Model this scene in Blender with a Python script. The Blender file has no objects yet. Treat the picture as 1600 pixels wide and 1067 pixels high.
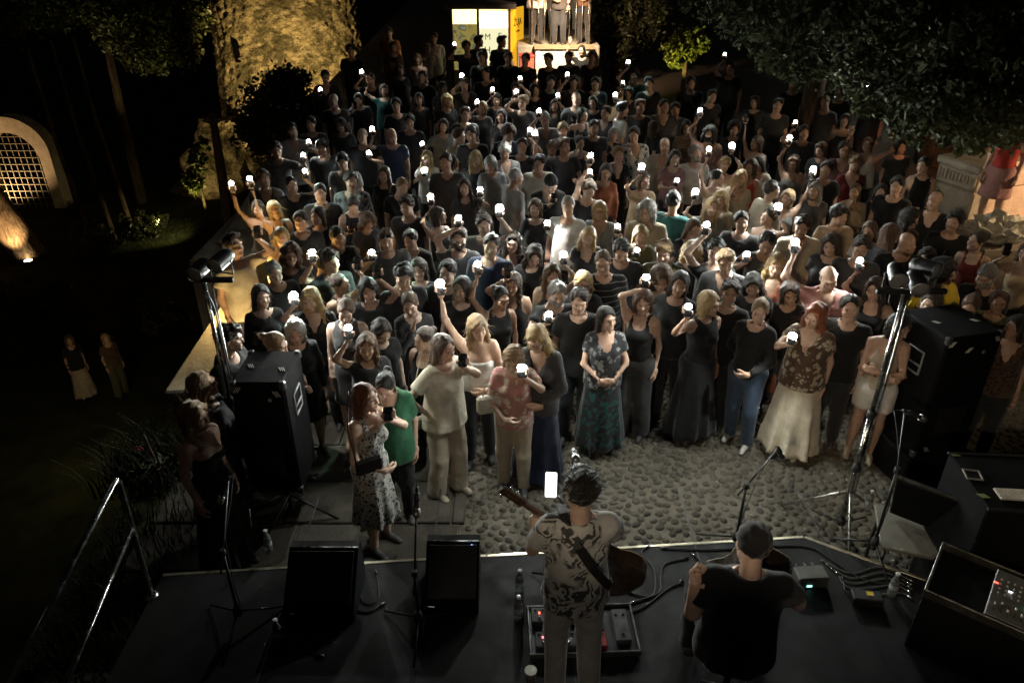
import bpy, math, random
import numpy as np
from mathutils import Vector, Matrix

# ------------------------------------------------------------------ camera, sky, light, exposure
SC = bpy.context.scene
COL = SC.collection
R = math.radians
CAM_Z, PITCH, F = 4.75, R(28.9), 1177.0
cam = bpy.data.cameras.new('camera'); cam_o = bpy.data.objects.new('camera', cam); COL.objects.link(cam_o)
cam.sensor_width = 36.0; cam.lens = 36.0 * F / 1600.0; cam.clip_start = 0.05; cam.clip_end = 400
cam_o.location = (0, 0, CAM_Z); cam_o.rotation_euler = (math.pi / 2 - PITCH, 0, 0)
SC.camera = cam_o

world = bpy.data.worlds.new('World'); SC.world = world; world.use_nodes = True
wn = world.node_tree.nodes; wl = world.node_tree.links
sky = wn.new('ShaderNodeTexSky'); sky.sky_type = 'NISHITA'; sky.sun_disc = False
sky.sun_elevation = R(1.0); sky.sun_rotation = R(200)
wl.new(sky.outputs[0], wn['Background'].inputs[0]); wn['Background'].inputs[1].default_value = 0.0032

sun = bpy.data.lights.new('moon', 'SUN'); sun.energy = 0.012; sun.angle = R(0.5); sun.color = (.8, .88, 1)
sun_o = bpy.data.objects.new('moon', sun); COL.objects.link(sun_o); sun_o.rotation_euler = (R(35), 0, R(200))

def lamp(name, kind, loc, energy, color, target=None, size=.1, spot=None, blend=.4, parent=None):
    l = bpy.data.lights.new(name, kind); l.energy = energy; l.color = color
    if kind in ('POINT', 'SPOT'): l.shadow_soft_size = size
    if kind == 'SPOT': l.spot_size = R(spot); l.spot_blend = blend
    if kind == 'AREA': l.size = size
    o = bpy.data.objects.new(name, l); COL.objects.link(o); o.location = loc
    if target is not None:
        d = Vector(target) - Vector(loc)
        o.rotation_euler = d.to_track_quat('-Z', 'Y').to_euler()
    if parent: o.parent = parent
    return o
# the stage lamps behind and above the photographer that light the crowd and the cobbles, plus two added fills
for k, (az, en) in enumerate(((4, 150), (21, 330), (37, 420), (51, 260))):   # a bar of four warm stage lamps, tilted over the musicians' heads
    el = R(22.5); o_ = Vector((-1.25, -1.7, 5.15)); d_ = Vector((math.sin(R(az)) * math.cos(el), math.cos(R(az)) * math.cos(el), -math.sin(el)))
    lamp('stage_key_lamp', 'SPOT', o_ + Vector((.22 * k - .3, 0, 0)), en, (1, .80, .56), o_ + d_ * 8, .05, 28, .45)
WASH = lamp('added_crowd_wash', 'SPOT', (-4.6, .6, 4.6), 8, (1, .80, .58), (1.4, 8.6, 1.0), .1, 60, .9)  # added warm side fill that models the crowd's faces
BACK = lamp('added_guitarist_fill', 'SPOT', (-.6, -1.6, 5.2), 62, (1, .88, .70), (.3, 3.2, 1.05), .05, 18, .5)  # added narrow fill that lifts the guitarist's back and trousers
FILL = lamp('stage_cool_lamp', 'SPOT', (3.9, -1.6, 5.4), 36, (.5, .75, 1), (.6, 8.0, .6), .12, 44, .9)

vs = SC.view_settings
vs.view_transform = 'Standard'; vs.look = 'None'; vs.gamma = 1; vs.exposure = 0.0; vs.use_curve_mapping = False
SC.cycles.max_bounces = 5; SC.cycles.diffuse_bounces = 2; SC.cycles.glossy_bounces = 2
SC.cycles.transmission_bounces = 4; SC.cycles.volume_bounces = 0; SC.cycles.transparent_max_bounces = 6
SC.cycles.sample_clamp_indirect = 2.0; SC.cycles.sample_clamp_direct = 0
SC.cycles.caustics_reflective = False; SC.cycles.caustics_refractive = False
SC.cycles.use_denoising = True
SC.cycles.use_light_tree = True

# ------------------------------------------------------------------ pixels to places
ST, CT = math.sin(PITCH), math.cos(PITCH)
def ray(px, py):
    u, v = (px - 800) / F, -(py - 533.5) / F
    return Vector((u, CT + v * ST, -ST + v * CT))
EYE = [CAM_Z]
def at_z(px, py, z):
    d = ray(px, py); t = (z - EYE[0]) / d.z
    return Vector((0, 0, EYE[0])) + d * t
def at_y(px, py, Y):
    d = ray(px, py)
    return Vector((0, 0, EYE[0])) + d * (Y / d.y)
def pix(p):
    x, y, z = p[0], p[1], p[2] - EYE[0]
    dep = y * CT - z * ST
    return 800 + F * x / dep, 533.5 - F * (y * ST + z * CT) / dep
UNIT = 1.105      # the square was laid out in units of 1.105 m (eye at 4.3 units)
def g0(Y): return 0.75 * min(1.0, max(0.0, (Y - 11.5) / 5.0)) + 0.03 * max(0.0, Y - 16.5)
def gz(Y): return UNIT * g0(Y / UNIT)
STAGE_Z = 0.60

# ------------------------------------------------------------------ mesh helpers
def mesh_np(name, V, Fc, mats=(), mi=None, smooth=True, tris=None):
    V = np.asarray(V, np.float32); Fc = np.asarray(Fc, np.int32)
    me = bpy.data.meshes.new(name)
    n, k = Fc.shape; nt = 0 if tris is None else len(tris)
    vi = Fc.ravel(); ls = np.arange(0, n * k, k, dtype=np.int32); lt = np.full(n, k, np.int32)
    if nt:
        vi = np.concatenate([vi, np.asarray(tris, np.int32).ravel()]); ls = np.concatenate([ls, n * k + 3 * np.arange(nt, dtype=np.int32)]); lt = np.concatenate([lt, np.full(nt, 3, np.int32)])
    me.vertices.add(len(V)); me.vertices.foreach_set('co', V.ravel())
    me.loops.add(len(vi)); me.loops.foreach_set('vertex_index', vi.astype(np.int32))
    me.polygons.add(n + nt); me.polygons.foreach_set('loop_start', ls); me.polygons.foreach_set('loop_total', lt)
    for m in mats: me.materials.append(m)
    if mi is not None:
        mi = np.asarray(mi, np.int32)
        if nt: mi = np.concatenate([mi, np.zeros(nt, np.int32)])
        me.polygons.foreach_set('material_index', mi)
    me.polygons.foreach_set('use_smooth', np.full(n + nt, smooth, bool))
    me.update(calc_edges=True)
    return me
def link(name, me, parent=None, loc=None, rot=None):
    o = bpy.data.objects.new(name, me); COL.objects.link(o)
    if parent is not None: o.parent = parent
    if loc is not None: o.location = loc
    if rot is not None: o.rotation_euler = rot
    return o
def tag(o, label=None, cat=None, group=None, kind=None):
    if label: o['label'] = label
    if cat: o['category'] = cat
    if group: o['group'] = group
    if kind: o['kind'] = kind
    return o
def thing(name, label, cat, loc=(0, 0, 0), rz=0, group=None):
    o = bpy.data.objects.new(name, None); COL.objects.link(o)
    o.empty_display_size = .1; o.location = loc; o.rotation_euler = (0, 0, rz)
    return tag(o, label, cat, group)

class MB:
    """collects boxes, tubes, lathes as ONE mesh (mixed ngons)"""
    def __init__(s): s.v = []; s.f = []; s.sm = []
    def add(s, vs, fs, smooth=False):
        b = len(s.v); s.v += [tuple(v) for v in vs]
        s.f += [tuple(i + b for i in f) for f in fs]; s.sm += [smooth] * len(fs); return s
    def box(s, c, d, rot=None, bev=0.0):
        hx, hy, hz = d[0] / 2, d[1] / 2, d[2] / 2
        b = min(bev, hx * .9, hy * .9, hz * .9)
        M = rot if rot is not None else Matrix.Identity(3); c = Vector(c)
        if b <= 0:
            vs = [Vector((x * hx, y * hy, z * hz)) for x in (-1, 1) for y in (-1, 1) for z in (-1, 1)]
            fs = [(0, 1, 3, 2), (4, 6, 7, 5), (0, 4, 5, 1), (2, 3, 7, 6), (0, 2, 6, 4), (1, 5, 7, 3)]
            return s.add([c + M @ v for v in vs], fs)
        vs = []; idx = {}
        for x in (-1, 1):
            for y in (-1, 1):
                for z in (-1, 1):
                    for a in range(3):
                        p = [x * (hx - b), y * (hy - b), z * (hz - b)]
                        p[a] = (x, y, z)[a] * (hx, hy, hz)[a]
                        idx[(x, y, z, a)] = len(vs); vs.append(Vector(p))
        fs = []
        for a in range(3):
            for sg in (-1, 1):
                o1, o2 = (a + 1) % 3, (a + 2) % 3
                q = []
                for (u, w) in ((-1, -1), (1, -1), (1, 1), (-1, 1)):
                    k = [0, 0, 0]; k[a] = sg; k[o1] = u; k[o2] = w
                    q.append(idx[(*k, a)])
                fs.append(tuple(q if sg > 0 else q[::-1]))
        for a in range(3):
            o1, o2 = (a + 1) % 3, (a + 2) % 3
            for u in (-1, 1):
                for w in (-1, 1):
                    k1 = [0, 0, 0]; k2 = [0, 0, 0]; k1[a] = -1; k2[a] = 1
                    k1[o1] = k2[o1] = u; k1[o2] = k2[o2] = w
                    q = (idx[(*k1, o1)], idx[(*k2, o1)], idx[(*k2, o2)], idx[(*k1, o2)])
                    fs.append(q if u * w < 0 else q[::-1])
        for x in (-1, 1):
            for y in (-1, 1):
                for z in (-1, 1):
                    t = tuple(idx[(x, y, z, a)] for a in range(3))
                    fs.append(t if x * y * z > 0 else t[::-1])
        return s.add([c + M @ v for v in vs], fs)
    def tube(s, pts, r, n=8, cap=True):
        pts = [Vector(p) for p in pts]; rs = r if isinstance(r, (list, tuple)) else [r] * len(pts)
        vs = []; fs = []; prev = None
        for i, p in enumerate(pts):
            t = (pts[min(i + 1, len(pts) - 1)] - pts[max(i - 1, 0)])
            t = t.normalized() if t.length > 1e-9 else Vector((0, 0, 1))
            if prev is None:
                a = Vector((0, 0, 1)) if abs(t.z) < .9 else Vector((1, 0, 0))
                u = t.cross(a).normalized()
            else:
                u = (prev - t * prev.dot(t)).normalized()
            prev = u; w = t.cross(u)
            for k in range(n):
                an = 2 * math.pi * k / n
                vs.append(p + (u * math.cos(an) + w * math.sin(an)) * rs[i])
        for i in range(len(pts) - 1):
            for k in range(n):
                a, b = i * n + k, i * n + (k + 1) % n
                fs.append((a, b, b + n, a + n))
        s.add(vs, fs, True)
        if cap:
            m = len(s.v) - len(vs)
            s.f += [tuple(m + k for k in range(n))[::-1], tuple(m + len(vs) - n + k for k in range(n))]; s.sm += [False, False]
        return s
    def lathe(s, c, prof, n=16, axis=(0, 0, 1), cap=True):
        ax = Vector(axis).normalized()
        a = Vector((0, 0, 1)) if abs(ax.z) < .9 else Vector((1, 0, 0))
        u = ax.cross(a).normalized(); w = ax.cross(u); c = Vector(c); vs = []; fs = []
        for (r, h) in prof:
            for k in range(n):
                an = 2 * math.pi * k / n
                vs.append(c + ax * h + (u * math.cos(an) + w * math.sin(an)) * r)
        for i in range(len(prof) - 1):
            for k in range(n):
                p, q = i * n + k, i * n + (k + 1) % n
                fs.append((p, q, q + n, p + n))
        m = len(s.v); s.add(vs, fs, True)
        if cap:
            s.f += [tuple(m + k for k in range(n))[::-1], tuple(m + len(vs) - n + k for k in range(n))]; s.sm += [False, False]
        return s
    def build(s, name, mat, parent=None, loc=None, rot=None):
        me = bpy.data.meshes.new(name); me.from_pydata(s.v, [], s.f)
        me.polygons.foreach_set('use_smooth', s.sm)
        if mat: me.materials.append(mat)
        me.update()
        return link(name, me, parent, loc, rot)

def copy_tree(o, parent=None):
    c = o.copy(); COL.objects.link(c); c.parent = parent
    for ch in o.children: copy_tree(ch, c)
    return c

# ------------------------------------------------------------------ materials
MATS = {}
class NT:
    def __init__(s, name):
        s.m = bpy.data.materials.new(name); s.m.use_nodes = True
        s.n = s.m.node_tree.nodes; s.l = s.m.node_tree.links; s.b = s.n['Principled BSDF']
    def node(s, t, **kw):
        n = s.n.new('ShaderNode' + t)
        for k, v in kw.items(): setattr(n, k, v)
        return n
    def co(s, scale=(1, 1, 1), kind='Object', rot=(0, 0, 0)):
        t = s.node('TexCoord'); mp = s.node('Mapping'); mp.inputs['Scale'].default_value = scale; mp.inputs['Rotation'].default_value = rot
        s.l.new(t.outputs[kind], mp.inputs[0]); return mp.outputs[0]
    def noise(s, co, scale=5, detail=4, rough=.6):
        n = s.node('TexNoise'); n.inputs['Scale'].default_value = scale; n.inputs['Detail'].default_value = detail
        n.inputs['Roughness'].default_value = rough; s.l.new(co, n.inputs['Vector']); return n.outputs[0]
    def ramp(s, fac, stops, interp='LINEAR'):
        r = s.node('ValToRGB'); r.color_ramp.interpolation = interp; e = r.color_ramp.elements
        while len(e) < len(stops): e.new(.5)
        for i, (p, c) in enumerate(stops):
            e[i].position = p; e[i].color = (*c, 1) if len(c) == 3 else c
        s.l.new(fac, r.inputs[0]); return r.outputs[0]
    def mix(s, fac, a, b, mode='MIX'):
        n = s.node('MixRGB', blend_type=mode)
        for i, x in enumerate((fac, a, b)):
            if isinstance(x, (int, float)): n.inputs[i].default_value = x
            elif isinstance(x, (tuple, list)): n.inputs[i].default_value = (*x, 1)
            else: s.l.new(x, n.inputs[i])
        return n.outputs[0]
    def bump(s, h, strength=.3, dist=.01):
        b = s.node('Bump'); b.inputs['Strength'].default_value = strength; b.inputs['Distance'].default_value = dist
        s.l.new(h, b.inputs['Height']); s.l.new(b.outputs[0], s.b.inputs['Normal']); return s
    def set(s, col=None, rough=None, metal=None, spec=None, emit=None, es=0, trans=None, ior=None, alpha=None):
        B = s.b.inputs
        if col is not None:
            if isinstance(col, (tuple, list)): B['Base Color'].default_value = (*col, 1)
            else: s.l.new(col, B['Base Color'])
        if rough is not None:
            if isinstance(rough, (int, float)): B['Roughness'].default_value = rough
            else: s.l.new(rough, B['Roughness'])
        if metal is not None: B['Metallic'].default_value = metal
        if spec is not None: B['Specular IOR Level'].default_value = spec
        if emit is not None: B['Emission Color'].default_value = (*emit, 1); B['Emission Strength'].default_value = es
        if trans is not None: B['Transmission Weight'].default_value = trans
        if ior is not None: B['IOR'].default_value = ior
        return s
def cached(fn):
    def w(*a):
        k = (fn.__name__,) + a
        if k not in MATS: MATS[k] = fn(*a)
        return MATS[k]
    return w
def v3(c, k): return tuple(min(1, x * k) for x in c)

@cached
def m_skin(c):
    t = NT('skin'); co = t.co()
    n = t.noise(co, 28, 4)
    t.set(t.ramp(n, [(.3, v3(c, .82)), (.7, v3(c, 1.12))]), .48, spec=.45)
    t.b.inputs['Subsurface Weight'].default_value = 0.0
    return t.bump(t.noise(co, 320, 2), .08, .002).m
@cached
def m_hair(c):
    t = NT('hair'); co = t.co((150, 150, 9)); n = t.noise(co, 1.0, 3)
    t.set(t.ramp(n, [(.3, v3(c, .45)), (.55, c), (.75, v3(c, 1.6))]), .5, spec=.3)
    t.b.inputs['Sheen Weight'].default_value = .3; t.b.inputs['Sheen Roughness'].default_value = .35
    return t.bump(n, .9, .012).m
@cached
def m_plain(name, c, rough=.5, metal=0.0, spec=.5):
    t = NT(name); co = t.co(); n = t.noise(co, 14, 5)
    t.set(t.ramp(n, [(.3, v3(c, .75)), (.7, v3(c, 1.2))]), t.ramp(n, [(.3, (max(0, rough - .1),) * 3), (.7, (min(1, rough + .12),) * 3)]), metal, spec)
    return t.bump(t.noise(co, 90, 3), .1, .003).m
@cached
def m_emit(name, c, e):
    t = NT(name); t.set((.02, .02, .02), .5, emit=c, es=e)
    t.m.cycles.emission_sampling = 'NONE'
    return t.m
@cached
def m_cloth(c, pat, c2=(.02, .02, .02)):
    t = NT('fabric'); co = t.co()
    base = t.ramp(t.noise(co, 11, 5), [(.3, v3(c, .8)), (.7, v3(c, 1.15))])
    if pat == 'stripe':
        w = t.node('TexWave', wave_type='BANDS', bands_direction='Z'); w.inputs['Scale'].default_value = 13
        w.inputs['Distortion'].default_value = .6; w.inputs['Detail'].default_value = 1; t.l.new(co, w.inputs['Vector'])
        base = t.mix(t.ramp(w.outputs['Color'], [(.5, (0, 0, 0)), (.58, (1, 1, 1))]), base, c2)
    elif pat == 'thin':
        w = t.node('TexWave', wave_type='BANDS', bands_direction='Z'); w.inputs['Scale'].default_value = 5
        w.inputs['Distortion'].default_value = 2.5; w.inputs['Detail'].default_value = 2; t.l.new(co, w.inputs['Vector'])
        base = t.mix(t.ramp(w.outputs['Color'], [(.93, (0, 0, 0)), (.97, (1, 1, 1))]), base, c2)
    elif pat in ('floral', 'small'):
        sc = 16 if pat == 'floral' else 34
        v = t.node('TexVoronoi', feature='F1'); v.inputs['Scale'].default_value = sc
        nz = t.noise(co, 20, 3); mx = t.mix(.12, co, nz, 'ADD'); t.l.new(mx, v.inputs['Vector'])
        base = t.mix(t.ramp(v.outputs['Distance'], [(.36, (1, 1, 1)), (.46, (0, 0, 0))]), base, c2)
    elif pat == 'leaf':
        w = t.node('TexWave', wave_type='BANDS', bands_direction='DIAGONAL'); w.inputs['Scale'].default_value = 9
        w.inputs['Distortion'].default_value = 14; w.inputs['Detail'].default_value = 2.5; w.inputs['Detail Scale'].default_value = 1.4
        t.l.new(co, w.inputs['Vector'])
        big = t.ramp(t.noise(co, 6, 2), [(.42, (0, 0, 0)), (.5, (1, 1, 1))])
        f = t.mix(1, t.ramp(w.outputs['Color'], [(.4, (0, 0, 0)), (.55, (1, 1, 1))]), big, 'MULTIPLY')
        base = t.mix(f, base, c2)
    t.set(base, .85, spec=.25)
    t.b.inputs['Sheen Weight'].default_value = .2; t.b.inputs['Sheen Roughness'].default_value = .4
    h = t.mix(.25, t.noise(co, 16, 4), t.noise(co, 260, 2))
    return t.bump(h, .55, .02).m
# ------------------------------------------------------------------ figures: implicit surfaces, polygonised
f32 = np.float32
def smin(a, b, k):
    if k <= 0: return np.minimum(a, b)
    h = np.maximum(k - np.abs(a - b), 0) / k
    return np.minimum(a, b) - h * h * (k * .25)
class Grid:
    def __init__(s, lo, hi, vox):
        s.vox = vox; s.lo = np.array(lo, float)
        s.n = np.maximum(2, np.ceil((np.array(hi) - s.lo) / vox).astype(int) + 1)
        s.ax = [(s.lo[i] + vox * np.arange(s.n[i])).astype(f32) for i in range(3)]
        s.g = {}
    def arr(s, name):
        if name not in s.g: s.g[name] = np.full(tuple(s.n), .3, f32)
        return s.g[name]
    def sl(s, lo, hi, m):
        out = []
        for i in range(3):
            a = int(max(0, math.floor((lo[i] - m - s.lo[i]) / s.vox))); b = int(min(s.n[i], math.ceil((hi[i] + m - s.lo[i]) / s.vox) + 1))
            if b <= a: return None
            out.append(slice(a, b))
        return tuple(out)
    def xyz(s, sl):
        return (s.ax[0][sl[0]][:, None, None], s.ax[1][sl[1]][None, :, None], s.ax[2][sl[2]][None, None, :])
    def put(s, name, sl, d, k):
        A = s.arr(name); A[sl] = smin(A[sl], d, k)
    def cap(s, name, a, b, r1, r2, k=.03, cut=None, sy=1.0, m=.07):
        a = np.array(a, float); b = np.array(b, float); r = max(r1, r2)
        sl = s.sl(np.minimum(a, b) - r, np.maximum(a, b) + r, m)
        if sl is None: return
        X, Y, Z = s.xyz(sl); ba = b - a; L = max(1e-9, ba @ ba)
        px, py, pz = X - f32(a[0]), Y - f32(a[1]), Z - f32(a[2])
        t = np.clip((px * f32(ba[0]) + py * f32(ba[1]) + pz * f32(ba[2])) / f32(L), 0, 1)
        d = np.sqrt((px - t * f32(ba[0])) ** 2 + ((py - t * f32(ba[1])) * f32(sy)) ** 2 + (pz - t * f32(ba[2])) ** 2) - (f32(r1) + f32(r2 - r1) * t)
        if cut is not None:   # plane (point, normal): keep the side against the normal
            p, n = cut; d = np.maximum(d, (X - f32(p[0])) * f32(n[0]) + (Y - f32(p[1])) * f32(n[1]) + (Z - f32(p[2])) * f32(n[2]))
        s.put(name, sl, d, k)
    def ell(s, name, c, r, k=.03, m=.07, neg=False):
        c = np.array(c, float); r = np.array(r, float); sl = s.sl(c - r, c + r, m)
        if sl is None: return
        X, Y, Z = s.xyz(sl)
        x, y, z = (X - f32(c[0])) / f32(r[0]), (Y - f32(c[1])) / f32(r[1]), (Z - f32(c[2])) / f32(r[2])
        k0 = np.sqrt(x * x + y * y + z * z) + f32(1e-6)
        k1 = np.sqrt((x / f32(r[0])) ** 2 + (y / f32(r[1])) ** 2 + (z / f32(r[2])) ** 2) + f32(1e-6)
        d = k0 * (k0 - 1) / k1
        if neg:
            A = s.arr(name); A[sl] = -smin(-A[sl], d, k)
        else: s.put(name, sl, d, k)
    def cone(s, name, z0, z1, r0, r1, c0=(0, 0), c1=(0, 0), folds=0, amp=0, k=0.0, ph=0.0):
        sl = s.sl((min(c0[0] - r0[0], c1[0] - r1[0]), min(c0[1] - r0[1], c1[1] - r1[1]), z0), (max(c0[0] + r0[0], c1[0] + r1[0]), max(c0[1] + r0[1], c1[1] + r1[1]), z1), .06)
        if sl is None: return
        X, Y, Z = s.xyz(sl); t = np.clip((Z - f32(z0)) / f32(z1 - z0), 0, 1)
        rx = f32(r0[0]) + f32(r1[0] - r0[0]) * t; ry = f32(r0[1]) + f32(r1[1] - r0[1]) * t
        x = X - (f32(c0[0]) + f32(c1[0] - c0[0]) * t); y = Y - (f32(c0[1]) + f32(c1[1] - c0[1]) * t)
        q = np.sqrt((x / rx) ** 2 + (y / ry) ** 2)
        if folds: q = q / (1 + f32(amp) * (1 - t) * (np.cos(np.arctan2(x, y) * folds + f32(ph)) + .5 * np.cos(np.arctan2(x, y) * (folds * 1.7) + 2 * f32(ph))))
        d = np.maximum((q - 1) * np.minimum(rx, ry), np.maximum(f32(z0) - Z, Z - f32(z1)))
        s.put(name, sl, d, k)
    def mesh(s, names):
        D = None
        for nme in names: D = s.arr(nme).copy() if D is None else np.minimum(D, s.arr(nme))
        D[0], D[-1], D[:, 0], D[:, -1], D[:, :, 0], D[:, :, -1] = .3, .3, .3, .3, .3, .3
        ins = D < 0
        c = [ins[i:ins.shape[0] - 1 + i, j:ins.shape[1] - 1 + j, k:ins.shape[2] - 1 + k] for i in (0, 1) for j in (0, 1) for k in (0, 1)]
        sm = np.zeros(c[0].shape, np.int8)
        for q in c: sm += q
        act = (sm > 0) & (sm < 8)
        I, J, K = np.nonzero(act); n = len(I)
        if n == 0: return np.zeros((0, 3)), np.zeros((0, 4), int), np.zeros(0, int)
        off = [(i, j, k) for i in (0, 1) for j in (0, 1) for k in (0, 1)]
        dv = np.stack([D[I + o[0], J + o[1], K + o[2]] for o in off], 1)
        P = np.zeros((n, 3)); W = np.zeros(n)
        for a in range(8):
            for b in range(a + 1, 8):
                df = [off[b][q] - off[a][q] for q in range(3)]
                if sum(abs(x) for x in df) != 1: continue
                da, db = dv[:, a], dv[:, b]; cr = (da < 0) != (db < 0)
                t = np.where(cr, da / np.where(da == db, 1, da - db), 0)
                for q in range(3): P[:, q] += np.where(cr, off[a][q] + t * df[q], 0)
                W += cr
        P = (P / W[:, None] + np.stack([I, J, K], 1)) * s.vox + s.lo
        if len(names) > 1:
            sums = np.stack([sum(s.arr(nm)[I + o[0], J + o[1], K + o[2]] for o in off) for nm in names], 1)
            lab = sums.argmin(1)
        else: lab = np.zeros(n, int)
        idx = np.full(act.shape, -1, np.int32); idx[I, J, K] = np.arange(n)
        quads = []
        for a in range(3):
            s0 = [slice(1, -1)] * 3; s0[a] = slice(0, -1); s1 = list(s0); s1[a] = slice(1, None)
            A, B = ins[tuple(s0)], ins[tuple(s1)]
            e = np.nonzero(A != B); fl = A[e]
            g = [x + (0 if q == a else 1) for q, x in enumerate(e)]
            o1, o2 = (a + 1) % 3, (a + 2) % 3
            def cell(u, w):
                h = list(g); h[o1] = h[o1] - u; h[o2] = h[o2] - w; return idx[tuple(h)]
            q4 = np.stack([cell(1, 1), cell(0, 1), cell(0, 0), cell(1, 0)], 1)
            q4[~fl] = q4[~fl][:, ::-1]
            quads.append(q4)
        Q = np.concatenate(quads); Q = Q[(Q >= 0).all(1)]
        return P, Q, lab
def wob(X, Y, Z, fr, rng):
    """smooth quasi-noise"""
    o = 0
    for i in range(4):
        d = rng.normal(size=3); d = d / np.linalg.norm(d) * fr * rng.uniform(.7, 1.5)
        o = o + np.sin(X * f32(d[0]) + Y * f32(d[1]) + Z * f32(d[2]) + f32(rng.uniform(0, 6.28)))
    return o * .3

# ---- heads (origin at eye level, facing -Y)
def head_template(vox, sex, mouth, beard):
    G = Grid((-.105, -.135, -.235), (.105, .14, .14), vox); m = sex == 'm'
    G.ell('skin', (0, .02, .03), (.076, .096, .088), .02)
    G.ell('skin', (0, -.028, -.035), (.060 if m else .057, .062, .086), .03)
    for sx in (-1, 1):
        G.cap('skin', (sx * (.047 if m else .041), .0, -.07), (sx * .012, -.072, -.1), .021, .018, .03)
        G.ell('skin', (sx * .04, -.06, -.036), (.024, .024, .024), .03)
        G.ell('skin', (sx * .077, .018, -.012), (.009, .018, .031), .008)
        G.cap('skin', (sx * .05, -.072, .02), (sx * .01, -.089, .019), .011, .012, .016)
    for sx in (-1, 1): G.ell('skin', (sx * .031, -.098, -.003), (.019, .02, .014), .012, neg=True)
    G.cap('skin', (0, -.086, .008), (0, -.107, -.034), .008, .0125, .012)
    for sx in (-1, 1): G.ell('skin', (sx * .012, -.096, -.039), (.009, .01, .008), .008)
    G.cap('skin', (0, .03, -.06), (0, .048, -.22), .054 if m else .046, .060 if m else .05, .03)
    if mouth:
        G.ell('skin', (0, -.092, -.072), (.021, .02, .012 if mouth == 1 else .008), .006, neg=True)
    for sx in (-1, 1):
        G.ell('eye', (sx * .031, -.0745, -.003), (.0135, .0125, .0105), 0)
        G.cap('brow', (sx * .048, -.078, .0235), (sx * .014, -.096, .0205), .0045, .0055, 0)
    if mouth:
        G.cap('lip', (-.02, -.088, -.061), (.02, -.088, -.061), .005, .005, 0)
        G.cap('lip', (-.018, -.088, -.084), (.018, -.088, -.084), .006, .006, 0)
        if mouth == 2: G.ell('eye2', (0, -.082, -.0715), (.02, .008, .006), 0)
    else:
        for sx in (-1, 1): G.cap('lip', (sx * .022, -.084, -.067), (0, -.0925, -.066), .0045, .0075, .004)
    names = ['skin', 'eye', 'lip', 'brow']
    if mouth == 2: names.append('eye2')
    if beard:
        sl = G.sl((-.07, -.12, -.125), (.07, .005, -.03), .01); X, Y, Z = G.xyz(sl)
        s0 = G.arr('skin')[sl]; rg = np.random.default_rng(3)
        d = s0 - f32(.008) - f32(.003) * wob(X, Y, Z, 220, rg)
        keep = np.maximum(Z + f32(.045) - f32(.55) * np.abs(X), Y - f32(.0))
        lips = f32(.017) - np.sqrt((X / 1.5) ** 2 + ((Z + f32(.068)) * 1.6) ** 2 + 0 * Y)
        b = np.maximum(np.maximum(d, keep), lips)
        G.put('brow', sl, b.astype(f32), 0)
    P, Q, L = G.mesh(names)
    ql = np.array([0, 1, 2, 3, 4])[L[Q]]
    fl = np.where((ql == ql[:, :1]).all(1), ql[:, 0], 0)
    for q in (1, 2, 3, 4): fl = np.where((ql == q).sum(1) >= 2, q, fl)
    fl = np.where(fl == 4, 4, fl)
    return P, Q, fl
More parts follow.
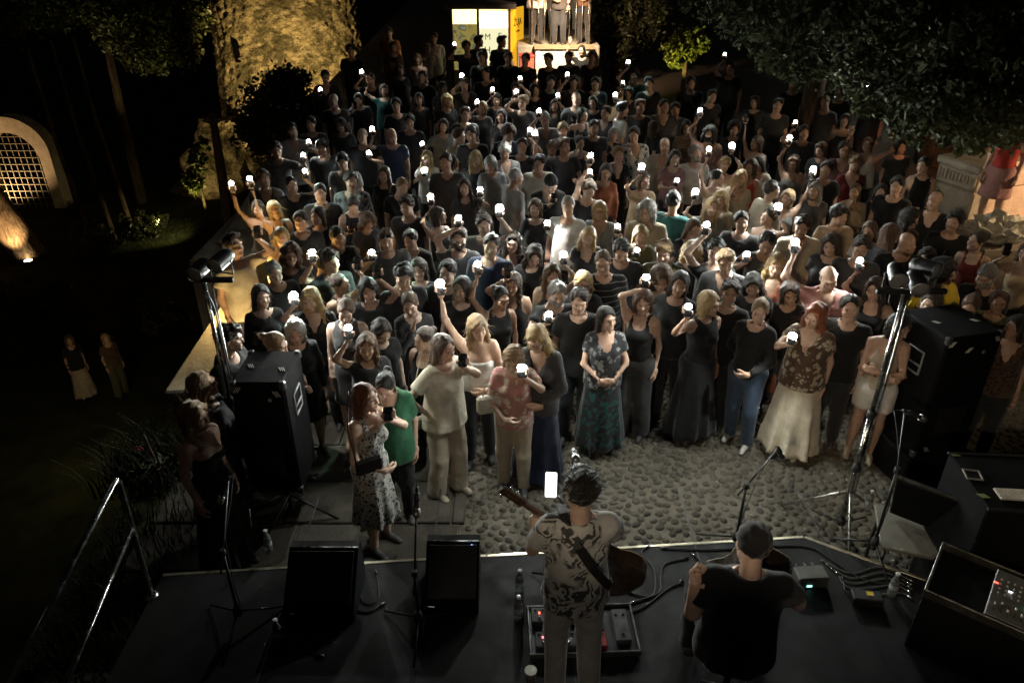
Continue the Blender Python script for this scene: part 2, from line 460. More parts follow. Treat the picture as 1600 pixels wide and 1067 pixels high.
def hair_template(vox, style):
    lo, hi = (-.2, -.17, -.5), (.2, .26, .24)
    if style in ('short', 'messy', 'sidepart', 'quiff', 'buzz', 'balding', 'cap'): lo, hi = (-.12, -.16, -.13), (.12, .15, .18)
    elif style in ('bob', 'curly', 'afro'): lo, hi = (-.18, -.17, -.26), (.18, .2, .22)
    elif style == 'tied': lo, hi = (-.12, -.15, -.15), (.12, .22, .2)
    G = Grid(lo, hi, vox); rg = np.random.default_rng(sum(map(ord, style)))
    full = G.sl(lo, hi, 0); X, Y, Z = G.xyz(full)
    th = dict(messy=.022, sidepart=.019, short=.014, quiff=.014, buzz=.006, balding=.008, cap=.016, long=.017, longback=.016, wavy=.022, bob=.02, curly=.038, afro=.06, tied=.009, pony=.009).get(style, .014)
    G.ell('h', (0, .02, .03), (.077 + th, .097 + th, .088 + th), .02)
    fr, am = 120, .007
    if style == 'messy':
        G.ell('h', (-.01, -.06, .095), (.06, .045, .03), .03); am = .014; fr = 105
    if style == 'sidepart':
        G.ell('h', (.03, -.05, .105), (.055, .05, .03), .03); am = .008
    if style == 'quiff':
        G.ell('h', (.01, -.055, .115), (.062, .055, .034), .03); am = .008; fr = 110
    if style in ('long', 'wavy'):
        for sx in (-1, 1):
            G.cap('h', (sx * .074, .012, .03), (sx * .088, -.0, -.13), .028, .034, .03)
            G.cap('h', (sx * .088, -.0, -.13), (sx * .098, -.055, -.27), .034, .022, .03)
            G.cap('h', (sx * .098, -.055, -.27), (sx * .085, -.085, -.37), .022, .010, .03)
        G.ell('h', (0, .07, -.12), (.095, .05, .22), .03); am = .008 if style == 'long' else .013; fr = 85 if style == 'long' else 60
    if style == 'longback':
        for sx in (-1, 1): G.cap('h', (sx * .07, .02, .03), (sx * .07, .05, -.16), .026, .03, .03)
        G.ell('h', (0, .085, -.17), (.095, .042, .27), .03); am = .005
    if style == 'bob':
        for sx in (-1, 1): G.cap('h', (sx * .074, .01, .04), (sx * .082, -.0, -.12), .03, .028, .03)
        G.ell('h', (0, .06, -.06), (.09, .055, .12), .03); am = .009
    if style == 'curly':
        for sx in (-1, 1): G.cap('h', (sx * .08, .015, .03), (sx * .1, .0, -.14), .04, .04, .04)
        G.ell('h', (0, .07, -.06), (.1, .06, .14), .04); am = .016; fr = 85
    if style == 'afro': am = .012; fr = 95
    if style == 'tied':
        G.ell('h', (0, .135, .05), (.036, .034, .036), .015); am = .003
    if style == 'pony':
        G.ell('h', (0, .125, .06), (.026, .03, .026), .015); G.cap('h', (0, .13, .05), (.02, .15, -.2), .026, .014, .02); am = .004
    A = G.arr('h'); A += (f32(am) * wob(X, Y, Z, fr, rg)).astype(f32)
    if style in ('short', 'messy', 'sidepart', 'quiff', 'buzz', 'tied', 'pony', 'balding', 'afro', 'cap'):
        cutp = -(Z + f32(.004) + f32(.6) * Y) + (f32(.006) * wob(X, Y, Z, 120, rg)).astype(f32)
        if style in ('tied', 'pony', 'afro'): cutp = -(Z + f32(.03) + f32(.7) * Y)
        keep = Z < -1 if False else None
        Bk = (Y > .1) & (Z > -.25) if style in ('tied', 'pony') else None
        A2 = np.maximum(A, cutp)
        if Bk is not None: A2 = np.where(Bk, A, A2)
        A[...] = A2
    hl = {'messy': .084, 'sidepart': .094, 'quiff': .09, 'buzz': .092, 'short': .09, 'tied': .09, 'pony': .09, 'balding': .0, 'cap': .058, 'bob': .078, 'afro': .08}.get(style, .084)
    # opening for the face
    G.ell('h', ({'sidepart': -.022, 'long': .012, 'bob': -.014, 'longback': -.012, 'messy': .008}.get(style, 0), -.105, hl - .115), (.07 if style not in ('bob', 'wavy', 'curly') else .063, .092, .116), .012, neg=True, m=.1)
    if style == 'balding': A[...] = np.maximum(A, np.maximum(Z - f32(.045), -(Y + f32(.01))))
    P, Q, L = G.mesh(['h'])
    if style in ('cap', 'buzz'): return P, Q
    # loose strands that break up the outline
    nrm = np.zeros_like(P); fn = np.cross(P[Q[:, 2]] - P[Q[:, 0]], P[Q[:, 3]] - P[Q[:, 1]])
    for k in range(4): np.add.at(nrm, Q[:, k], fn)
    nrm /= np.linalg.norm(nrm, axis=1)[:, None] + 1e-9
    ns = {'messy': 280, 'sidepart': 170, 'short': 150, 'quiff': 190, 'balding': 60, 'tied': 120, 'pony': 150, 'bob': 260, 'long': 420, 'longback': 420, 'wavy': 420, 'curly': 380, 'afro': 320}[style]
    ns = int(ns * {True: 1.5, False: .75}[vox < .01]) if vox < .018 else int(ns * .45)
    cand = np.nonzero((nrm[:, 2] < (.55 if style in ('long', 'longback', 'bob', 'wavy', 'tied', 'pony') else 2)))[0]; id_ = cand[rg.integers(len(cand), size=ns)]; p = P[id_]; nn = nrm[id_]
    dn = np.array([0, .15, -1.0]) + rg.normal(size=(ns, 3)) * (.35 if style in ('long', 'longback', 'bob', 'tied') else .9)
    if style in ('short', 'quiff', 'messy', 'sidepart'): dn = np.array([0, -.3, .25]) + rg.normal(size=(ns, 3)) * .9
    if style in ('tied', 'pony'): dn = np.array([0, 1.0, .1]) + rg.normal(size=(ns, 3)) * .4
    tg = dn - nn * (dn * nn).sum(1)[:, None]; tg /= np.linalg.norm(tg, axis=1)[:, None] + 1e-9
    ln = rg.uniform(.5, 1.2, (ns, 1)) * {'messy': .042, 'sidepart': .036, 'short': .035, 'quiff': .045, 'balding': .03, 'tied': .05, 'pony': .06, 'bob': .08, 'long': .14, 'longback': .14, 'wavy': .12, 'curly': .06, 'afro': .05}[style]
    lift = rg.uniform(.05, .5, (ns, 1)) if style in ('short', 'messy', 'sidepart', 'quiff', 'curly', 'afro') else rg.uniform(-.05, .12, (ns, 1))
    wd = np.cross(nn, tg) * (.0022 + .28 * vox * .35)
    base = len(P); Vs = [P]; Qs = [Q]; prev = None
    cur = rg.normal(size=(ns, 3)) * (.35 if style in ('curly', 'afro', 'wavy') else .08)
    for k in range(4):
        t_ = k / 3; c = p + nn * .001 + tg * ln * t_ + nn * ln * lift * t_ + cur * ln * t_ * t_; w = wd * (1 - .75 * t_)
        Vs += [c - w, c + w]
        if prev is not None:
            i = np.arange(ns); Qs.append(np.stack([prev + i, prev + ns + i, prev + 3 * ns + i, prev + 2 * ns + i], 1))
        prev = base + 2 * ns * k
    return np.concatenate(Vs), np.concatenate(Qs)
# ---- hands (wrist at origin, fingers +Z, palm facing -Y, thumb on +X: a right hand)
def hand_template(vox, pose):
    G = Grid((-.085, -.125, -.05), (.095, .06, .215), vox)
    xi = (.028, .0095, -.0095, -.027)
    for x in xi: G.cap('s', (x * .55, 0, .01), (x, 0, .092), .0165, .0125, .02)
    G.cap('s', (0, 0, -.05), (0, 0, .015), .0235, .024, .02)
    L = (.076, .084, .078, .060)
    if pose == 'grip':
        for i, z in enumerate((.118, .098, .078, .06)):
            pts = [(xi[i] * .4 - .012, .003, z - .012), (-.046, -.002, z), (-.050, -.026, z + .004), (-.030, -.038, z + .006)]
            for a, b, r1, r2 in zip(pts[:-1], pts[1:], (.0115, .0095, .0088), (.0098, .009, .0075)): G.cap('s', a, b, r1, r2, .004)
        pts = [(.018, -.004, .02), (.047, -.01, .055), (.050, -.026, .085), (.036, -.037, .105)]
    else:
        cv = {'relaxed': (22, 30, 18), 'open': (6, 8, 6), 'fist': (75, 90, 55)}[pose]
        for i, x in enumerate(xi):
            p = np.array([x, 0, .092]); a = 0; spread = x * (1.0 if pose == 'open' else .35) / .09
            for j, (fr, r1, r2) in enumerate(zip((.46, .30, .24), (.0105, .0095, .0085), (.0097, .0087, .007))):
                a += R(cv[j]); q = p + L[i] * fr * np.array([spread * math.cos(a), -math.sin(a), math.cos(a)])
                G.cap('s', p, q, r1, r2, .004); p = q
        pts = [(.018, -.004, .02), (.042, -.018, .05), (.054, -.03, .08), (.05, -.04, .102)]
        if pose == 'fist': pts = [(.018, -.006, .02), (.04, -.022, .05), (.035, -.045, .07), (.012, -.052, .075)]
    for a, b, r1, r2 in zip(pts[:-1], pts[1:], (.017, .0125, .011), (.013, .0112, .0085)): G.cap('s', a, b, r1, r2, .008)
    P, Q, l = G.mesh(['s']); return P, Q
TPL = {}
def opened(what, *a):
    if what == 'head':
        P, Q, l = head_template(*a); keep = P[Q][:, :, 2].min(1) > -.175
    else:
        P, Q = hand_template(*a); l = np.zeros(len(Q), int); keep = P[Q][:, :, 2].min(1) > -.012
    Q, l = Q[keep], l[keep]
    us, inv = np.unique(Q, return_inverse=True); P = P[us]; Q = inv.reshape(Q.shape)
    E = np.sort(np.concatenate([Q[:, [0, 1]], Q[:, [1, 2]], Q[:, [2, 3]], Q[:, [3, 0]]]), 1)
    u, c = np.unique(E, axis=0, return_counts=True); loop = np.unique(u[c == 1])
    return (P, Q, l, loop) if what == 'head' else (P, Q, loop)
def tpl(fn, *a):
    k = (fn.__name__,) + a
    if k not in TPL: TPL[k] = fn(*a)
    return TPL[k]

def rotz(a):
    c, s_ = math.cos(a), math.sin(a); return np.array([[c, -s_, 0], [s_, c, 0], [0, 0, 1]])
def rotx(a):
    c, s_ = math.cos(a), math.sin(a); return np.array([[1, 0, 0], [0, c, -s_], [0, s_, c]])
def roty(a):
    c, s_ = math.cos(a), math.sin(a); return np.array([[c, 0, s_], [0, 1, 0], [-s_, 0, c]])
def unit(v):
    v = np.asarray(v, float); return v / max(1e-9, np.linalg.norm(v))
def frame(z, palm):
    z = unit(z); y = -np.asarray(palm, float); y = unit(y - z * (y @ z)); x = np.cross(y, z)
    return np.stack([x, y, z], 1)
def ik(S, W, a, b, pole):
    S, W = np.asarray(S, float), np.asarray(W, float); d = W - S; L = np.linalg.norm(d)
    mx = (a + b) * .995
    if L > mx: W = S + d / L * mx; d = W - S; L = mx
    L = max(L, abs(a - b) + .02); u = unit(d); x = (a * a - b * b + L * L) / (2 * L); h = math.sqrt(max(0, a * a - x * x))
    p = np.asarray(pole, float); p = p - u * (p @ u); p = unit(p)
    return S + u * x + p * h, W

SKINS = [(.52, .33, .24), (.60, .40, .30), (.44, .27, .19), (.50, .34, .26)]
HAIRC = dict(bl=(.42, .29, .13), lb=(.26, .165, .08), br=(.10, .055, .03), dk=(.035, .022, .015), bk=(.015, .012, .01), gr=(.32, .30, .28), wh=(.62, .60, .56), au=(.16, .055, .025), rd=(.30, .085, .03))
CLO = dict(black=(.014, .014, .015), dark=(.03, .031, .034), char=(.06, .06, .063), grey=(.2, .2, .2), pale=(.5, .49, .46), white=(.72, .70, .65), cream=(.62, .56, .44), beige=(.46, .39, .29), tan=(.42, .31, .2), pink=(.48, .24, .22), rust=(.30, .1, .05), red=(.5, .05, .035), dred=(.13, .02, .02), yellow=(.72, .5, .02), navy=(.02, .028, .06), jeans=(.07, .11, .18), teal=(.02, .09, .09), green=(.03, .12, .06), mauve=(.25, .14, .15), brown=(.1, .06, .04), olive=(.1, .1, .05))

def figure(rng, sex='f', h=1.66, hair='long', hc='br', top='tee', tc='black', tp='plain', tc2=None, bot='trousers', bc='dark', bp='plain', bc2=None,
           hy=0, hp=8, hr=0, arms=('down', 'down'), near=1, sit=False, mouth=0, beard=False, skin=None, fat=0.0, vox=None, lean=0, extra=None, sho='char', legs=None, capc=None):
    """returns dict part -> (V, Q, mats, mi), phone frames; local space facing -Y, feet at z 0"""
    s = h / 1.75; m = sex == 'm'
    lod = near; vox = (.0205, .033, .045)[lod]
    sw = (.172 if m else .148) + fat * .3; HIP = .95
    # --- skeleton
    hipz = HIP * s if not sit else .62
    def T(x, y, z): return np.array([x * s, y * s + (lean * (z - .95) * s if z > .95 else 0), (z - HIP) * s + hipz])
    neck = T(0, .03, 1.475); hc_ = T(0, -.012, 1.635) if not sit else T(0, -.03, 1.62)
    Rh = rotz(R(hy)) @ rotx(R(hp)) @ roty(R(hr))
    sh = [T(-sw, .012, 1.408), T(sw, .012, 1.408)]
    ua, fa = .285 * s, .255 * s
    hands = []; arm_pts = []; phones = []
    for i, sp in enumerate(arms):
        sx = -1 if i == 0 else 1; S = sh[i]
        kind = sp if isinstance(sp, str) else sp[0]
        pal = None; hd = None; pole = (sx * .8, .35, -.5); pose = 'relaxed'
        if kind == 'down': W = S + np.array([sx * .055, -.06 + rng.uniform(-.03, .03), -.515]) * s; pole = (sx * .3, 1, 0); pal = (-sx, -.15, 0); hd = (0, -.15, -1)
        elif kind == 'clasp': W = T(sx * .075, -.235, 1.03); pal = (-sx * .6, .7, .2); hd = (-sx * .9, -.1, -.35); pole = (sx, .3, -.6)
        elif kind == 'fold': W = T(-sx * .03, -.215, 1.17 + .03 * sx); pal = (0, 1, -.2); hd = (-sx, -.05, .15); pole = (sx * .7, -.1, -1)
        elif kind == 'chin': W = T(sx * .045, -.155, 1.40); pal = (-sx, .1, 0); hd = (-sx * .15, -.1, 1); pole = (sx * .5, -.2, -1); pose = 'open'
        elif kind == 'hip': W = T(sx * (sw + .035), -.02, 1.02); pal = (-sx, 0, 0); hd = (-sx * .6, -.5, -.5); pole = (sx, .4, 0)
        elif kind == 'cup': W = T(sx * .12, -.26, 1.16); pal = (-sx, 0, .1); hd = (-sx * .3, -.8, .5); pole = (sx * .7, .3, -1); pose = 'fist'
        elif kind == 'wave': W = T(sx * .30, -.08, 1.80); pal = (0, -1, 0); hd = (sx * .1, -.1, 1); pose = 'open'
        elif kind in ('phone', 'film', 'at'):
            tgt = np.asarray(sp[1], float); fwd = np.asarray(sp[2], float)
            tl = unit(tgt - S); hd = unit(np.array([0, 0, 1.0]) + .35 * tl + np.array([0, .0, 0])); pal = fwd; pose = 'grip'
            if kind == 'film': pal = fwd
            Rm = frame(hd, pal); led = Rm @ (np.array([.020 * -sx, -.033, .150]) * (s if False else 1.0))
            if kind == 'at': led = np.zeros(3); pose = sp[3] if len(sp) > 3 else 'fist'; hd = sp[4] if len(sp) > 4 else hd; Rm = frame(hd, pal)
            W = tgt - led; pole = (sx * .9, .1, -.8) if len(sp) < 6 else sp[5]
        if kind in ('phone', 'film') and W[2] < 1.25 * s: pole = (sx * .6, .3, -1)
        E, W = ik(S, W, ua, fa, pole)
        arm_pts.append((S, E, W)); hands.append((W, frame(hd, pal), sx, pose))
        if kind in ('phone', 'film'): phones.append((i, W, frame(hd, pal), sx, kind))
    if sit:
        hips = [T(-.09, 0, .93), T(.09, 0, .93)]; kn = [np.array([-.17, -.42, .60]), np.array([.17, -.42, .60])]; an = [np.array([-.17, -.36, .10]), np.array([.17, -.40, .10])]
    else:
        st = rng.uniform(-.05, .05, 4) if legs is None else legs
        hips = [T(-.088, 0, .93), T(.088, 0, .93)]; kn = [T(-.10, -.03 + st[0], .50), T(.10, -.03 + st[1], .50)]; an = [T(-.11, .03 + st[0] * 2, .085), T(.11, .03 + st[1] * 2, .085)]
    allp = np.array([hc_ + [0, 0, .1], *[p for a in arm_pts for p in a], *kn, *an, *hips])
    lo = allp.min(0) - [.2, .22, .12]; hi = allp.max(0) + [.2, .22, .1]; lo[2] = -.03
    lo[0] = min(lo[0], -.36); hi[0] = max(hi[0], .36); lo[1] = min(lo[1], -.34); hi[1] = max(hi[1], .34)
    G = Grid(lo, hi, vox)
    f = fat
    # --- torso
    def torso(g, e, k=.07):
        G.ell(g, T(0, .0, 1.28), np.array([.158 + f + e if m else .138 + f + e, .108 + f + e, .185 + e]) * s, k)
        G.cap(g, sh[0] + [.03 * s, 0, -.005], neck + [-.03 * s, 0, -.055 * s], (.048 + e) * s, (.056 + e) * s, k); G.cap(g, sh[1] + [-.03 * s, 0, -.005], neck + [.03 * s, 0, -.055 * s], (.048 + e) * s, (.056 + e) * s, k)
        G.ell(g, T(0, -.005 - f * .6, 1.08), np.array([(.142 if m else .118) + f + e, .103 + f * 1.4 + e, .17 + e]) * s, k)
        G.ell(g, T(0, .012, .945), np.array([(.158 if m else .168) + f + e, .12 + f + e, .125 + e]) * s, k)
        G.cap(g, neck + [0, .01 * s, -.05 * s], neck + [0, .01 * s, .03 * s], (.066 + e) * s, ((.056 if m else .047) + e * .6) * s, .06)
        if not m:
            for sx in (-1, 1): G.ell(g, T(sx * .062, -.085, 1.265), np.array([.062 + e, .058 + e, .062 + e]) * s, .03)
    torso('skin', 0)
    for (S, E, W), sx in zip(arm_pts, (-1, 1)):
        u = (.050 if m else .043) * s + f * .15; w = (.0275 if m else .0235) * s
        G.cap('skin', S, S + (E - S) * .25, .052 * s if m else .045 * s, u, .05)
        G.cap('skin', S, E, u, u * .80, .03); G.cap('skin', E, W, u * .84, w, .02)
    lr = ((.083, .056, .040) if m else (.084, .054, .038)); lr = [x * s for x in lr]
    for H, K, A in zip(hips, kn, an):
        if lod and bot in ('trousers', 'wide', 'jeans', 'skirt'): G.cap('skin', H, H + (K - H) * .3, lr[0] * .8, lr[0] * .7, .04)
        else:
            G.cap('skin', H, K, lr[0] + f * .3, lr[1], .04); G.cap('skin', K, A, lr[1] * .98, lr[2], .03)
    for H, K, A in zip(hips, kn, an):
        if lod and bot in ('trousers', 'wide', 'jeans', 'skirt'): pass
        else:
            G.cap('skin', K + (A - K) * .12 + [0, .022 * s, 0], K + (A - K) * .5 + [0, .02 * s, 0], lr[1] * .85, lr[1] * .7, .04)
        toe = A + np.array([.01 * np.sign(A[0]), -.145 * s, -.045 * s])
        G.cap('shoes', A + [0, .035 * s, -.04 * s], toe, .043 * s, .036 * s, .02, sy=1.0)
        G.cap('shoes', A + [0, .03 * s, -.035 * s], A + [0, .0, .005 * s], .045 * s, .044 * s, .03)
    # --- top
    names = ['skin', 'shoes']
    full = G.sl(lo, hi, 0); X, Y, Z = G.xyz(full)
    wr = lambda a, fr: (f32(a) * wob(X, Y, Z, fr, rng)).astype(f32)
    if top != 'none':
        loose = {'tee': .014, 'shirt': .02, 'tank': .009, 'strapless': .008, 'long': .013, 'dress': .009, 'jacket': .026, 'cardigan': .02, 'vneck': .012, 'sleeveless': .010}[top]
        torso('top', loose, .06)
        if top in ('tee', 'shirt', 'jacket', 'cardigan', 'vneck') or f > .02:
            hemr = .02 if m else .012
            G.cone('top', T(0, 0, .80)[2], T(0, 0, 1.25)[2], ((.186 + f + hemr) * s, (.146 + f * 1.2 + hemr) * s), ((.148 + f + hemr) * s, (.105 + f + hemr) * s), c0=(0, T(0, .008, .8)[1] - f * .4), c1=(0, T(0, 0, 1.25)[1] - f * .3), folds=7, amp=.035, k=.03, ph=rng.uniform(0, 6))
        sl_len = {'tee': .62, 'shirt': .72, 'vneck': .55}.get(top)
        for (S, E, W), sx in zip(arm_pts, (-1, 1)):
            u = (.050 if m else .043) * s + f * .15
            if sl_len:
                c = S + (E - S) * sl_len; nn = unit(E - S)
                G.cap('top', S, E, u + .018 * s, u + .022 * s, .03, cut=(c, nn))
            elif top in ('long', 'jacket', 'cardigan'):
                e = .012 if top == 'long' else .018
                G.cap('top', S, E, u + e, u * .82 + e, .03); c = W - unit(W - E) * .02
                G.cap('top', E, W, u * .84 + e, (.03 + e * .8) * s, .02, cut=(c, unit(W - E)))
        A = G.arr('top'); A += wr(.0045, 34)
        hem = {'tee': .84, 'shirt': .80, 'tank': .90, 'strapless': .95, 'long': .86, 'dress': .8, 'jacket': .80, 'cardigan': .82, 'vneck': .86, 'sleeveless': .88}[top]
        zc = lambda z: f32(T(0, 0, z)[2])
        A[...] = np.maximum(np.maximum(A, zc(hem) - Z), Z - f32(neck[2] + .012 * s))
        nk = T(0, -.035, 1.50)
        if top in ('tank', 'dress', 'sleeveless'):
            ax = np.abs(X) / s
            strap = (ax > .055) & (ax < .115)
            if top == 'sleeveless': strap = ax < .15
            z0 = zc(1.335); A[...] = np.maximum(A, np.where(strap, Z - f32(9), np.where(ax <= .055, Z - zc(1.36), Z - zc(1.31))))
            if top == 'sleeveless': A[...] = np.maximum(A, f32(.07 * s) - np.sqrt((X - f32(nk[0])) ** 2 + (Y - f32(nk[1])) ** 2 + (Z - f32(nk[2])) ** 2))
        elif top == 'strapless': A[...] = np.maximum(A, Z - zc(1.30))
        else:
            rr = .088 if top in ('tee', 'long', 'jacket', 'cardigan') else .09
            A[...] = np.maximum(A, f32(rr * s) - np.sqrt((X - f32(nk[0])) ** 2 + ((Y - f32(nk[1])) * .8) ** 2 + (Z - f32(nk[2])) ** 2))
            if top in ('shirt', 'vneck', 'jacket', 'cardigan'):
                d = np.maximum(np.abs(X) - (Z - zc(1.27)) * f32(.42), Y + 0 * X)
                A[...] = np.maximum(A, np.where(Z > zc(1.26), -d, -1))
        names.append('top')
    # --- bottoms
    if bot in ('trousers', 'wide', 'jeans', 'shorts'):
        e = .014 if bot != 'wide' else .022
        G.ell('bot', T(0, .012, .945), np.array([(.158 if m else .168) + f + e, .12 + f + e, .125 + e]) * s, .05)
        for H, K, A_ in zip(hips, kn, an):
            if bot == 'shorts':
                c = H + (K - H) * .55; G.cap('bot', H, K, lr[0] + f * .3 + .018, lr[0] + .03, .04, cut=(c, unit(K - H)))
            else:
                ar = .066 if bot != 'wide' else .095; kr = lr[1] + (.024 if bot != 'wide' else .035)
                G.cap('bot', H, K, lr[0] + f * .3 + .020, kr, .04)
                G.cap('bot', K, A_ + [0, 0, -.03], kr, ar * s, .02, cut=(A_ + [0, 0, -.035 * s], (0, 0, -1)))
        B = G.arr('bot'); B += wr(.005, 30); B[...] = np.maximum(B, Z - f32(T(0, 0, 1.035)[2]))
        names.append('bot')
    elif bot in ('skirt', 'midi', 'mini'):
        z0 = {'skirt': .10, 'midi': .36, 'mini': .58}[bot] * s; fl = {'skirt': .26, 'midi': .22, 'mini': .205}[bot]
        G.cone('bot', z0, T(0, 0, 1.04)[2], (fl * s + f, fl * .85 * s + f), (.15 * s + f, .115 * s + f), folds=9 if bot != 'mini' else 5, amp=.11 if bot != 'mini' else .04, ph=rng.uniform(0, 6))
        G.ell('bot', T(0, .012, .945), np.array([.178 + f, .135 + f, .14]) * s, .05)
        B = G.arr('bot'); B += wr(.003, 30); B[...] = np.maximum(np.maximum(B, Z - f32(T(0, 0, 1.05)[2])), f32(z0) - Z)
        names.append('bot')
    if extra: extra(G, T, s)
    out = {}
    for nm in names:
        P, Q, L = G.mesh([nm])
        if len(Q): out[nm] = [P, Q, np.zeros(len(Q), int), np.zeros((0, 3), int)]
    # --- head and hands join the skin
    sk = out['skin']
    def join(Pn, Qn, ln, loop, p, n, rad):
        """cut the skin open at plane (p, n), add the new shell and zip the two rims together"""
        P, Q = sk[0], sk[1]; c = P[Q].mean(1) - p
        rm = ((c @ n) > 0) & ((c * c).sum(1) < rad * rad)
        Q2 = Q[~rm]; l2 = sk[2][~rm]
        rim = np.intersect1d(np.unique(Q[rm]), np.unique(Q2)) if rm.any() else np.zeros(0, int)
        b = len(P); Pn = np.asarray(Pn)
        sk[0] = np.concatenate([P, Pn]); sk[1] = np.concatenate([Q2, Qn + b]); sk[2] = np.concatenate([l2, ln])
        if len(rim) > 2 and len(loop) > 2:
            ex = unit(np.cross(n, (1, .3, .2))); ey = np.cross(n, ex); A_ = sk[0]
            def order(ix):
                q = A_[ix] - A_[ix].mean(0); an_ = np.arctan2(q @ ey, q @ ex); o = np.argsort(an_); return ix[o], an_[o]
            ra, aa = order(rim); rb, ab = order(np.asarray(loop) + b)
            i = j = 0; na, nb = len(ra), len(rb); tri = []
            while i < na or j < nb:
                ta = aa[i + 1] if i + 1 < na else aa[0] + 6.2832 + (i + 1 - na); tb = ab[j + 1] if j + 1 < nb else ab[0] + 6.2832 + (j + 1 - nb)
                if j >= nb or (i < na and ta <= tb): tri.append((ra[i % na], ra[(i + 1) % na], rb[j % nb])); i += 1
                else: tri.append((ra[i % na], rb[(j + 1) % nb], rb[j % nb])); j += 1
            tri = np.array(tri); p3 = A_[tri]; nn = np.cross(p3[:, 1] - p3[:, 0], p3[:, 2] - p3[:, 0])
            ce = np.concatenate([A_[ra], A_[rb]]).mean(0); fl = (nn * (p3.mean(1) - ce)).sum(1) < 0
            tri[fl] = tri[fl][:, ::-1]; sk[3] = np.concatenate([sk[3], tri])
    hs = .97 * s ** .5 if m else .94 * s ** .5
    hv = (.0066, .0108, .016)[lod]
    Ph, Qh, lh, lph = tpl(opened, 'head', hv, sex, mouth, beard)
    pivot = hc_ + np.array([0, .03, -.11]) * s
    HM = lambda V: (V * hs - np.array([0, .03, -.11]) * s) @ Rh.T + pivot
    join(HM(Ph), Qh, lh, lph, neck + [0, .01 * s, .005 * s], np.array([0, 0, 1.0]), .11 * s)
    for (W, Fm, sx, pose), (S_, E_, W_) in zip(hands, arm_pts):
        Pp, Qq, lp = tpl(opened, 'hand', (.0066, .0115, .015)[lod], pose)
        Pp = Pp * [-sx, 1, 1]
        if -sx < 0: Qq = Qq[:, ::-1]
        ax_ = unit(W_ - E_); join((Pp * (1.0 if m else .93)) @ Fm.T + W, Qq, np.zeros(len(Qq), int), lp, W_ - ax_ * .012, ax_, .075 * s)
    out['skin'] = sk
    if hair != 'none':
        Pr, Qr = tpl(hair_template, ((.0082, .0115, .0155) if hair in ('short', 'messy', 'sidepart', 'quiff', 'buzz', 'balding', 'tied', 'cap') else (.0092, .0145, .0205))[lod], hair)
        out['hair'] = [HM(Pr), Qr, np.zeros(len(Qr), int), None]
    return out, phones, HM, dict(T=T, sh=sh, arms=arm_pts, s=s)

PARTN = {'skin': 'body', 'top': 'top', 'bot': 'trousers', 'shoes': 'shoes', 'hair': 'hair'}
m_eye = m_plain('eye', (.16, .14, .12), .15); m_teeth = m_plain('teeth', (.5, .46, .4), .3)
def lipcol(sk): return (sk[0] * .72, sk[1] * .45, sk[2] * .45)
def build_person(root, rng, fig, spec):
    skc = SKINS[spec.get('skin') if spec.get('skin') is not None else int(rng.integers(len(SKINS)))]
    hcol = HAIRC[spec.get('hc', 'br')]
    mats = {'skin': [m_skin(skc), m_eye, m_plain('lips', lipcol(skc), .4), m_hair(hcol), m_teeth],
            'hair': [m_hair(hcol)] if spec.get('hair') != 'cap' else [m_cloth(CLO[spec.get('capc', 'black')], 'plain')],
            'top': [m_cloth(CLO[spec.get('tc', 'black')], spec.get('tp', 'plain'), CLO[spec.get('tc2') or 'black'])],
            'bot': [m_cloth(CLO[spec.get('bc', 'dark')], spec.get('bp', 'plain'), CLO[spec.get('bc2') or 'black'])],
            'shoes': [m_plain('shoe_leather', CLO[spec.get('sho', 'char')], .5)]}
    bn = {'skirt': 'skirt', 'midi': 'skirt', 'mini': 'skirt', 'shorts': 'shorts', 'jeans': 'jeans'}.get(spec.get('bot'), 'trousers')
    tn = {'tee': 'shirt', 'shirt': 'shirt', 'vneck': 'shirt', 'jacket': 'jacket', 'cardigan': 'cardigan', 'dress': 'dress_top', 'tank': 'tank_top', 'sleeveless': 'tank_top', 'strapless': 'strapless_top', 'long': 'sweater'}.get(spec.get('top', 'tee'), 'shirt')
    nm = dict(PARTN, bot=bn, top=tn, hair='cap' if spec.get('hair') == 'cap' else 'hair')
    objs = {}
    for k, (V, Q, l, tr) in fig.items():
        if len(Q) == 0: continue
        if k == 'shoes':
            side = V[Q].mean(1)[:, 0] < 0
            for sd_ in (side, ~side):
                if not sd_.any(): continue
                us, inv = np.unique(Q[sd_], return_inverse=True)
                link('shoe', mesh_np('shoe', V[us], inv.reshape(-1, 4), mats[k]), root)
            continue
        objs[k] = link(nm[k], mesh_np(nm[k], V, Q, mats[k], l, True, tr), root)
    return objs
# ------------------------------------------------------------------ phones, glasses, bags
M_PHONE = m_plain('phone_case', (.02, .02, .022), .25)
M_GLASS = m_plain('dark_lens', (.01, .01, .012), .08)
TORCH = 23.0
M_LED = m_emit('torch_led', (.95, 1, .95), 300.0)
def rounded_slab(w, t, h, r, n=5):
    """phone outline with rounded corners, thin in y"""
    pts = []
    for (cx, cz, a0) in ((w / 2 - r, h / 2 - r, 0), (-w / 2 + r, h / 2 - r, 90), (-w / 2 + r, -h / 2 + r, 180), (w / 2 - r, -h / 2 + r, 270)):
        for k in range(n): a = R(a0 + 90 * k / (n - 1)); pts.append((cx + r * math.cos(a), cz + r * math.sin(a)))
    N = len(pts); vs = []
    for y, sc in ((-t / 2, .96), (-t / 2 + t * .3, 1), (t / 2 - t * .3, 1), (t / 2, .96)): vs += [(x * sc, y, z * sc) for x, z in pts]
    fs = [tuple(range(N))] + [tuple(3 * N + k for k in range(N))[::-1]]
    for b in range(3): fs += [(b * N + (k + 1) % N, b * N + k, (b + 1) * N + k, (b + 1) * N + (k + 1) % N) for k in range(N)]
    return vs, [f[::-1] for f in fs]
def shared(key, fn):
    if key not in TPL: TPL[key] = fn()
    return TPL[key]
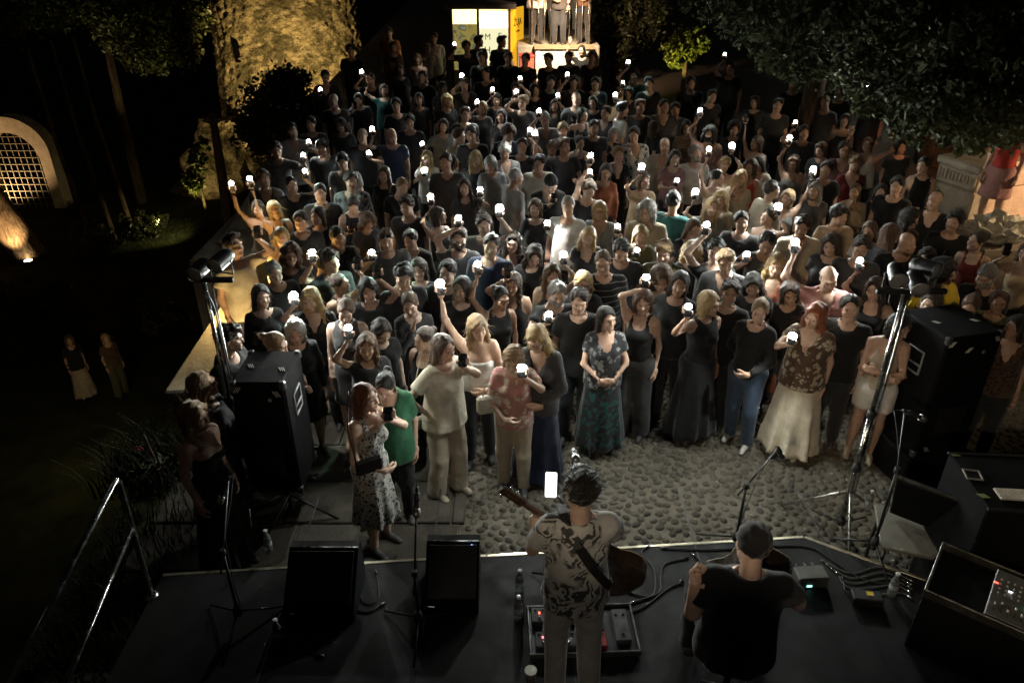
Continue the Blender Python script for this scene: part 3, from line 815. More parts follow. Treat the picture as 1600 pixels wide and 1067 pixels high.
def phone_meshes():
    d = {}
    m = MB(); m.add(*rounded_slab(.074, .009, .152, .012)); o = m.build('case', M_PHONE); d['case'] = o.data; bpy.data.objects.remove(o)
    m = MB(); m.add(*rounded_slab(.066, .001, .142, .009)); o = m.build('screen', m_emit('phone_screen', (.75, .85, 1), 1.2)); d['screen'] = o.data; bpy.data.objects.remove(o)
    m = MB(); m.add(*rounded_slab(.028, .003, .032, .007)); o = m.build('camera_bump', M_PHONE); d['bump'] = o.data; bpy.data.objects.remove(o)
    m = MB().lathe((0, 0, 0), [(.032, 0), (.031, .006), (.023, .014), (.001, .018)], 14, (0, -1, 0)); o = m.build('torch_glare_lens', M_LED); d['led'] = o.data; bpy.data.objects.remove(o)  # lens made oversized, its bright disc stands in for the torch's glare
    return d
def phone(loc, Rm, sx, label, lit=True, power=1.0, col=(.95, 1, .93), bright=0.0):
    d = shared('phone', phone_meshes)
    root = thing('smartphone', label, 'phone', loc, 0, 'phones held up in the crowd')
    M = Matrix([list(r) for r in Rm]).to_4x4(); root.rotation_euler = M.to_euler()
    case = link('case', d['case'], root)
    link('camera_bump', d['bump'], root, (sx * .018, -.0058, .052 if not lit else .005))
    sc = link('screen', d['screen'], root, (0, .0049, 0))
    if bright:
        sc.data = d['screen'].copy(); sc.data.materials.clear(); sc.data.materials.append(m_emit('bright_screen', (.92, .97, 1), bright))
    if lit:
        tl = link('torch_glare_lens', d['led'], root, (-sx * .003, -.0055, .046)); tl.scale = (min(1.45, .95 * power ** .4),) * 3
        l = bpy.data.lights.new('torch_light', 'SPOT'); l.spot_size = R(176); l.spot_blend = .15; l.energy = TORCH * power * (1.0 if loc[1] < 10.5 else .45); l.color = col; l.shadow_soft_size = .012
        lo = bpy.data.objects.new('torch_light', l); COL.objects.link(lo); lo.parent = root
        lo.location = (-sx * .003, -.033, .046); lo.rotation_euler = Vector((0, -1, -.12)).to_track_quat('-Z', 'Y').to_euler()
    return root
def glasses(root, HM, up=0.0, dark=False):
    m = MB()
    for sx in (-1, 1):
        c = (sx * .031, -.104, -.004 + up); n = 12
        ring = [HM(np.array([[c[0] + .025 * math.cos(a), c[1] + abs(math.cos(a)) * .004, c[2] + .02 * math.sin(a)]]))[0] for a in np.linspace(0, 2 * math.pi, n + 1)]
        m.tube(ring, .0022, 5, False)
        m.tube([HM(np.array([[sx * .056, -.1, up]]))[0], HM(np.array([[sx * .084, .015, .004 + up]]))[0]], .0022, 5)
        if dark: m.add([tuple(q) for q in ring[:-1]], [tuple(range(n))])
    m.tube([HM(np.array([[-.008, -.107, up]]))[0], HM(np.array([[.008, -.107, up]]))[0]], .0022, 5)
    return m.build('glasses', M_GLASS, root)

# ------------------------------------------------------------------ people
PLACED = []; PEOPLE = {}; OFF = []
def head_place(px, py, h, zb=None, hz=None):
    """a standing person whose head centre shows at (px, py)"""
    zb_ = 0.0 if zb is None else zb
    for _ in range(30):
        p = at_z(px, py, zb_ + h * (1.635 / 1.75) if hz is None else hz)
        if zb is not None: break
        zb_ = .5 * zb_ + .5 * gz(p.y)
    return p, zb_
def person(px, py, label, S=None, z=None, al='down', ar='down', yaw=0, face=None, near=None, ph={}, gl=0, cat='person', hz=None, group='people in the concert crowd', **sp):
    i = len(PLACED); rng = np.random.default_rng(1000 + i)
    sex = sp.get('sex', 'f'); h0 = sp.pop('h', None); fixed = h0 is not None
    if h0 is None: h0 = (1.66 if sex == 'f' else 1.77) + rng.uniform(-.06, .06)
    best = None
    for dh in ([0] if fixed else [0, .03, -.03, .06, -.06, .09, -.09, .12, -.12]):
        p, zb = head_place(px, py, h0 + dh, z, hz)
        dm = min([math.hypot(p.x - q[0], p.y - q[1]) for q in PLACED] + [9])
        if best is None or dm > best[0] + .02: best = (dm, p, zb, h0 + dh)
        if dm > .40: break
    dm, p, zb, h = best
    PLACED.append((p.x, p.y)); sp['h'] = h
    base = np.array([p.x, p.y, zb])
    yw = (math.atan2(-p.x * .75, p.y - 2.0) if face is None else 0) + R(yaw if face is None else face) + (rng.uniform(-.3, .3) if face is None else 0)
    Rz = rotz(yw)
    depth = p.y * CT + (CAM_Z - p.z) * ST
    if near is None: near = 0 if depth < 6.6 else (1 if depth < 8.9 else 2)
    sp['near'] = near
    s = h / 1.75; sw = (.172 if sex == 'm' else .148)
    arms = []
    for k, a in enumerate((al, ar)):
        sx = -1 if k == 0 else 1
        if isinstance(a, str): arms.append(a); continue
        kind, q = a[0], a[1]
        if kind == 'world': arms.append(('at', Rz.T @ (np.array(q) - base), Rz.T @ np.array(a[3], float), a[2], Rz.T @ np.array(a[4], float), a[5])); continue
        if kind == 'loc': arms.append(('at', np.array(q) * s, np.array(a[3]), a[2], a[4], a[5])); continue
        Sw = base + Rz @ (np.array([sx * sw, .012, 1.408]) * s)
        d = np.array(ray(*q)); o = np.array([0, 0, CAM_Z]); tt = ((Sw - o) @ d) / (d @ d)
        reach = .53 * s; cb = None
        for dt in np.linspace(-.75, .3, 43):
            W = o + d * (tt + dt); hand = W - [0, 0, .15]
            L = np.linalg.norm(hand - Sw); fr = (Rz.T @ (W - Sw))[1]
            cost = abs(L - .46 * s) * 1.2 + max(0, L - reach) * 12 + max(0, fr + .02) * 1.5 + max(0, .2 - L) * 3
            if cb is None or cost < cb[0]: cb = (cost, W, L)
        W = cb[1]
        if cb[2] > reach + .03: OFF.append((label[:30], q, round(cb[2] - reach, 2)))
        fw = unit(np.array([0, .5, 3.2]) - W) * [1, 1, .55] + [0, 0, -.05]
        if face is not None and kind == 'film': fw = Rz @ np.array([0, -1, -.1])
        arms.append((kind, Rz.T @ (W - base), Rz.T @ unit(fw), *a[2:]))
    sp['arms'] = tuple(arms)
    gl_, bag = gl, None
    root = thing('person', label, cat, tuple(base), yw, group)
    hyv = sp.pop('hy', None); hpv = sp.pop('hp', None)
    if hyv is None: hyv = rng.uniform(-22, 22)
    if hpv is None: hpv = rng.uniform(-6, 8)
    if 'hr' not in sp: sp['hr'] = rng.uniform(-9, 9)
    if 'fat' not in sp: sp['fat'] = max(0.0, rng.normal(.004, .014))
    if 'lean' not in sp and not sp.get('sit'): sp['lean'] = rng.uniform(-.05, .05)
    if sp.get('hair') == 'short': sp['hair'] = ('short', 'messy', 'sidepart', 'messy', 'sidepart')[int(rng.integers(5))]
    fig, phones, HM, info = figure(rng, hy=hyv, hp=-hpv if False else hpv, **sp)
    objs = build_person(root, rng, fig, sp)
    if gl_: glasses(root, HM, .085 if gl_ == 2 else 0, gl_ == 2)
    PEOPLE[i] = root
    for (k, W, Fm, sx, kind) in phones:
        c = W + Fm @ np.array([0, -.0265, .095])
        o = ph.get('o', {})
        lab = (('lit phone held by ' if kind == 'phone' else 'dark phone raised by ') + (S or label))
        if ph.get('bright'): lab = 'phone with glowing screen held by ' + (S or label)
        pw = Rz @ c + base
        phone(tuple(pw), Rz @ Fm, sx, lab, kind == 'phone', ph.get('p', 1.0), ph.get('col', (.95, 1, .93)), ph.get('bright', 0))
    root['_'] = 0; del root['_']
    return dict(root=root, HM=HM, base=base, Rz=Rz, info=info, objs=objs)
def L(x, y): return ('phone', (x, y))
def FI(x, y): return ('film', (x, y))
f, m = 'f', 'm'
EYE[0] = 4.3; BEFORE = set(COL.objects)
# ------------------------------------------------------------------ the setting
@cached
def m_ground():
    t = NT('trodden_mortar'); co = t.co()
    n = t.noise(co, 3.5, 6); n2 = t.noise(co, 60, 4)
    t.set(t.mix(.35, t.ramp(n, [(.3, (.10, .087, .066)), (.7, (.17, .148, .112))]), t.ramp(n2, [(.3, (.06, .053, .042)), (.7, (.18, .158, .12))])), .85, spec=.3)
    return t.bump(n2, .5, .02).m
@cached
def m_stone(c, sc=9, bs=.6):
    t = NT('stone'); co = t.co(); n = t.noise(co, sc, 7, .65); n2 = t.noise(co, sc * 9, 4)
    t.set(t.mix(.3, t.ramp(n, [(.3, v3(c, .6)), (.7, v3(c, 1.3))]), t.ramp(n2, [(.35, v3(c, .5)), (.65, v3(c, 1.4))])), .75, spec=.35)
    return t.bump(t.mix(.4, n, n2), bs, .02).m
@cached
def m_grass_ground():
    t = NT('lawn_soil'); co = t.co(); n = t.noise(co, 1.3, 6)
    t.set(t.ramp(n, [(.3, (.012, .014, .006)), (.55, (.03, .035, .012)), (.75, (.05, .05, .02))]), .95, spec=.1)
    return t.bump(t.noise(co, 40, 4), .6, .05).m
@cached
def m_leaf(c, gl=.45):
    t = NT('leaf'); co = t.co(); n = t.noise(co, 2.2, 3)
    t.set(t.ramp(n, [(.3, v3(c, .6)), (.7, v3(c, 1.4))]), gl, spec=.5); return t.m
@cached
def m_bark(c=(.16, .115, .075)):
    t = NT('bark'); co = t.co((1, 1, .16)); n = t.noise(co, 16, 6, .7)
    t.set(t.ramp(n, [(.35, v3(c, .3)), (.6, v3(c, 1.15))]), .9, spec=.15)
    return t.bump(n, 1.0, .08).m
M_STEEL = m_plain('steel', (.55, .55, .53), .22, 1.0)
M_ALU = m_plain('aluminium', (.5, .49, .45), .3, 1.0)
M_BLACK = m_plain('black_paint', (.012, .012, .013), .42)
M_RUB = m_plain('rubber', (.012, .012, .012), .6)
M_CAB = m_plain('cabinet_carpet', (.005, .005, .0055), .9, 0.0, .12)

# plaza: one sheet with the slope towards the back
XS = [-3.35, -2, -1, 0, 1, 2, 3, 4, 6, 9, 14, 22, 40]; YS = [-8, 0, 3, 4, 5, 6, 7, 8, 9, 10, 11, 11.5, 12.5, 14, 15.5, 16.5, 20, 28, 45, 70]
V = []; Q = []
for iy, y in enumerate(YS):
    for ix, x in enumerate(XS):
        V.append(((x if ix else (-3.1 if y < 8 else -4.6 if y > 10.2 else -3.6)), y, g0(y)))
n = len(XS)
for iy in range(len(YS) - 1):
    for ix in range(n - 1): a = iy * n + ix; Q.append((a, a + 1, a + n + 1, a + n))
plaza = tag(link('plaza', mesh_np('plaza', V, Q, [m_ground()], None, False)), kind='structure')
garden = tag(link('garden', mesh_np('garden', [(-90, -10, -4.6), (-2.5, -10, -4.6), (-2.5, 120, -4.4), (-90, 120, -4.2)], [(0, 1, 2, 3)], [m_grass_ground()], None, False)), kind='structure')
# retaining wall and parapet on the left edge of the plaza
tp = m_stone((.34, .30, .23), 5, .8)
par = thing('parapet_wall', 'pale stone parapet lit yellow along the left edge of the square', 'wall', (-3.3, 7, 0))
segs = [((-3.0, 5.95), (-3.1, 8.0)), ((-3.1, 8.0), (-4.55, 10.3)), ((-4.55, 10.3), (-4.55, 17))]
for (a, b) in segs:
    A, B = Vector((*a, 0)), Vector((*b, 0)); d = (B - A); L_ = d.length; an = math.atan2(d.y, d.x); rm = Matrix.Rotation(an, 3, 'Z')
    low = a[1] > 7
    o = MB().box((A + B) / 2 - Vector((-3.3, 7, 2.1 if not low else 2.5)), (L_, .42, 4.95), rm, .01).build('wall', m_stone((.3, .26, .2) if not low else (.1, .09, .07), 4, .8), par)  # rear segments get darker stone, their shade put into the colour
    if low: continue
    o = MB().box((A + B) / 2 - Vector((-3.3, 7, 0)) + Vector((0, 0, .44)), (L_ + .04, .5, .12), rm, .02).build('coping', tp, par)
rw = tag(MB().box((-3.1, .9, -2.35), (.5, 10, 4.5)).build('retaining_wall', m_stone((.2, .18, .14), 4, .8)), 'dark stone retaining wall below the stage on the left', 'wall')

# cobbles: river pebbles set in mortar, and dark slabs on the left
rng = np.random.default_rng(5)
def pebble(seed):
    r = np.random.default_rng(seed); n1, n2 = 9, 3; vs = [(0, 0, .017)]; fs = []
    ra = 1 + r.uniform(-.14, .14, n1)
    for j in range(1, n2 + 1):
        ph = j / n2 * 1.5
        for k in range(n1):
            a = 2 * math.pi * k / n1; vs.append((.035 * math.sin(ph) * ra[k] * math.cos(a), .035 * math.sin(ph) * ra[k] * math.sin(a), .016 * math.cos(ph) - .002))
    fs += [(0, 1 + k, 1 + (k + 1) % n1) for k in range(n1)]
    for j in range(n2 - 1): fs += [(1 + j * n1 + k, 1 + (j + 1) * n1 + k, 1 + (j + 1) * n1 + (k + 1) % n1, 1 + j * n1 + (k + 1) % n1) for k in range(n1)]
    return vs, fs
PEBM = [m_stone((.075, .062, .046), 30, .4), m_stone((.10, .084, .062), 30, .4), m_stone((.055, .047, .037), 30, .4), m_stone((.125, .105, .08), 30, .4)]
pm = []
for i in range(8):
    b = MB(); b.add(*pebble(i), smooth=True); o = b.build('cobblestone', PEBM[i % 4]); pm.append(o.data); bpy.data.objects.remove(o)
pts = []; cell = {}
sp_ = .064
for _ in range(60000):
    x, y = rng.uniform(-.36, 5.4), rng.uniform(4.2, 7.2)
    k = (int(x / sp_), int(y / sp_)); ok = True
    for i in (-1, 0, 1):
        for j in (-1, 0, 1):
            for q in cell.get((k[0] + i, k[1] + j), ()):
                if (q[0] - x) ** 2 + (q[1] - y) ** 2 < sp_ ** 2: ok = False
    if ok: cell.setdefault(k, []).append((x, y)); pts.append((x, y))
def vis_rank(p):
    x, y = pix((p[0], p[1], 0)); inside = 745 < x < 1420 and 655 < y < 862
    return (0 if inside else 1, p[1])
pts.sort(key=vis_rank)
restV = []; restF = []
for i, (x, y) in enumerate(pts):
    a = rng.uniform(0, 6.28); sx_, sy_ = rng.uniform(.85, 1.25), rng.uniform(.72, 1.0)
    if i < 300:
        o = link('cobblestone', pm[i % 8], plaza, (x, y, .004)); o.rotation_euler = (rng.uniform(-.12, .12), rng.uniform(-.12, .12), a); o.scale = (sx_, sy_, rng.uniform(.7, 1.3))
    else:
        vs, fs = pebble(i % 8); c, s_ = math.cos(a), math.sin(a); b = len(restV); hz_ = rng.uniform(.7, 1.3)
        restV += [(x + c * v[0] * sx_ - s_ * v[1] * sy_, y + s_ * v[0] * sx_ + c * v[1] * sy_, .004 + v[2] * hz_) for v in vs]; restF += [tuple(q + b for q in f_) for f_ in fs]
me = bpy.data.meshes.new('cobbles_beyond'); me.from_pydata(restV, [], restF); me.polygons.foreach_set('use_smooth', [True] * len(restF))
t = NT('pebble_mix'); co = t.co(); vo = t.node('TexVoronoi'); vo.inputs['Scale'].default_value = 11; t.l.new(co, vo.inputs['Vector'])
t.set(t.mix(.4, t.ramp(vo.outputs['Color'], [(.2, (.05, .043, .034)), (.8, (.12, .10, .075))]), t.ramp(t.noise(co, 40, 4), [(.3, (.045, .04, .03)), (.7, (.13, .11, .085))])), .7, spec=.4)
me.materials.append(t.bump(t.noise(co, 90, 3), .3, .01).m)
tag(link('cobbles_beyond', me, plaza), kind='stuff')
y = 4.15; row = 0
while y < 8.2:
    hgt = rng.uniform(.38, .55); x = -3.05 + rng.uniform(0, .3)
    while x < -.45:
        w = min(rng.uniform(.45, .85), -.38 - x)
        if w > .12: MB().box((x + w / 2, y + hgt / 2, .0), (w - .02, hgt - .02, .05 + rng.uniform(0, .012)), None, .008).build('paving_slab', m_stone((.075, .065, .05), 6, .5), plaza)
        x += w
    y += hgt; row += 1

# ---- stone tower
def rubble_tower():
    na, nz = 200, 150; vs = []; rg = np.random.default_rng(9)
    for j in range(nz + 1):
        z = -4.6 + 12 * j / nz; r = 3.05 - .055 * (z + 4.6)
        for i in range(na):
            a = 2 * math.pi * i / na
            vs.append((r + .06 * math.sin(a * 31 + 3 * math.sin(z * 6.1)) * math.sin(z * 8.3 + a * 9) + rg.normal() * .022, a, z))
    V_ = [(r * math.cos(a), r * math.sin(a), z) for r, a, z in vs]
    F_ = [(j * na + i, j * na + (i + 1) % na, (j + 1) * na + (i + 1) % na, (j + 1) * na + i) for j in range(nz) for i in range(na)]
    return V_, F_
tw = thing('stone_tower', 'round rubble stone tower floodlit warm yellow, upper left', 'tower', (-8.75, 31.6, 0))
t = NT('rubble'); co = t.co((1, 1, 1.25)); vo = t.node('TexVoronoi', feature='F1'); vo.inputs['Scale'].default_value = 4.2
mx = t.mix(.25, co, t.noise(co, 5, 4), 'ADD'); t.l.new(mx, vo.inputs['Vector'])
col = t.mix(.55, t.ramp(vo.outputs['Color'], [(.1, (.2, .16, .09)), (.9, (.42, .35, .22))]), t.ramp(t.noise(co, 9, 7, .7), [(.3, (.07, .055, .03)), (.6, (.40, .33, .2))]))
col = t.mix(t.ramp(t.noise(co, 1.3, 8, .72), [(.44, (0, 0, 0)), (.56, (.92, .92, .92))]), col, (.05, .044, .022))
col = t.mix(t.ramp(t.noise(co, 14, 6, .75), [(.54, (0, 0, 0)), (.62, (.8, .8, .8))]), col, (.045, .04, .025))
t.set(col, .9, spec=.2); t.bump(t.mix(.5, vo.outputs['Distance'], t.noise(co, 18, 6)), 1.0, .2)
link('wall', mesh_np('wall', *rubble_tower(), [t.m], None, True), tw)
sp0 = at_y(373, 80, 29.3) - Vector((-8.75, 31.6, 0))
MB().box(sp0 + Vector((.0, -.02, 0)), (.2, .5, .75), None, .03).build('arrow_slit', m_plain('slit_shade_black', (.002, .002, .002), 1.0, 0.0, 0.0), tw)  # near-black box, painted as the shade inside the slit
rock = thing('rock_outcrop', 'rough lit rock footing below the tower on its left', 'rock', (-10.8, 28.6, -4.6))
vs = []; fs = []; rg = np.random.default_rng(2); na = 28
for j in range(9):
    for i in range(na):
        a = 2 * math.pi * i / na; r = 2.3 * (1 - .085 * j) + rg.normal() * .14; vs.append((r * math.cos(a), r * .8 * math.sin(a), j * .32 + rg.normal() * .06))
fs = [(j * na + i, j * na + (i + 1) % na, (j + 1) * na + (i + 1) % na, (j + 1) * na + i) for j in range(8) for i in range(na)]
me = bpy.data.meshes.new('boulder'); me.from_pydata(vs, [], fs + [tuple(8 * na + i for i in range(na))]); me.materials.append(t.m); link('boulder', me, rock)
lamp('tower_floodlight', 'SPOT', (-6.3, 22.5, -4.2), 8200, (1, .70, .28), (-8.4, 30, 1.2), .1, 62, .5)
lamp('tower_side_floodlight', 'SPOT', (-12.5, 24, -4.3), 450, (1, .72, .3), (-10.4, 29, -2.6), .1, 50, .6)

# ---- arched garden gate with lattice, left
gt = thing('garden_gate', 'arched stone gateway with iron lattice grille lit warm from inside', 'gate', (-16.5, 25, -4.6))
gw = m_stone((.42, .34, .24), 4, .7)
c0 = at_y(5, 330, 25); arcx, arcr = -16.05, 1.0
vs = []; fs = []
N = 20
inn = [(arcr * math.cos(math.pi * k / N), 1.75 + arcr * 1.05 * math.sin(math.pi * k / N)) for k in range(N + 1)]
inn = [(arcr, 0)] + inn + [(-arcr, 0)]; out = [(x * 1.42, z * 1.2 if z > 0 else 0) for x, z in inn]
for y_ in (0, .55): vs += [(x + .45, y_, z) for x, z in inn] + [(x + .45, y_, z) for x, z in out]
K = len(inn)
for i in range(K - 1):
    fs += [(i, i + 1, K + i + 1, K + i), (i + 1, i, 2 * K + i, 2 * K + i + 1), (K + i, K + i + 1, 3 * K + i + 1, 3 * K + i)]
me = bpy.data.meshes.new('arch'); me.from_pydata(vs, [], fs); me.materials.append(gw); link('arch', me, gt)
for k in range(9):
    x = -.9 + .225 * k; hh = 1.75 + 1.05 * math.sqrt(max(0, 1 - x * x))
    MB().box((x + .45, .06, hh / 2), (.022, .03, hh)).build('vertical_bar', m_plain('iron', (.22, .19, .13), .5, .6), gt)
for k in range(11):
    z = .15 + .25 * k; hw = 1.0 if z < 1.75 else math.sqrt(max(.02, 1 - ((z - 1.75) / 1.05) ** 2))
    MB().box((.45, .03, z), (2 * hw, .028, .022)).build('crossbar', m_plain('iron', (.22, .19, .13), .5, .6), gt)
gt.location = (at_y(50, 330, 25).x - .45, 25, -4.6 + .35); gt.scale = (.88, 1, .92)
lamp('gate_lamp', 'SPOT', (-18.2, 23.4, -4.2), 700, (1, .66, .34), (-17.2, 25.2, -2.4), .08, 80, .5)

def blades(n, x0, x1, y0, y1, z, hgt, seed, w=.012):
    rg = np.random.default_rng(seed); V_ = []; F_ = []
    for i in range(n):
        x, y = rg.uniform(x0, x1), rg.uniform(y0, y1); a = rg.uniform(0, 6.28); l = hgt * rg.uniform(.6, 1.2); dx, dy = math.cos(a), math.sin(a); b = len(V_)
        for k in range(4):
            t_ = k / 3; o_ = l * .45 * t_ * t_; ww = w * (1 - t_ * .9)
            V_ += [(x + dx * o_ - dy * ww, y + dy * o_ + dx * ww, z + l * t_ * (1 - .2 * t_)), (x + dx * o_ + dy * ww, y + dy * o_ - dx * ww, z + l * t_ * (1 - .2 * t_))]
        F_ += [(b + 2 * k, b + 2 * k + 1, b + 2 * k + 3, b + 2 * k + 2) for k in range(3)]
    return V_, F_
# ---- trees
def leaves(blobs, n, size, seed, asp=.55):
    rg = np.random.default_rng(seed); C_ = []; tot = sum(b[3] * b[4] * b[5] for b in blobs) ** 1.0
    for b in blobs:
        k = max(8, int(n * b[3] * b[4] * b[5] / tot)); ncl = max(4, k // 45)
        d = rg.normal(size=(ncl, 3)); d /= np.linalg.norm(d, axis=1)[:, None]; d *= rg.uniform(.25, 1.0, (ncl, 1)) ** .6
        cl = d * [b[3], b[4], b[5]] + [b[0], b[1], b[2]]
        p = cl[rg.integers(ncl, size=k)] + rg.normal(size=(k, 3)) * min(b[3], b[4], b[5]) * .16
        C_.append(p)
    C_ = np.concatenate(C_); k = len(C_)
    u = rg.normal(size=(k, 3)); u /= np.linalg.norm(u, axis=1)[:, None]; w = rg.normal(size=(k, 3)); w -= u * (w * u).sum(1)[:, None]; w /= np.linalg.norm(w, axis=1)[:, None]
    s_ = size * rg.uniform(.6, 1.35, (k, 1)); nn = np.cross(u, w)
    V_ = np.stack([C_ - u * s_, C_ + w * s_ * asp + nn * s_ * .15, C_ + u * s_, C_ - w * s_ * asp + nn * s_ * .15], 1).reshape(-1, 3)
    return V_, np.arange(4 * k).reshape(k, 4)
def tree(name, label, base, trunk, blobs, n, size, col, seed, limbs=(), tr=.2, group=None, gl=.45, cat='tree', bark=None):
    t_ = thing(name, label, cat, tuple(base), 0, group); b0 = Vector(base)
    mb = MB(); tp_ = [Vector(p) - b0 for p in trunk]
    mb.tube(tp_, [tr * (1 - .55 * i / max(1, len(tp_) - 1)) for i in range(len(tp_))], 12)
    mb.build('trunk', bark or m_bark(), t_)
    for l in limbs:
        q = [Vector(p) - b0 for p in l]; MB().tube(q, [tr * .4 * (1 - .8 * i / (len(q) - 1)) for i in range(len(q))], 8).build('limb', bark or m_bark(), t_)
    bl = [(b[0] - b0.x, b[1] - b0.y, b[2] - b0.z, *b[3:]) for b in blobs]
    link('crown', mesh_np('crown', *leaves(bl, n, size, seed), [m_leaf(col, gl)], None, False), t_)
    return t_
def bl(px, py, Y, rx, ry, rz): p = at_y(px, py, Y); return (p.x, p.y, p.z, rx, ry, rz)
GRN = (.07, .085, .035)
tree('broadleaf_tree', 'large dark broadleaf tree overhanging the crowd, upper right', (8.6, 10.5, 0), [(8.6, 10.5, 0), (8.3, 10.3, 1.6), (7.9, 10, 3), (7.6, 9.6, 4.6)],
     [bl(1480, 60, 8.6, 1.2, 1.1, .55), bl(1560, 110, 8.2, 1.0, .9, .6), bl(1450, 150, 8.3, .8, .8, .4), bl(1530, 180, 8.0, .75, .8, .35), bl(1400, 90, 8.8, .7, .8, .5), bl(1470, 225, 7.9, .42, .5, .16), bl(1545, 195, 7.8, .5, .5, .16), bl(1365, 160, 8.6, .28, .4, .28), bl(1385, 30, 9.3, .8, .9, .45), bl(1590, 30, 8.8, .9, .9, .6)],
     30000, .038, GRN, 1, [[(8.0, 10, 3), (6.8, 9, 3.3), (5.6, 8.4, 3.0), (4.8, 8.2, 2.6)], [(7.9, 9.9, 3.4), (7, 8.6, 3.6), (6, 8.2, 3.4)]], .3, None, .7)
tree('lime_tree', 'leafy branches hanging in from the top, right of the lit leaves', (5.2, 13.4, .3), [(5.2, 13.4, .3), (5.1, 13.2, 2.2), (4.9, 12.8, 4.4), (4.8, 12.5, 6)],
     [bl(1230, 20, 10.2, .9, .8, .4), bl(1170, 10, 10.4, .7, .8, .3), bl(1240, 90, 10, .5, .55, .3), bl(1290, 60, 10, .5, .6, .5), bl(1110, 8, 10.6, .5, .6, .2), bl(1310, 10, 10, .6, .6, .4)],
     14000, .04, (.08, .10, .045), 2, [[(4.9, 12.8, 4.4), (4.4, 11.5, 4.2), (4.0, 10.4, 3.8)]], .2, None, .7)
tw_t = at_y(1500, 30, 14)
tree('plane_tree', 'tall pale tree trunk lit warm behind the dark leaves, top right', (7.9, 14, .4), [(7.9, 14, .4), (7.8, 14, 2.2), (7.6, 14, 3.8), (7.3, 14, 6)], [bl(1540, -40, 13.5, 1.6, 1.2, .6)], 4000, .05, GRN, 3, (), .34, None, .45, 'tree', m_bark((.3, .22, .14)))
pb = at_y(445, 235, 15.0)
tree('evergreen_bush', 'rounded dark evergreen bush standing before the tower', (-6.1, 15.5, -4.6), [(-6.1, 15.5, -4.6), (-6.1, 15.5, -1), (-6.0, 15.4, 1.0)],
     [bl(435, 170, 15.3, .75, .7, .7), bl(410, 200, 15.2, .55, .6, .55), bl(455, 140, 15.4, .42, .45, .42), bl(470, 195, 15.2, .4, .5, .6), bl(430, 125, 15.4, .25, .3, .25), bl(445, 112, 15.4, .12, .15, .2)], 12000, .05, (.018, .024, .012), 4, (), .16)
tree('lit_shrub', 'shrub with leaves lit bright yellow from below, upper right of centre', (4.1, 18.8, .85), [(4.1, 18.8, .85), (4.1, 18.8, 1.5), (4.3, 18.8, 2.2)],
     [bl(1065, 75, 18.8, .38, .35, .38), bl(1085, 60, 18.8, .4, .4, .3), bl(1058, 95, 18.8, .2, .3, .25)], 2600, .055, (.10, .12, .02), 5, (), .06)
lamp('shrub_spot_lamp', 'SPOT', (3.75, 18.0, .95), 120, (1, .82, .25), (4.25, 18.9, 2.1), .04, 75, .5)
tree('dark_conifer', 'dark tree right of the platform at the top centre', (2.6, 19.5, .8), [(2.6, 19.5, .8), (2.6, 19.5, 3), (2.6, 19.4, 5.5)],
     [bl(960, 50, 19, .6, .6, .7), bl(985, 10, 19.3, .9, .8, .7), bl(940, 15, 19.2, .45, .5, .5), bl(1010, 40, 19.4, .5, .5, .5)], 9000, .05, (.035, .04, .016), 6, (), .18)
tree('garden_tree', 'dim green tree in the garden left of the tower', (-13.5, 26.5, -4.6), [(-13.5, 26.5, -4.6), (-13.4, 26.4, -1), (-13.2, 26.3, 2)],
     [bl(215, 40, 25.5, 1.3, 1.1, .9), bl(275, 30, 25.8, .9, .9, .8), bl(250, 80, 25.2, 1.2, 1, .6), bl(180, 20, 25.6, .9, .9, .6), bl(295, 80, 25.5, .5, .6, .6)], 12000, .085, (.06, .07, .02), 7, (), .2)
lamp('garden_tree_lamp', 'SPOT', (-11.2, 22.8, -4.3), 420, (1, .85, .4), (-12.6, 25.6, 1), .1, 50, .6)
tree('ivy_shrub', 'tall narrow shrub with a few leaves lit yellow, left garden', (-8.6, 20.3, -4.6), [(-8.6, 20.3, -4.6), (-8.6, 20.3, -3), (-8.6, 20.3, -.8)],
     [bl(310, 250, 20.2, .22, .3, .5), bl(300, 285, 20.1, .3, .3, .3), bl(320, 230, 20.2, .15, .2, .3)], 2200, .065, (.10, .11, .02), 8, (), .06)
lamp('ivy_lamp', 'SPOT', (-8.3, 19.4, -3.0), 170, (1, .85, .3), (-8.6, 20.3, -1.6), .05, 70, .5)
# big pine trunk at the left edge with a ground spot
pb = at_z(52, 405, -4.5)
tree('pine_tree', 'leaning old pine trunk with furrowed bark lit from below, left edge', (pb.x, pb.y, -4.6), [(pb.x - .25, pb.y + .3, -4.7), (pb.x - .75, pb.y + .35, -3.2), (pb.x - 1.3, pb.y + .4, -1.6), (pb.x - 2.6, pb.y + .5, 2.0), (pb.x - 3.6, pb.y + .6, 6)], [(pb.x - 3.6, pb.y + .6, 6.5, 2, 2, .8)], 3000, .1, (.03, .04, .02), 9, (), .5, None, .45, 'tree', m_bark((.36, .24, .14)))
gl_ = thing('ground_spotlight', 'small round ground spotlight glowing at the foot of the pine', 'lamp', tuple(at_z(46, 413, -4.58)))
MB().lathe((0, 0, 0), [(.14, 0), (.14, .1), (.12, .12)], 16).build('housing', M_BLACK, gl_); MB().lathe((0, 0, .121), [(.11, 0), (.001, .02)], 16).build('lens', m_emit('lamp_glass', (1, .85, .55), 14), gl_)
q = at_z(46, 413, -4.58); lamp('pine_lamp', 'SPOT', (q.x + .15, q.y - .45, -4.4), 260, (1, .72, .38), (pb.x - 1.0, pb.y + .2, -2.0), .06, 80, .6)
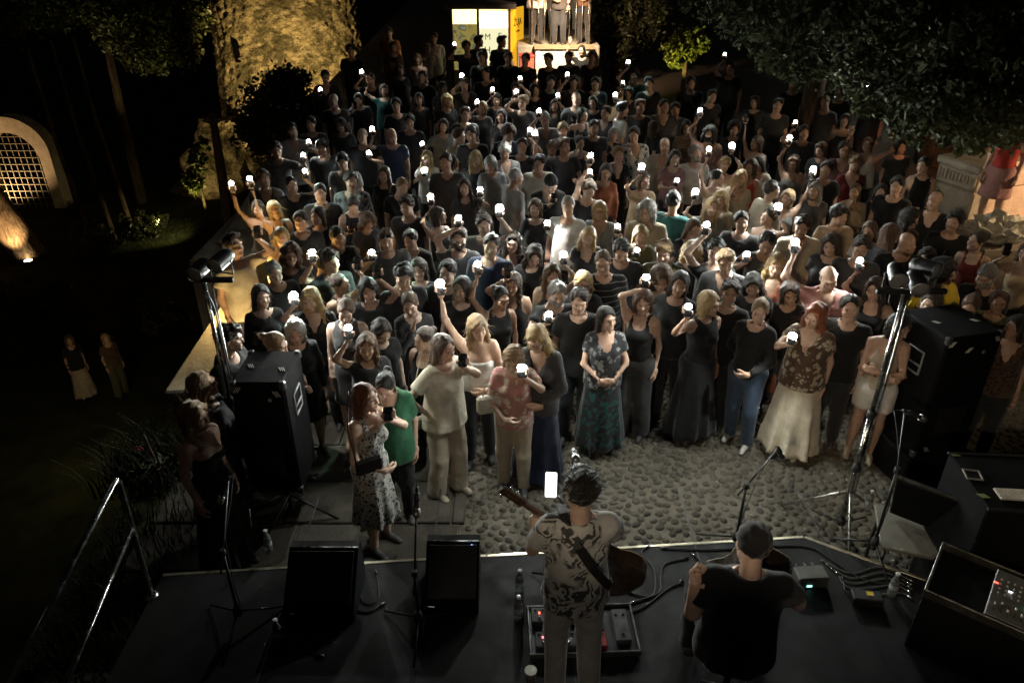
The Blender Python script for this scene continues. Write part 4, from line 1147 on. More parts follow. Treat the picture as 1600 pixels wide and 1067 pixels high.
for i, (x, y_, Y) in enumerate(((140, 355, 21), (172, 345, 22.5), (205, 350, 23))):
    a = at_y(x, y_, Y)
    tr_ = tree('slim_tree', ['slim dark tree stem nearest the lit pine', 'reddish-barked thin stem in the middle of the dark garden', 'thin dark stem beside the lawn patch'][i], (a.x, a.y, -4.6), [(a.x, a.y, -4.6), (a.x - .1, a.y, -3), (a.x - .25, a.y, -1), (a.x - .3, a.y, 1.5)], [(a.x - .3, a.y, 2.5, .9, .9, .8)], 900, .1, (.03, .04, .015), 20 + i, (), .09, 'slim trees in the dark garden')

for i, (x, y_, Y, lb) in enumerate(((150, 392, 20.5, 'low dim shrub right of the pine spotlight'), (225, 370, 22.5, 'low shrub beside the faintly lit lawn'), (240, 520, 13.5, 'dim bush above the two women in the garden'), (60, 480, 15.5, 'dark bush left of the two women in the garden'))):
    a = at_z(x, y_, -4.55)
    tree('garden_shrub', lb, (a.x, a.y, -4.6), [(a.x, a.y, -4.6), (a.x, a.y, -4.2), (a.x + .05, a.y, -3.9)], [(a.x, a.y, -4.1, .7, .6, .4), (a.x + .5, a.y + .2, -4.2, .5, .5, .3)], 1300, .06, (.05, .055, .02), 40 + i, (), .05, 'low shrubs in the dark garden')
a = at_z(250, 372, -4.6); lamp('lawn_lamp', 'SPOT', (a.x + 1.2, a.y - .6, -3.6), 70, (1, .85, .4), (a.x - .6, a.y + .3, -4.6), .06, 100, .8)
tag(link('lawn_grass', mesh_np('lawn_grass', *blades(2600, a.x - 3, a.x + 2.5, a.y - 2.2, a.y + 1.6, -4.6, .16, 99, .012), [m_leaf((.06, .07, .02), .8)], None, False)), 'faintly lit lawn grass in the dark garden', 'grass', kind='stuff')
# ---- kiosk
ki = thing('drinks_kiosk', 'lit drinks kiosk with glowing windows and orange-yellow side panel', 'kiosk', (-.65, 17.3, g0(17.3)))
o3 = Vector(ki.location); G0 = g0(17.3); XL, XR, KT = -1.30, -.06, 2.76
M_KF = m_plain('kiosk_frame', (.03, .03, .03), .5)
def kbox(n_, x0, x1, z0, z1, y0, y1, mat): return MB().box(Vector(((x0 + x1) / 2, (y0 + y1) / 2, (z0 + z1) / 2)) - o3, (x1 - x0, y1 - y0, z1 - z0)).build(n_, mat, ki)
xm = -.72
kbox('back_wall', XL, XR, G0, KT, 18.25, 18.3, m_plain('kiosk_back', (.6, .55, .35), .6))
kbox('roof', XL - .1, XR + .15, KT, KT + .1, 17.15, 18.4, M_KF)
for x in (XL - .02, xm - .03, XR - .02): kbox('frame_post', x, x + .05, G0, KT, 17.28, 17.34, M_KF)
kbox('counter_wall', XL + .03, XR - .02, G0, G0 + .75, 17.30, 17.34, m_plain('kiosk_front', (.35, .33, .2), .6))
def lit(n_, c, e): return m_emit(n_, c, e)
kbox('light_header', XL + .04, xm - .035, 2.46, 2.74, 17.29, 17.33, lit('header_glow', (1, .82, .35), 2.6))
kbox('light_header', xm + .03, XR - .03, 2.38, 2.70, 17.29, 17.33, lit('header_glow2', (1, .95, .75), 3.2))
t = NT('fridge_glass'); co = t.co(); t.set((.05, .06, .05), .1); t.b.inputs['Emission Color'].default_value = (1, 1, 1, 1)
e_ = t.ramp(t.noise(co, 6, 3), [(.35, (.10, .12, .09)), (.5, (.55, .42, .08)), (.62, (.12, .15, .12)), (.75, (.6, .6, .4))]); t.l.new(e_, t.b.inputs['Emission Color']); t.b.inputs['Emission Strength'].default_value = .55; t.m.cycles.emission_sampling = 'NONE'
kbox('window_pane', XL + .04, xm - .035, G0 + .76, 2.455, 17.31, 17.33, t.m)
kbox('window_pane', xm + .03, XR - .03, G0 + .76, 2.375, 17.31, 17.33, lit('window_glow', (.95, .9, .55), 1.0))
def text(s_, size, loc, rot, mat, parent, name='lettering', ext=.004, sx=1):
    cu = bpy.data.curves.new(name, 'FONT'); cu.body = s_; cu.size = size; cu.align_x = 'CENTER'; cu.align_y = 'CENTER'; cu.extrude = ext
    tmp = bpy.data.objects.new('tmp', cu); COL.objects.link(tmp); dg = bpy.context.evaluated_depsgraph_get(); me_ = bpy.data.meshes.new_from_object(tmp.evaluated_get(dg)); bpy.data.objects.remove(tmp)
    me_.materials.clear(); me_.materials.append(mat); o_ = link(name, me_, parent, loc, rot); o_.scale = (sx, 1, 1); return o_
M_INK = m_plain('dark_green_ink', (.01, .05, .04), .5)
text('M', .17, Vector((-.52, 17.285, 2.2)) - o3, (R(90), 0, 0), M_INK, ki); text('E', .17, Vector((-.26, 17.285, 2.22)) - o3, (R(90), 0, 0), M_INK, ki)
text('H', .2, Vector((-.53, 17.285, 1.93)) - o3, (R(90), 0, 0), M_INK, ki)
# open side door panel, angled to the right
pa = Vector((-.06, 17.3, 0)); pbv = Vector((.24, 18.0, 0)); d = pbv - pa; rm = Matrix.Rotation(math.atan2(d.y, d.x), 3, 'Z')
t = NT('beer_panel'); co = t.co((1, 1, 1), 'Generated'); sep = t.node('SeparateXYZ'); t.l.new(co, sep.inputs[0])
t.set((.6, .32, .02), .4, emit=(1, .5, .02), es=.75); t.m.cycles.emission_sampling = 'NONE'
sd = MB().box((0, 0, 0), (d.length, .04, 2.72 - G0), None, .004).build('side_panel', t.m, ki, (pa + pbv) / 2 + Vector((0, 0, (2.78 + G0) / 2)) - o3, (0, 0, math.atan2(d.y, d.x)))
text('ŽUJA', .2, (0.03, -.026, .68), (R(90), 0, 0), m_plain('black_ink', (.02, .012, .005), .5), sd, 'lettering', .003, .95)
text('U PIVU', .07, (0.03, -.026, .5), (R(90), 0, 0), m_plain('faded_ink', (.3, .12, .01), .5), sd, 'lettering', .003)
lamp('kiosk_inner_light', 'POINT', (-.5, 17.75, 2.5), 30, (1, .9, .6), None, .1)

# ---- platform with barrier, white box and red box
pf = tag(MB().box((.98, 18.5, 1.4), (1.75, 3.2, 1.36), None, .02).build('viewing_platform', m_plain('platform_concrete', (.25, .22, .18), .8)), 'raised viewing platform behind the white box, top centre', 'platform')
PZ = 2.08
ba = thing('crowd_barrier', 'grey steel crowd barrier along the raised platform', 'barrier', (.95, 16.98, PZ))
x0, x1 = .42, 1.62
MB().tube([(x0 - .95, 0, 0), (x0 - .95, 0, .95), (x0 - .90, 0, 1.0), (x1 - 1.0, 0, 1.0), (x1 - .95, 0, .95), (x1 - .95, 0, 0)], .02, 10).build('frame', M_ALU, ba)
for k in range(9): MB().tube([(x0 - .95 + .13 * (k + 1), 0, .05), (x0 - .95 + .13 * (k + 1), 0, 1.0)], .009, 6).build('bar', M_ALU, ba)
wb = thing('white_counter_box', 'long glowing white box below the raised platform', 'box', (1.08, 16.35, g0(16.4)))
p1 = at_y(845, 82, 17.3); p2 = at_y(915, 76, 17.3)
MB().box((0.0, .25, .67), (1.2, .5, 1.34), None, .015).build('box_body', m_plain('white_board', (.8, .74, .62), .6), wb)
MB().box((0.0, .25, 1.357), (1.25, .56, .03), None, .008).build('lid', m_plain('brown_board', (.3, .2, .12), .6), wb)
rb = thing('red_crate_box', 'small red drinks box left of the white counter box', 'box', (.30, 16.2, g0(16.2)))
MB().box((0, .2, .62), (.3, .4, 1.24), None, .012).build('box_body', m_plain('red_board', (.7, .16, .1), .5), rb); MB().box((0, .2, 1.257), (.32, .42, .03), None, .006).build('lid', m_plain('red_lid', (.5, .05, .04), .5), rb)
lamp('box_lamp', 'SPOT', (.85, 15.2, 3.6), 850, (1, .84, .58), (1.0, 16.5, 1.9), .06, 60, .7)
lamp('platform_lamp', 'SPOT', (1.0, 15.6, 3.5), 620, (1, .64, .38), (1.1, 17.6, 2.6), .08, 80, .6)

# ---- stone pedestal and ledge on the right
pd = thing('stone_pedestal', 'pale stone monument block with a carved band, lit from the right', 'pedestal', (6.32, 9.59, 0), R(22))
sm_ = m_stone((.42, .35, .26), 5, .5)
for nm_, zc_, dz_, e_ in (('plinth', .45, .9, .08), ('block', 1.15, .5, 0), ('carved_band', 1.52, .24, -.03), ('coping', 1.69, .1, .04)): MB().box((0, 0, zc_), (1.6 + e_, .62 + e_, dz_), None, .025).build(nm_, sm_, pd)
rg = np.random.default_rng(4)
for k in range(11): MB().box((-.787, -.26 + .052 * k, 1.53), (.02, .022 + rg.uniform(0, .012), .10 + rg.uniform(-.03, .04)), None, .004).build('carving', sm_, pd)
lg = tag(MB().box((6.4, 8.68, .47), (1.6, .62, .94), None, .03).build('stone_ledge', m_stone((.3, .25, .18), 5, .6)), 'stone ledge under the woman in the red skirt', 'ledge')
lamp('booth_red_lamp', 'SPOT', (7.3, 6.9, 2.9), 420, (1, .42, .22), (7.1, 9.0, 1.3), .06, 52, .6)
lamp('booth_warm_lamp', 'SPOT', (8.6, 7.6, 2.2), 420, (1, .72, .42), (6.5, 9.2, 1.3), .06, 52, .6)
bg = thing('plastic_bundle', 'crumpled pale plastic bundle lying at the feet of the red skirt', 'bundle', (5.85, 8.55, .94))
rg = np.random.default_rng(8); vs = []; fs = []; na = 26
for j in range(14):
    ph = math.pi * j / 13
    for i in range(na):
        a = 2 * math.pi * i / na; r = 1 + rg.normal() * .11; vs.append((.36 * math.sin(ph) * math.cos(a) * r, .26 * math.sin(ph) * math.sin(a) * r, .16 * (1 - math.cos(ph)) * r))
fs = [(j * na + i, j * na + (i + 1) % na, (j + 1) * na + (i + 1) % na, (j + 1) * na + i) for j in range(13) for i in range(na)]
me = bpy.data.meshes.new('wrapping'); me.from_pydata(vs, [], fs); me.materials.append(m_plain('pale_plastic', (.7, .66, .55), .25)); link('wrapping', me, bg)

lamp('added_right_fill', 'SPOT', (6.6, 6.2, 3.0), 60, (1, .74, .4), (4.6, 7.2, 1.2), .08, 75, .8)  # added warm fill for the group at the right
lamp('added_garden_fill', 'POINT', (-7.4, 11.0, -2.8), 26, (1, .78, .45), None, .1)  # added hidden fill for the two women in the garden
# ---- wall lamp by the parapet (yellow light strip)
wlp = thing('bollard_lamp', 'low lamp glowing yellow against the parapet on the left', 'lamp', (-2.72, 7.75, 0))
MB().box((0, 0, .2), (.1, .1, .4), None, .01).build('post', M_BLACK, wlp); MB().box((.0, -.0, .43), (.09, .09, .06), None, .01).build('diffuser', m_emit('yellow_glow', (1, .68, .12), 18), wlp)
lamp('parapet_light', 'POINT', (-3.0, 7.5, .80), 45, (1, .62, .16), None, .05)
lamp('path_light', 'POINT', (-2.3, 7.0, .35), 24, (1, .55, .2), None, .05)

lamp('added_parapet_man_fill', 'SPOT', (-2.45, 6.1, .35), 60, (1, .68, .28), (-2.8, 7.0, 1.25), .05, 60, .7)  # added fill aimed at the man in white by the parapet
# ---- low plants left of the stage
for i, (px, py, lb) in enumerate(((215, 745, 'spiky dark leaf plant left of the fair-haired women'), (255, 720, 'spiky dark leaf plant below the end of the parapet'))):
    q = at_z(px, py, .05); pl = thing('spiky_plant', lb, 'plant', (q.x, q.y, 0), 0, 'spiky plants by the stage')
    link('foliage', mesh_np('foliage', *blades(160, -.3, .3, -.25, .25, 0, .5, 30 + i), [m_leaf((.015, .02, .008), .85)], None, False), pl)
bed = tag(MB().box((-2.86, 4.6, -.02), (.9, 2.6, .06)).build('planting_bed', m_grass_ground()), kind='structure')
tag(link('grass', mesh_np('grass', *blades(900, -3.2, -2.5, 2.3, 5.8, -.0, .28, 77, .006), [m_leaf((.02, .022, .008), .85)], None, False)), 'dry grass growing beside the stage and handrail', 'grass', kind='stuff')
ol = thing('oleander', 'oleander sprig with pink flowers beside the stage corner', 'plant', tuple(at_z(255, 770, .1)))
MB().tube([(0, 0, -.1), (.02, 0, .3), (-.02, 0, .6)], .008, 6).build('stem', m_bark(), ol)
link('foliage', mesh_np('foliage', *leaves([(0, 0, .35, .16, .16, .3)], 90, .07, 3, .22), [m_leaf((.04, .055, .02), .7)], None, False), ol)
for k, dx in enumerate((-.06, .05)):
    fb = MB()
    for p_ in range(5): a = 2 * math.pi * p_ / 5; fb.box((dx + .02 * math.cos(a), -.05, .5 - .2 * k + .02 * math.sin(a)), (.022, .006, .022), Matrix.Rotation(a, 3, 'Y'), .002)
    fb.build('flower', m_plain('pink_petal', (.7, .2, .16), .5), ol)

for o in list(COL.objects):
    if o in BEFORE or o.parent is not None: continue
    o.location = o.location * UNIT
    if o.type == 'LIGHT': o.data.energy *= UNIT * UNIT
    else: o.scale = o.scale * UNIT
EYE[0] = CAM_Z
# ---- front row, left to right
P = person
lady_cream = P(688, 541, 'woman in cream T-shirt and wide beige trousers filming with her phone', 'the woman in the cream T-shirt', sex=f, hair='longback', hc='br', top='tee', tc='cream', bot='wide', bc='beige', ar=FI(719, 556), al='hip', yaw=38, hy=8, hp=4, h=1.72, sho='beige')
P(745, 506, 'woman in white strapless top raising a lit phone high', 'the woman in the white strapless top', sex=f, hair='long', hc='lb', top='strapless', tc='white', bot='jeans', bc='dark', al=L(690, 441), ar='clasp', yaw=16, hy=18, hp=10, ph=dict(p=2))
lady_pink = P(803, 552, 'woman in pink patterned top and beige trousers holding a lit phone at her chest', 'the woman in the pink patterned top', sex=f, hair='bob', hc='lb', top='tee', tc='pink', tp='floral', tc2='cream', bot='trousers', bc='beige', ar=L(812, 573), al='clasp', hp=24, h=1.60, ph=dict(p=1.6))
P(844, 523, 'blonde woman with glasses in grey cardigan over a long dark dress, hands clasped', sex=f, hair='long', hc='bl', top='cardigan', tc='char', bot='skirt', bc='navy', al='clasp', ar='clasp', hp=24, hy=-12, gl=1, h=1.72)
P(948, 499, 'woman with long black hair in dark patterned dress, hands folded at her waist', sex=f, hair='longback', hc='bk', top='vneck', tc='dark', tp='floral', tc2='grey', bot='skirt', bc='dark', bp='floral', bc2='teal', al='clasp', ar='clasp', yaw=25, hy=22)
P(1004, 470, 'woman in black tank top and wide charcoal trousers raising a lit phone', 'the woman in black tank top and wide trousers', sex=f, hair='bob', hc='br', top='tank', tc='black', bot='wide', bc='char', al=L(1013, 432), hp=6, h=1.7)
lady_side = P(1103, 472, 'blonde woman in black sleeveless dress looking sideways behind a lit phone', 'the blonde woman in black looking sideways', sex=f, hair='bob', hc='bl', top='sleeveless', tc='black', bot='skirt', bc='black', al=L(1079, 478), yaw=45, hy=25, h=1.70, hp=4)
P(1186, 483, 'woman in black sweater and blue jeans reading a small lit screen', 'the woman in black sweater and jeans', sex=f, hair='tied', hc='lb', top='long', tc='black', bot='jeans', bc='jeans', al=FI(1178, 556), ar='clasp', hp=8, h=1.70, sho='pale', ph=dict(bright=6))
P(1274, 492, 'red-haired woman in dark top and long cream skirt holding a lit phone', 'the red-haired woman in the cream skirt', sex=f, hair='wavy', hc='rd', top='vneck', tc='brown', tp='floral', tc2='beige', bot='skirt', bc='cream', al=L(1242, 524), hp=12, hy=-12, h=1.70, ph=dict(p=1.6), sho='pale')
P(1370, 452, 'dark-haired woman in black tank top raising a lit phone beside the light stand', 'the woman beside the light stand', sex=f, hair='wavy', hc='dk', top='tank', tc='black', al=L(1347, 406), ar='hip', hp=4, hy=-10, mouth=2)
P(1397, 508, 'woman in beige top and white shorts behind the right light stand', sex=f, hair='bob', hc='bk', top='tank', tc='beige', bot='shorts', bc='white', ar='fold', al='fold', hp=18, hy=50, h=1.66, sho='beige', yaw=20)
lady_floral = P(567, 620, 'auburn-haired woman in pale floral dress, nearest the stage on the left', 'the woman in the pale floral dress', sex=f, hair='longback', hc='au', top='dress', tc='pale', tp='small', tc2='black', bot='midi', bc='pale', bp='small', bc2='black', ar=FI(602, 640), al='clasp', yaw=45, hy=15, hp=-4, h=1.66)
P(604, 592, 'dark-haired woman in green shirt, face lit white by her phone', 'the woman in the green shirt', sex=f, hair='tied', hc='bk', top='shirt', tc='green', bot='trousers', bc='black', al=FI(612, 640), hp=34, hy=-15, h=1.62, ph=dict(bright=9))
P(574, 540, 'smiling girl in dark sweater holding a lit phone beside her head', 'the smiling girl in the dark sweater', sex=f, hair='long', hc='br', top='long', tc='black', bot='trousers', bc='black', al=L(547, 510), mouth=2, hp=2, h=1.6)
P(538, 480, 'woman with pinned-up hair in short dark sleeveless dress and bare legs', sex=f, hair='tied', hc='br', top='sleeveless', tc='char', bot='mini', bc='char', hp=20, h=1.72, yaw=-10, sho='tan')
P(421, 536, 'woman with hair in a bun and black T-shirt holding a drink', sex=f, hair='tied', hc='lb', top='tee', tc='black', bot='trousers', bc='black', ar='cup', yaw=40, hy=25, hp=14, h=1.68)
P(461, 514, 'grey-blonde woman with a bob in black top and black skirt', sex=f, hair='bob', hc='gr', top='long', tc='black', bot='mini', bc='black', hp=14, yaw=8)
P(349, 530, 'man in black T-shirt with sunglasses pushed up on his head', sex=m, hair='short', hc='dk', top='tee', tc='black', bot='trousers', bc='dark', yaw=40, hy=25, gl=2, ar='clasp', h=1.78)
P(322, 602, 'woman with straight long brown hair in profile behind the left light stand', sex=f, hair='longback', hc='lb', top='long', tc='black', bot='trousers', bc='black', yaw=55, hy=25, hp=-8, h=1.68)
P(305, 650, 'woman with wavy fair hair and bare shoulder left of the loudspeaker', sex=f, hair='wavy', hc='lb', top='strapless', tc='black', bot='skirt', bc='black', yaw=40, hy=15, hp=4, h=1.64)
P(407, 463, 'smiling woman with long dark hair and black top near the lit parapet', sex=f, hair='longback', hc='bk', top='long', tc='black', mouth=2, hy=8, yaw=15)
P(488, 467, 'smiling fair-haired woman with a necklace holding a very bright lit phone', 'the fair-haired woman with a necklace', sex=f, hair='long', hc='bl', top='vneck', tc='black', al=L(461, 460), mouth=2, hy=-10, ph=dict(p=2.2))
# ---- second rows
P(868, 456, 'grey-bearded man in black printed T-shirt, lit phone at his chest', 'the grey-bearded man in black', sex=m, hair='quiff', hc='gr', top='tee', tc='black', al=L(861, 490), ar='down', beard=True, hp=14, skin=1)
P(779, 465, 'woman with glasses and black sleeveless top, lit phone raised beside the quiffed man', 'the woman with glasses in black sleeveless top', sex=f, hair='tied', hc='bk', top='sleeveless', tc='black', al=L(749, 411), gl=1, hp=8, hr=6, mouth=2)
P(801, 440, 'woman with raised black phone covering her forehead', sex=f, hair='long', hc='dk', top='tank', tc='black', al=FI(796, 418), S='the woman behind the one with glasses', hp=4)
P(430, 423, 'heavy-set man with cropped grey hair in black T-shirt on the left', sex=m, hair='buzz', hc='gr', top='tee', tc='black', yaw=20, hp=10)
P(363, 384, 'man in white T-shirt by the parapet raising his phone to film', 'the man in the white T-shirt by the parapet', sex=m, hair='quiff', hc='dk', top='tee', tc='cream', bot='trousers', bc='dark', yaw=40, hy=10, hp=-12, ar=FI(398, 356), h=1.84)
P(533, 445, 'woman looking right with one bare arm and dark phone raised', 'the woman looking right', sex=f, hair='tied', hc='dk', top='tank', tc='black', ar=FI(555, 405), yaw=30, hy=30, hp=-6)
P(576, 450, 'woman holding up a phone with a white glowing screen', 'the woman with sleeves pushed up', sex=f, hair='bob', hc='bk', top='long', tc='dark', ar=FI(586, 418), hp=8, ph=dict(bright=10))
P(644, 470, 'woman with long tied-back dark hair covering her mouth with her hand', sex=f, hair='pony', hc='br', top='long', tc='dark', al='chin', hp=16)
P(664, 528, 'woman with dark hair gathered in a claw clip behind the cream T-shirt', sex=f, hair='tied', hc='dk', top='tank', tc='black', yaw=-20, hy=-20)
P(592, 512, 'woman in black with hair over her face behind the smiling girl', sex=f, hair='long', hc='dk', top='tee', tc='black', hp=26)
P(628, 428, 'tall man in dark clothes behind the woman covering her mouth', sex=m, hair='short', hc='bk', top='long', tc='dark', hp=14, h=1.82)
P(515, 408, 'man in dark shirt with a lit phone held up on his right', 'the man in dark shirt left of the green light', sex=m, hair='short', hc='dk', top='shirt', tc='dark', al=L(490, 393), ph=dict(p=1.4))
P(452, 397, 'woman with brown curls behind the cropped grey-haired man', sex=f, hair='curly', hc='br', top='tee', tc='dark', hy=15)
P(437, 368, 'woman with long fair hair, face lit orange, on the left edge', sex=f, hair='long', hc='bl', top='tank', tc='dark', hp=10)
P(430, 326, 'fair-haired woman in dark tank top, arm raised highest on the left', 'the fair-haired woman in dark tank top', sex=f, hair='longback', hc='bl', top='tank', tc='dark', al=L(386, 263), hp=6)
P(403, 326, 'dark-haired woman with bracelet raising the leftmost lit phone', 'the leftmost woman with a bracelet', sex=f, hair='longback', hc='dk', top='tank', tc='black', al=L(363, 285), hp=2)
P(524, 367, 'bald man in black T-shirt looking down to the right', sex=m, hair='buzz', hc='dk', top='tee', tc='black', yaw=15, hy=25, hp=16, skin=2)
P(550, 315, 'woman in black sleeveless top looking down at a shining phone', 'the woman in black looking down', sex=f, hair='tied', hc='dk', top='sleeveless', tc='black', al=FI(551, 352), ar='clasp', hp=34, ph=dict(bright=12))
P(570, 342, 'child with curly brown hair beside the woman looking down', sex=f, hair='curly', hc='br', top='tee', tc='dark', h=1.5, hp=26)
P(547, 283, 'man with patterned scarf behind the woman looking down', sex=m, hair='short', hc='dk', top='jacket', tc='grey', tp='floral', tc2='dark', mouth=2)
P(605, 373, 'man in dark polo shirt holding a greenish lit phone', 'the man in dark polo shirt', sex=m, hair='short', hc='br', top='tee', tc='char', al=L(583, 393), gl=2, ph=dict(p=1.2, col=(.55, 1, .75)))
P(644, 373, 'dark-haired man in dark jacket between the polo shirt and the bracelet wearer', sex=m, hair='short', hc='bk', top='jacket', tc='dark')
P(686, 339, 'woman in profile with both arms up around a lit phone', 'the woman in profile', sex=f, hair='bob', hc='dk', top='tank', tc='dark', al=L(675, 306), yaw=25, hy=45, ph=dict(p=1.3, col=(.9, 1, .8)))
P(716, 371, 'bearded man with glasses and wristwatch raising a lit phone overhead', 'the bearded man with glasses', sex=m, hair='short', hc='dk', top='tee', tc='char', al=L(719, 339), beard=True, gl=1, hp=6)
P(765, 382, 'tall young man with quiffed dark hair facing the stage', sex=m, hair='quiff', hc='dk', top='tee', tc='navy', h=1.86, hy=12, hp=2, skin=1)
P(801, 378, 'open-mouthed woman with long dark hair and sunglasses on her head', sex=f, hair='long', hc='dk', top='vneck', tc='black', mouth=1, gl=2, hr=5, hp=2)
P(831, 396, 'woman with dark fringe and wavy hair left of the centre lights', sex=f, hair='wavy', hc='dk', top='tee', tc='black', hp=20, hy=16)
P(862, 428, 'woman reaching up with a lit phone behind the grey-bearded man', 'the woman behind the grey-bearded man', sex=f, hair='long', hc='br', top='tank', tc='dark', ar=L(878, 396), ph=dict(p=1.3))
P(912, 440, 'woman with fair bob and dark waistcoat over bare arms', sex=f, hair='bob', hc='bl', top='vneck', tc='dark', hy=20)
P(945, 408, 'man with glasses in black T-shirt with pale stripes', sex=m, hair='buzz', hc='br', top='tee', tc='black', tp='thin', tc2='grey', gl=1, hp=8, h=1.82)
P(918, 366, 'woman with long fair layered hair in dark blouse, centre of the crowd', sex=f, hair='long', hc='bl', top='vneck', tc='dark', hp=14)
P(972, 386, 'man with dark floppy hair looking down left of the fair bob', sex=m, hair='short', hc='bk', top='tee', tc='dark', hp=22)
P(999, 364, 'woman with light bob holding a lit phone under her chin', 'the woman with the light bob', sex=f, hair='bob', hc='bl', top='tee', tc='olive', al=L(998, 390), hp=10)
P(939, 328, 'woman with glasses, fair bob and necklace holding a lit phone', 'the woman with fair bob', sex=f, hair='bob', hc='bl', top='vneck', tc='grey', ar=L(963, 352), gl=1)
P(886, 322, 'bald man in pale lettered T-shirt in the middle of the crowd', sex=m, hair='buzz', hc='gr', top='tee', tc='pale', hy=15)
P(837, 326, 'woman with rounded dark bob raising a pinkish lit phone', 'the woman with the rounded dark bob', sex=f, hair='bob', hc='br', top='tee', tc='dark', ar=L(853, 347), ph=dict(p=1.5, col=(1, .9, .85)))
P(914, 319, 'child holding a lit phone between bald man and fair bob', 'the child by the bald man', sex=f, hair='bob', hc='br', top='tee', tc='grey', h=1.45, ar=L(917, 334))
P(1012, 328, 'stout man with grey curls and open beige shirt', sex=m, hair='curly', hc='gr', top='shirt', tc='beige', fat=.035, hy=-14, hp=10)
P(757, 350, 'man hidden behind the biggest brightest phone light', 'the man behind the quiffed man', sex=m, hair='short', hc='dk', top='tee', tc='grey', ar=L(778, 324), ph=dict(p=2.6))
P(727, 292, 'woman in dim grey top raising a lit phone left of the biggest light', 'the woman in dim grey top', sex=f, hair='long', hc='dk', top='tee', tc='char', ar=L(748, 295), ph=dict(p=1.3))
P(801, 276, 'man with cropped grey hair and pale shirt seen from behind', sex=m, hair='buzz', hc='gr', top='shirt', tc='pale', yaw=130, hy=-20)
P(857, 281, 'man in black cap bending over a glaring white phone', 'the man in the black cap', sex=m, hair='cap', capc='black', top='jacket', tc='black', al=FI(868, 305), hp=34, hy=20, ph=dict(bright=16))
P(705, 252, 'woman with long dark hair turned away from the stage', sex=f, hair='longback', hc='bk', top='long', tc='black', yaw=120)
P(743, 247, 'smiling woman with long light hair beside the grey bob', sex=f, hair='long', hc='bl', top='tee', tc='dark', mouth=2)
P(769, 254, 'woman with smooth grey bob and grey scarf', sex=f, hair='bob', hc='gr', top='tee', tc='grey', hp=20)
P(789, 236, 'white-haired elderly man in light grey jacket', sex=m, hair='short', hc='wh', top='jacket', tc='grey', hp=10)
P(842, 252, 'grinning dark-haired man in white T-shirt', sex=m, hair='short', hc='dk', top='tee', tc='white', mouth=2, hr=8, hp=14)
P(882, 229, 'singing man in dark T-shirt holding a plastic cup, lit phone raised', 'the singing man in dark T-shirt', sex=m, hair='short', hc='br', top='tee', tc='dark', mouth=1, ar='cup', al=L(838, 207), hp=-4, h=1.85, ph=dict(p=1.3))
P(863, 231, 'man with side-parted hair behind the grinning man', sex=m, hair='short', hc='lb', top='tee', tc='char', hp=16)
P(880, 202, 'young man with short light hair behind the singing man', sex=m, hair='short', hc='lb', top='tee', tc='dark')
P(905, 222, 'woman with hand against her cheek right of the singing man', sex=f, hair='tied', hc='bk', top='tank', tc='dark', al='chin', hp=4)
P(918, 294, 'man with glasses and black shirt stretching a lit phone upwards', 'the man with glasses stretching upwards', sex=m, hair='short', hc='br', top='tee', tc='dark', al=L(927, 238), gl=1, hp=14, h=1.8)
P(945, 267, 'woman in rust red top with a small lit phone at her cheek', 'the woman in the rust red top', sex=f, hair='longback', hc='dk', top='long', tc='rust', al=L(924, 267), hy=10)
P(965, 240, 'short-haired woman in black V-neck top', sex=f, hair='short', hc='lb', top='vneck', tc='black', hp=4, h=1.74)
P(958, 209, 'grey-haired woman filming with her phone turned sideways', 'the grey-haired woman in dark top', sex=f, hair='bob', hc='gr', top='tee', tc='dark', al=FI(963, 226), hp=16)
P(993, 211, 'man in pale flower-print shirt near the middle', sex=m, hair='short', hc='dk', top='shirt', tc='pale', tp='floral', tc2='char', hp=4, h=1.84)
P(1039, 227, 'bald man in open beige linen shirt looking right', sex=m, hair='none', hc='gr', top='shirt', tc='beige', hy=25, hp=6, skin=0)
P(1004, 282, 'woman in tan fringed top with a lit phone over her face', 'the woman in the tan fringed top', sex=f, hair='bob', hc='br', top='tee', tc='tan', al=L(1005, 259), ph=dict(p=2))
P(1053, 247, 'woman with long dark hair in mauve top holding a lit phone low', 'the woman in the mauve top', sex=f, hair='longback', hc='dk', top='tee', tc='mauve', al=L(1060, 281))
P(1073, 198, 'woman with glasses in orange striped top', sex=f, hair='bob', hc='bk', top='tee', tc='tan', tp='stripe', tc2='brown', gl=1, hp=2)
P(1108, 208, 'man with moustache and black curls raising his arm', 'the man with moustache and black curls', sex=m, hair='curly', hc='bk', top='shirt', tc='pink', tp='floral', tc2='cream', al=L(1096, 171), beard=True, skin=1, hp=2)
P(1087, 240, 'greying bearded man in bright white T-shirt, face lit orange', sex=m, hair='short', hc='gr', top='tee', tc='white', beard=True, hy=20, skin=1)
P(1132, 257, 'fair-haired woman reaching up to a strong phone light', 'the fair-haired woman behind the dark ponytail', sex=f, hair='short', hc='bl', top='tank', tc='beige', ar=L(1142, 226), ph=dict(p=2))
P(1117, 277, 'woman with dark ponytail in profile, arm raised with a lit phone', 'the woman with the dark ponytail', sex=f, hair='pony', hc='bk', top='tank', tc='tan', al=L(1110, 232), yaw=30, hy=40, mouth=2)
P(1155, 278, 'laughing blonde woman with bead necklace, hands at her chest', sex=f, hair='long', hc='bl', top='vneck', tc='beige', al='chin', mouth=1, hp=2)
P(1172, 262, 'curly-haired woman in red top behind the laughing blonde', sex=f, hair='curly', hc='br', top='tank', tc='red', mouth=2)
P(1188, 254, 'dark-haired woman in cream blouse right of the red top', sex=f, hair='longback', hc='dk', top='vneck', tc='cream', hy=-20)
P(1146, 202, 'dark curly-haired woman in shadow right of the moustached man', sex=f, hair='afro', hc='bk', top='tee', tc='dark')
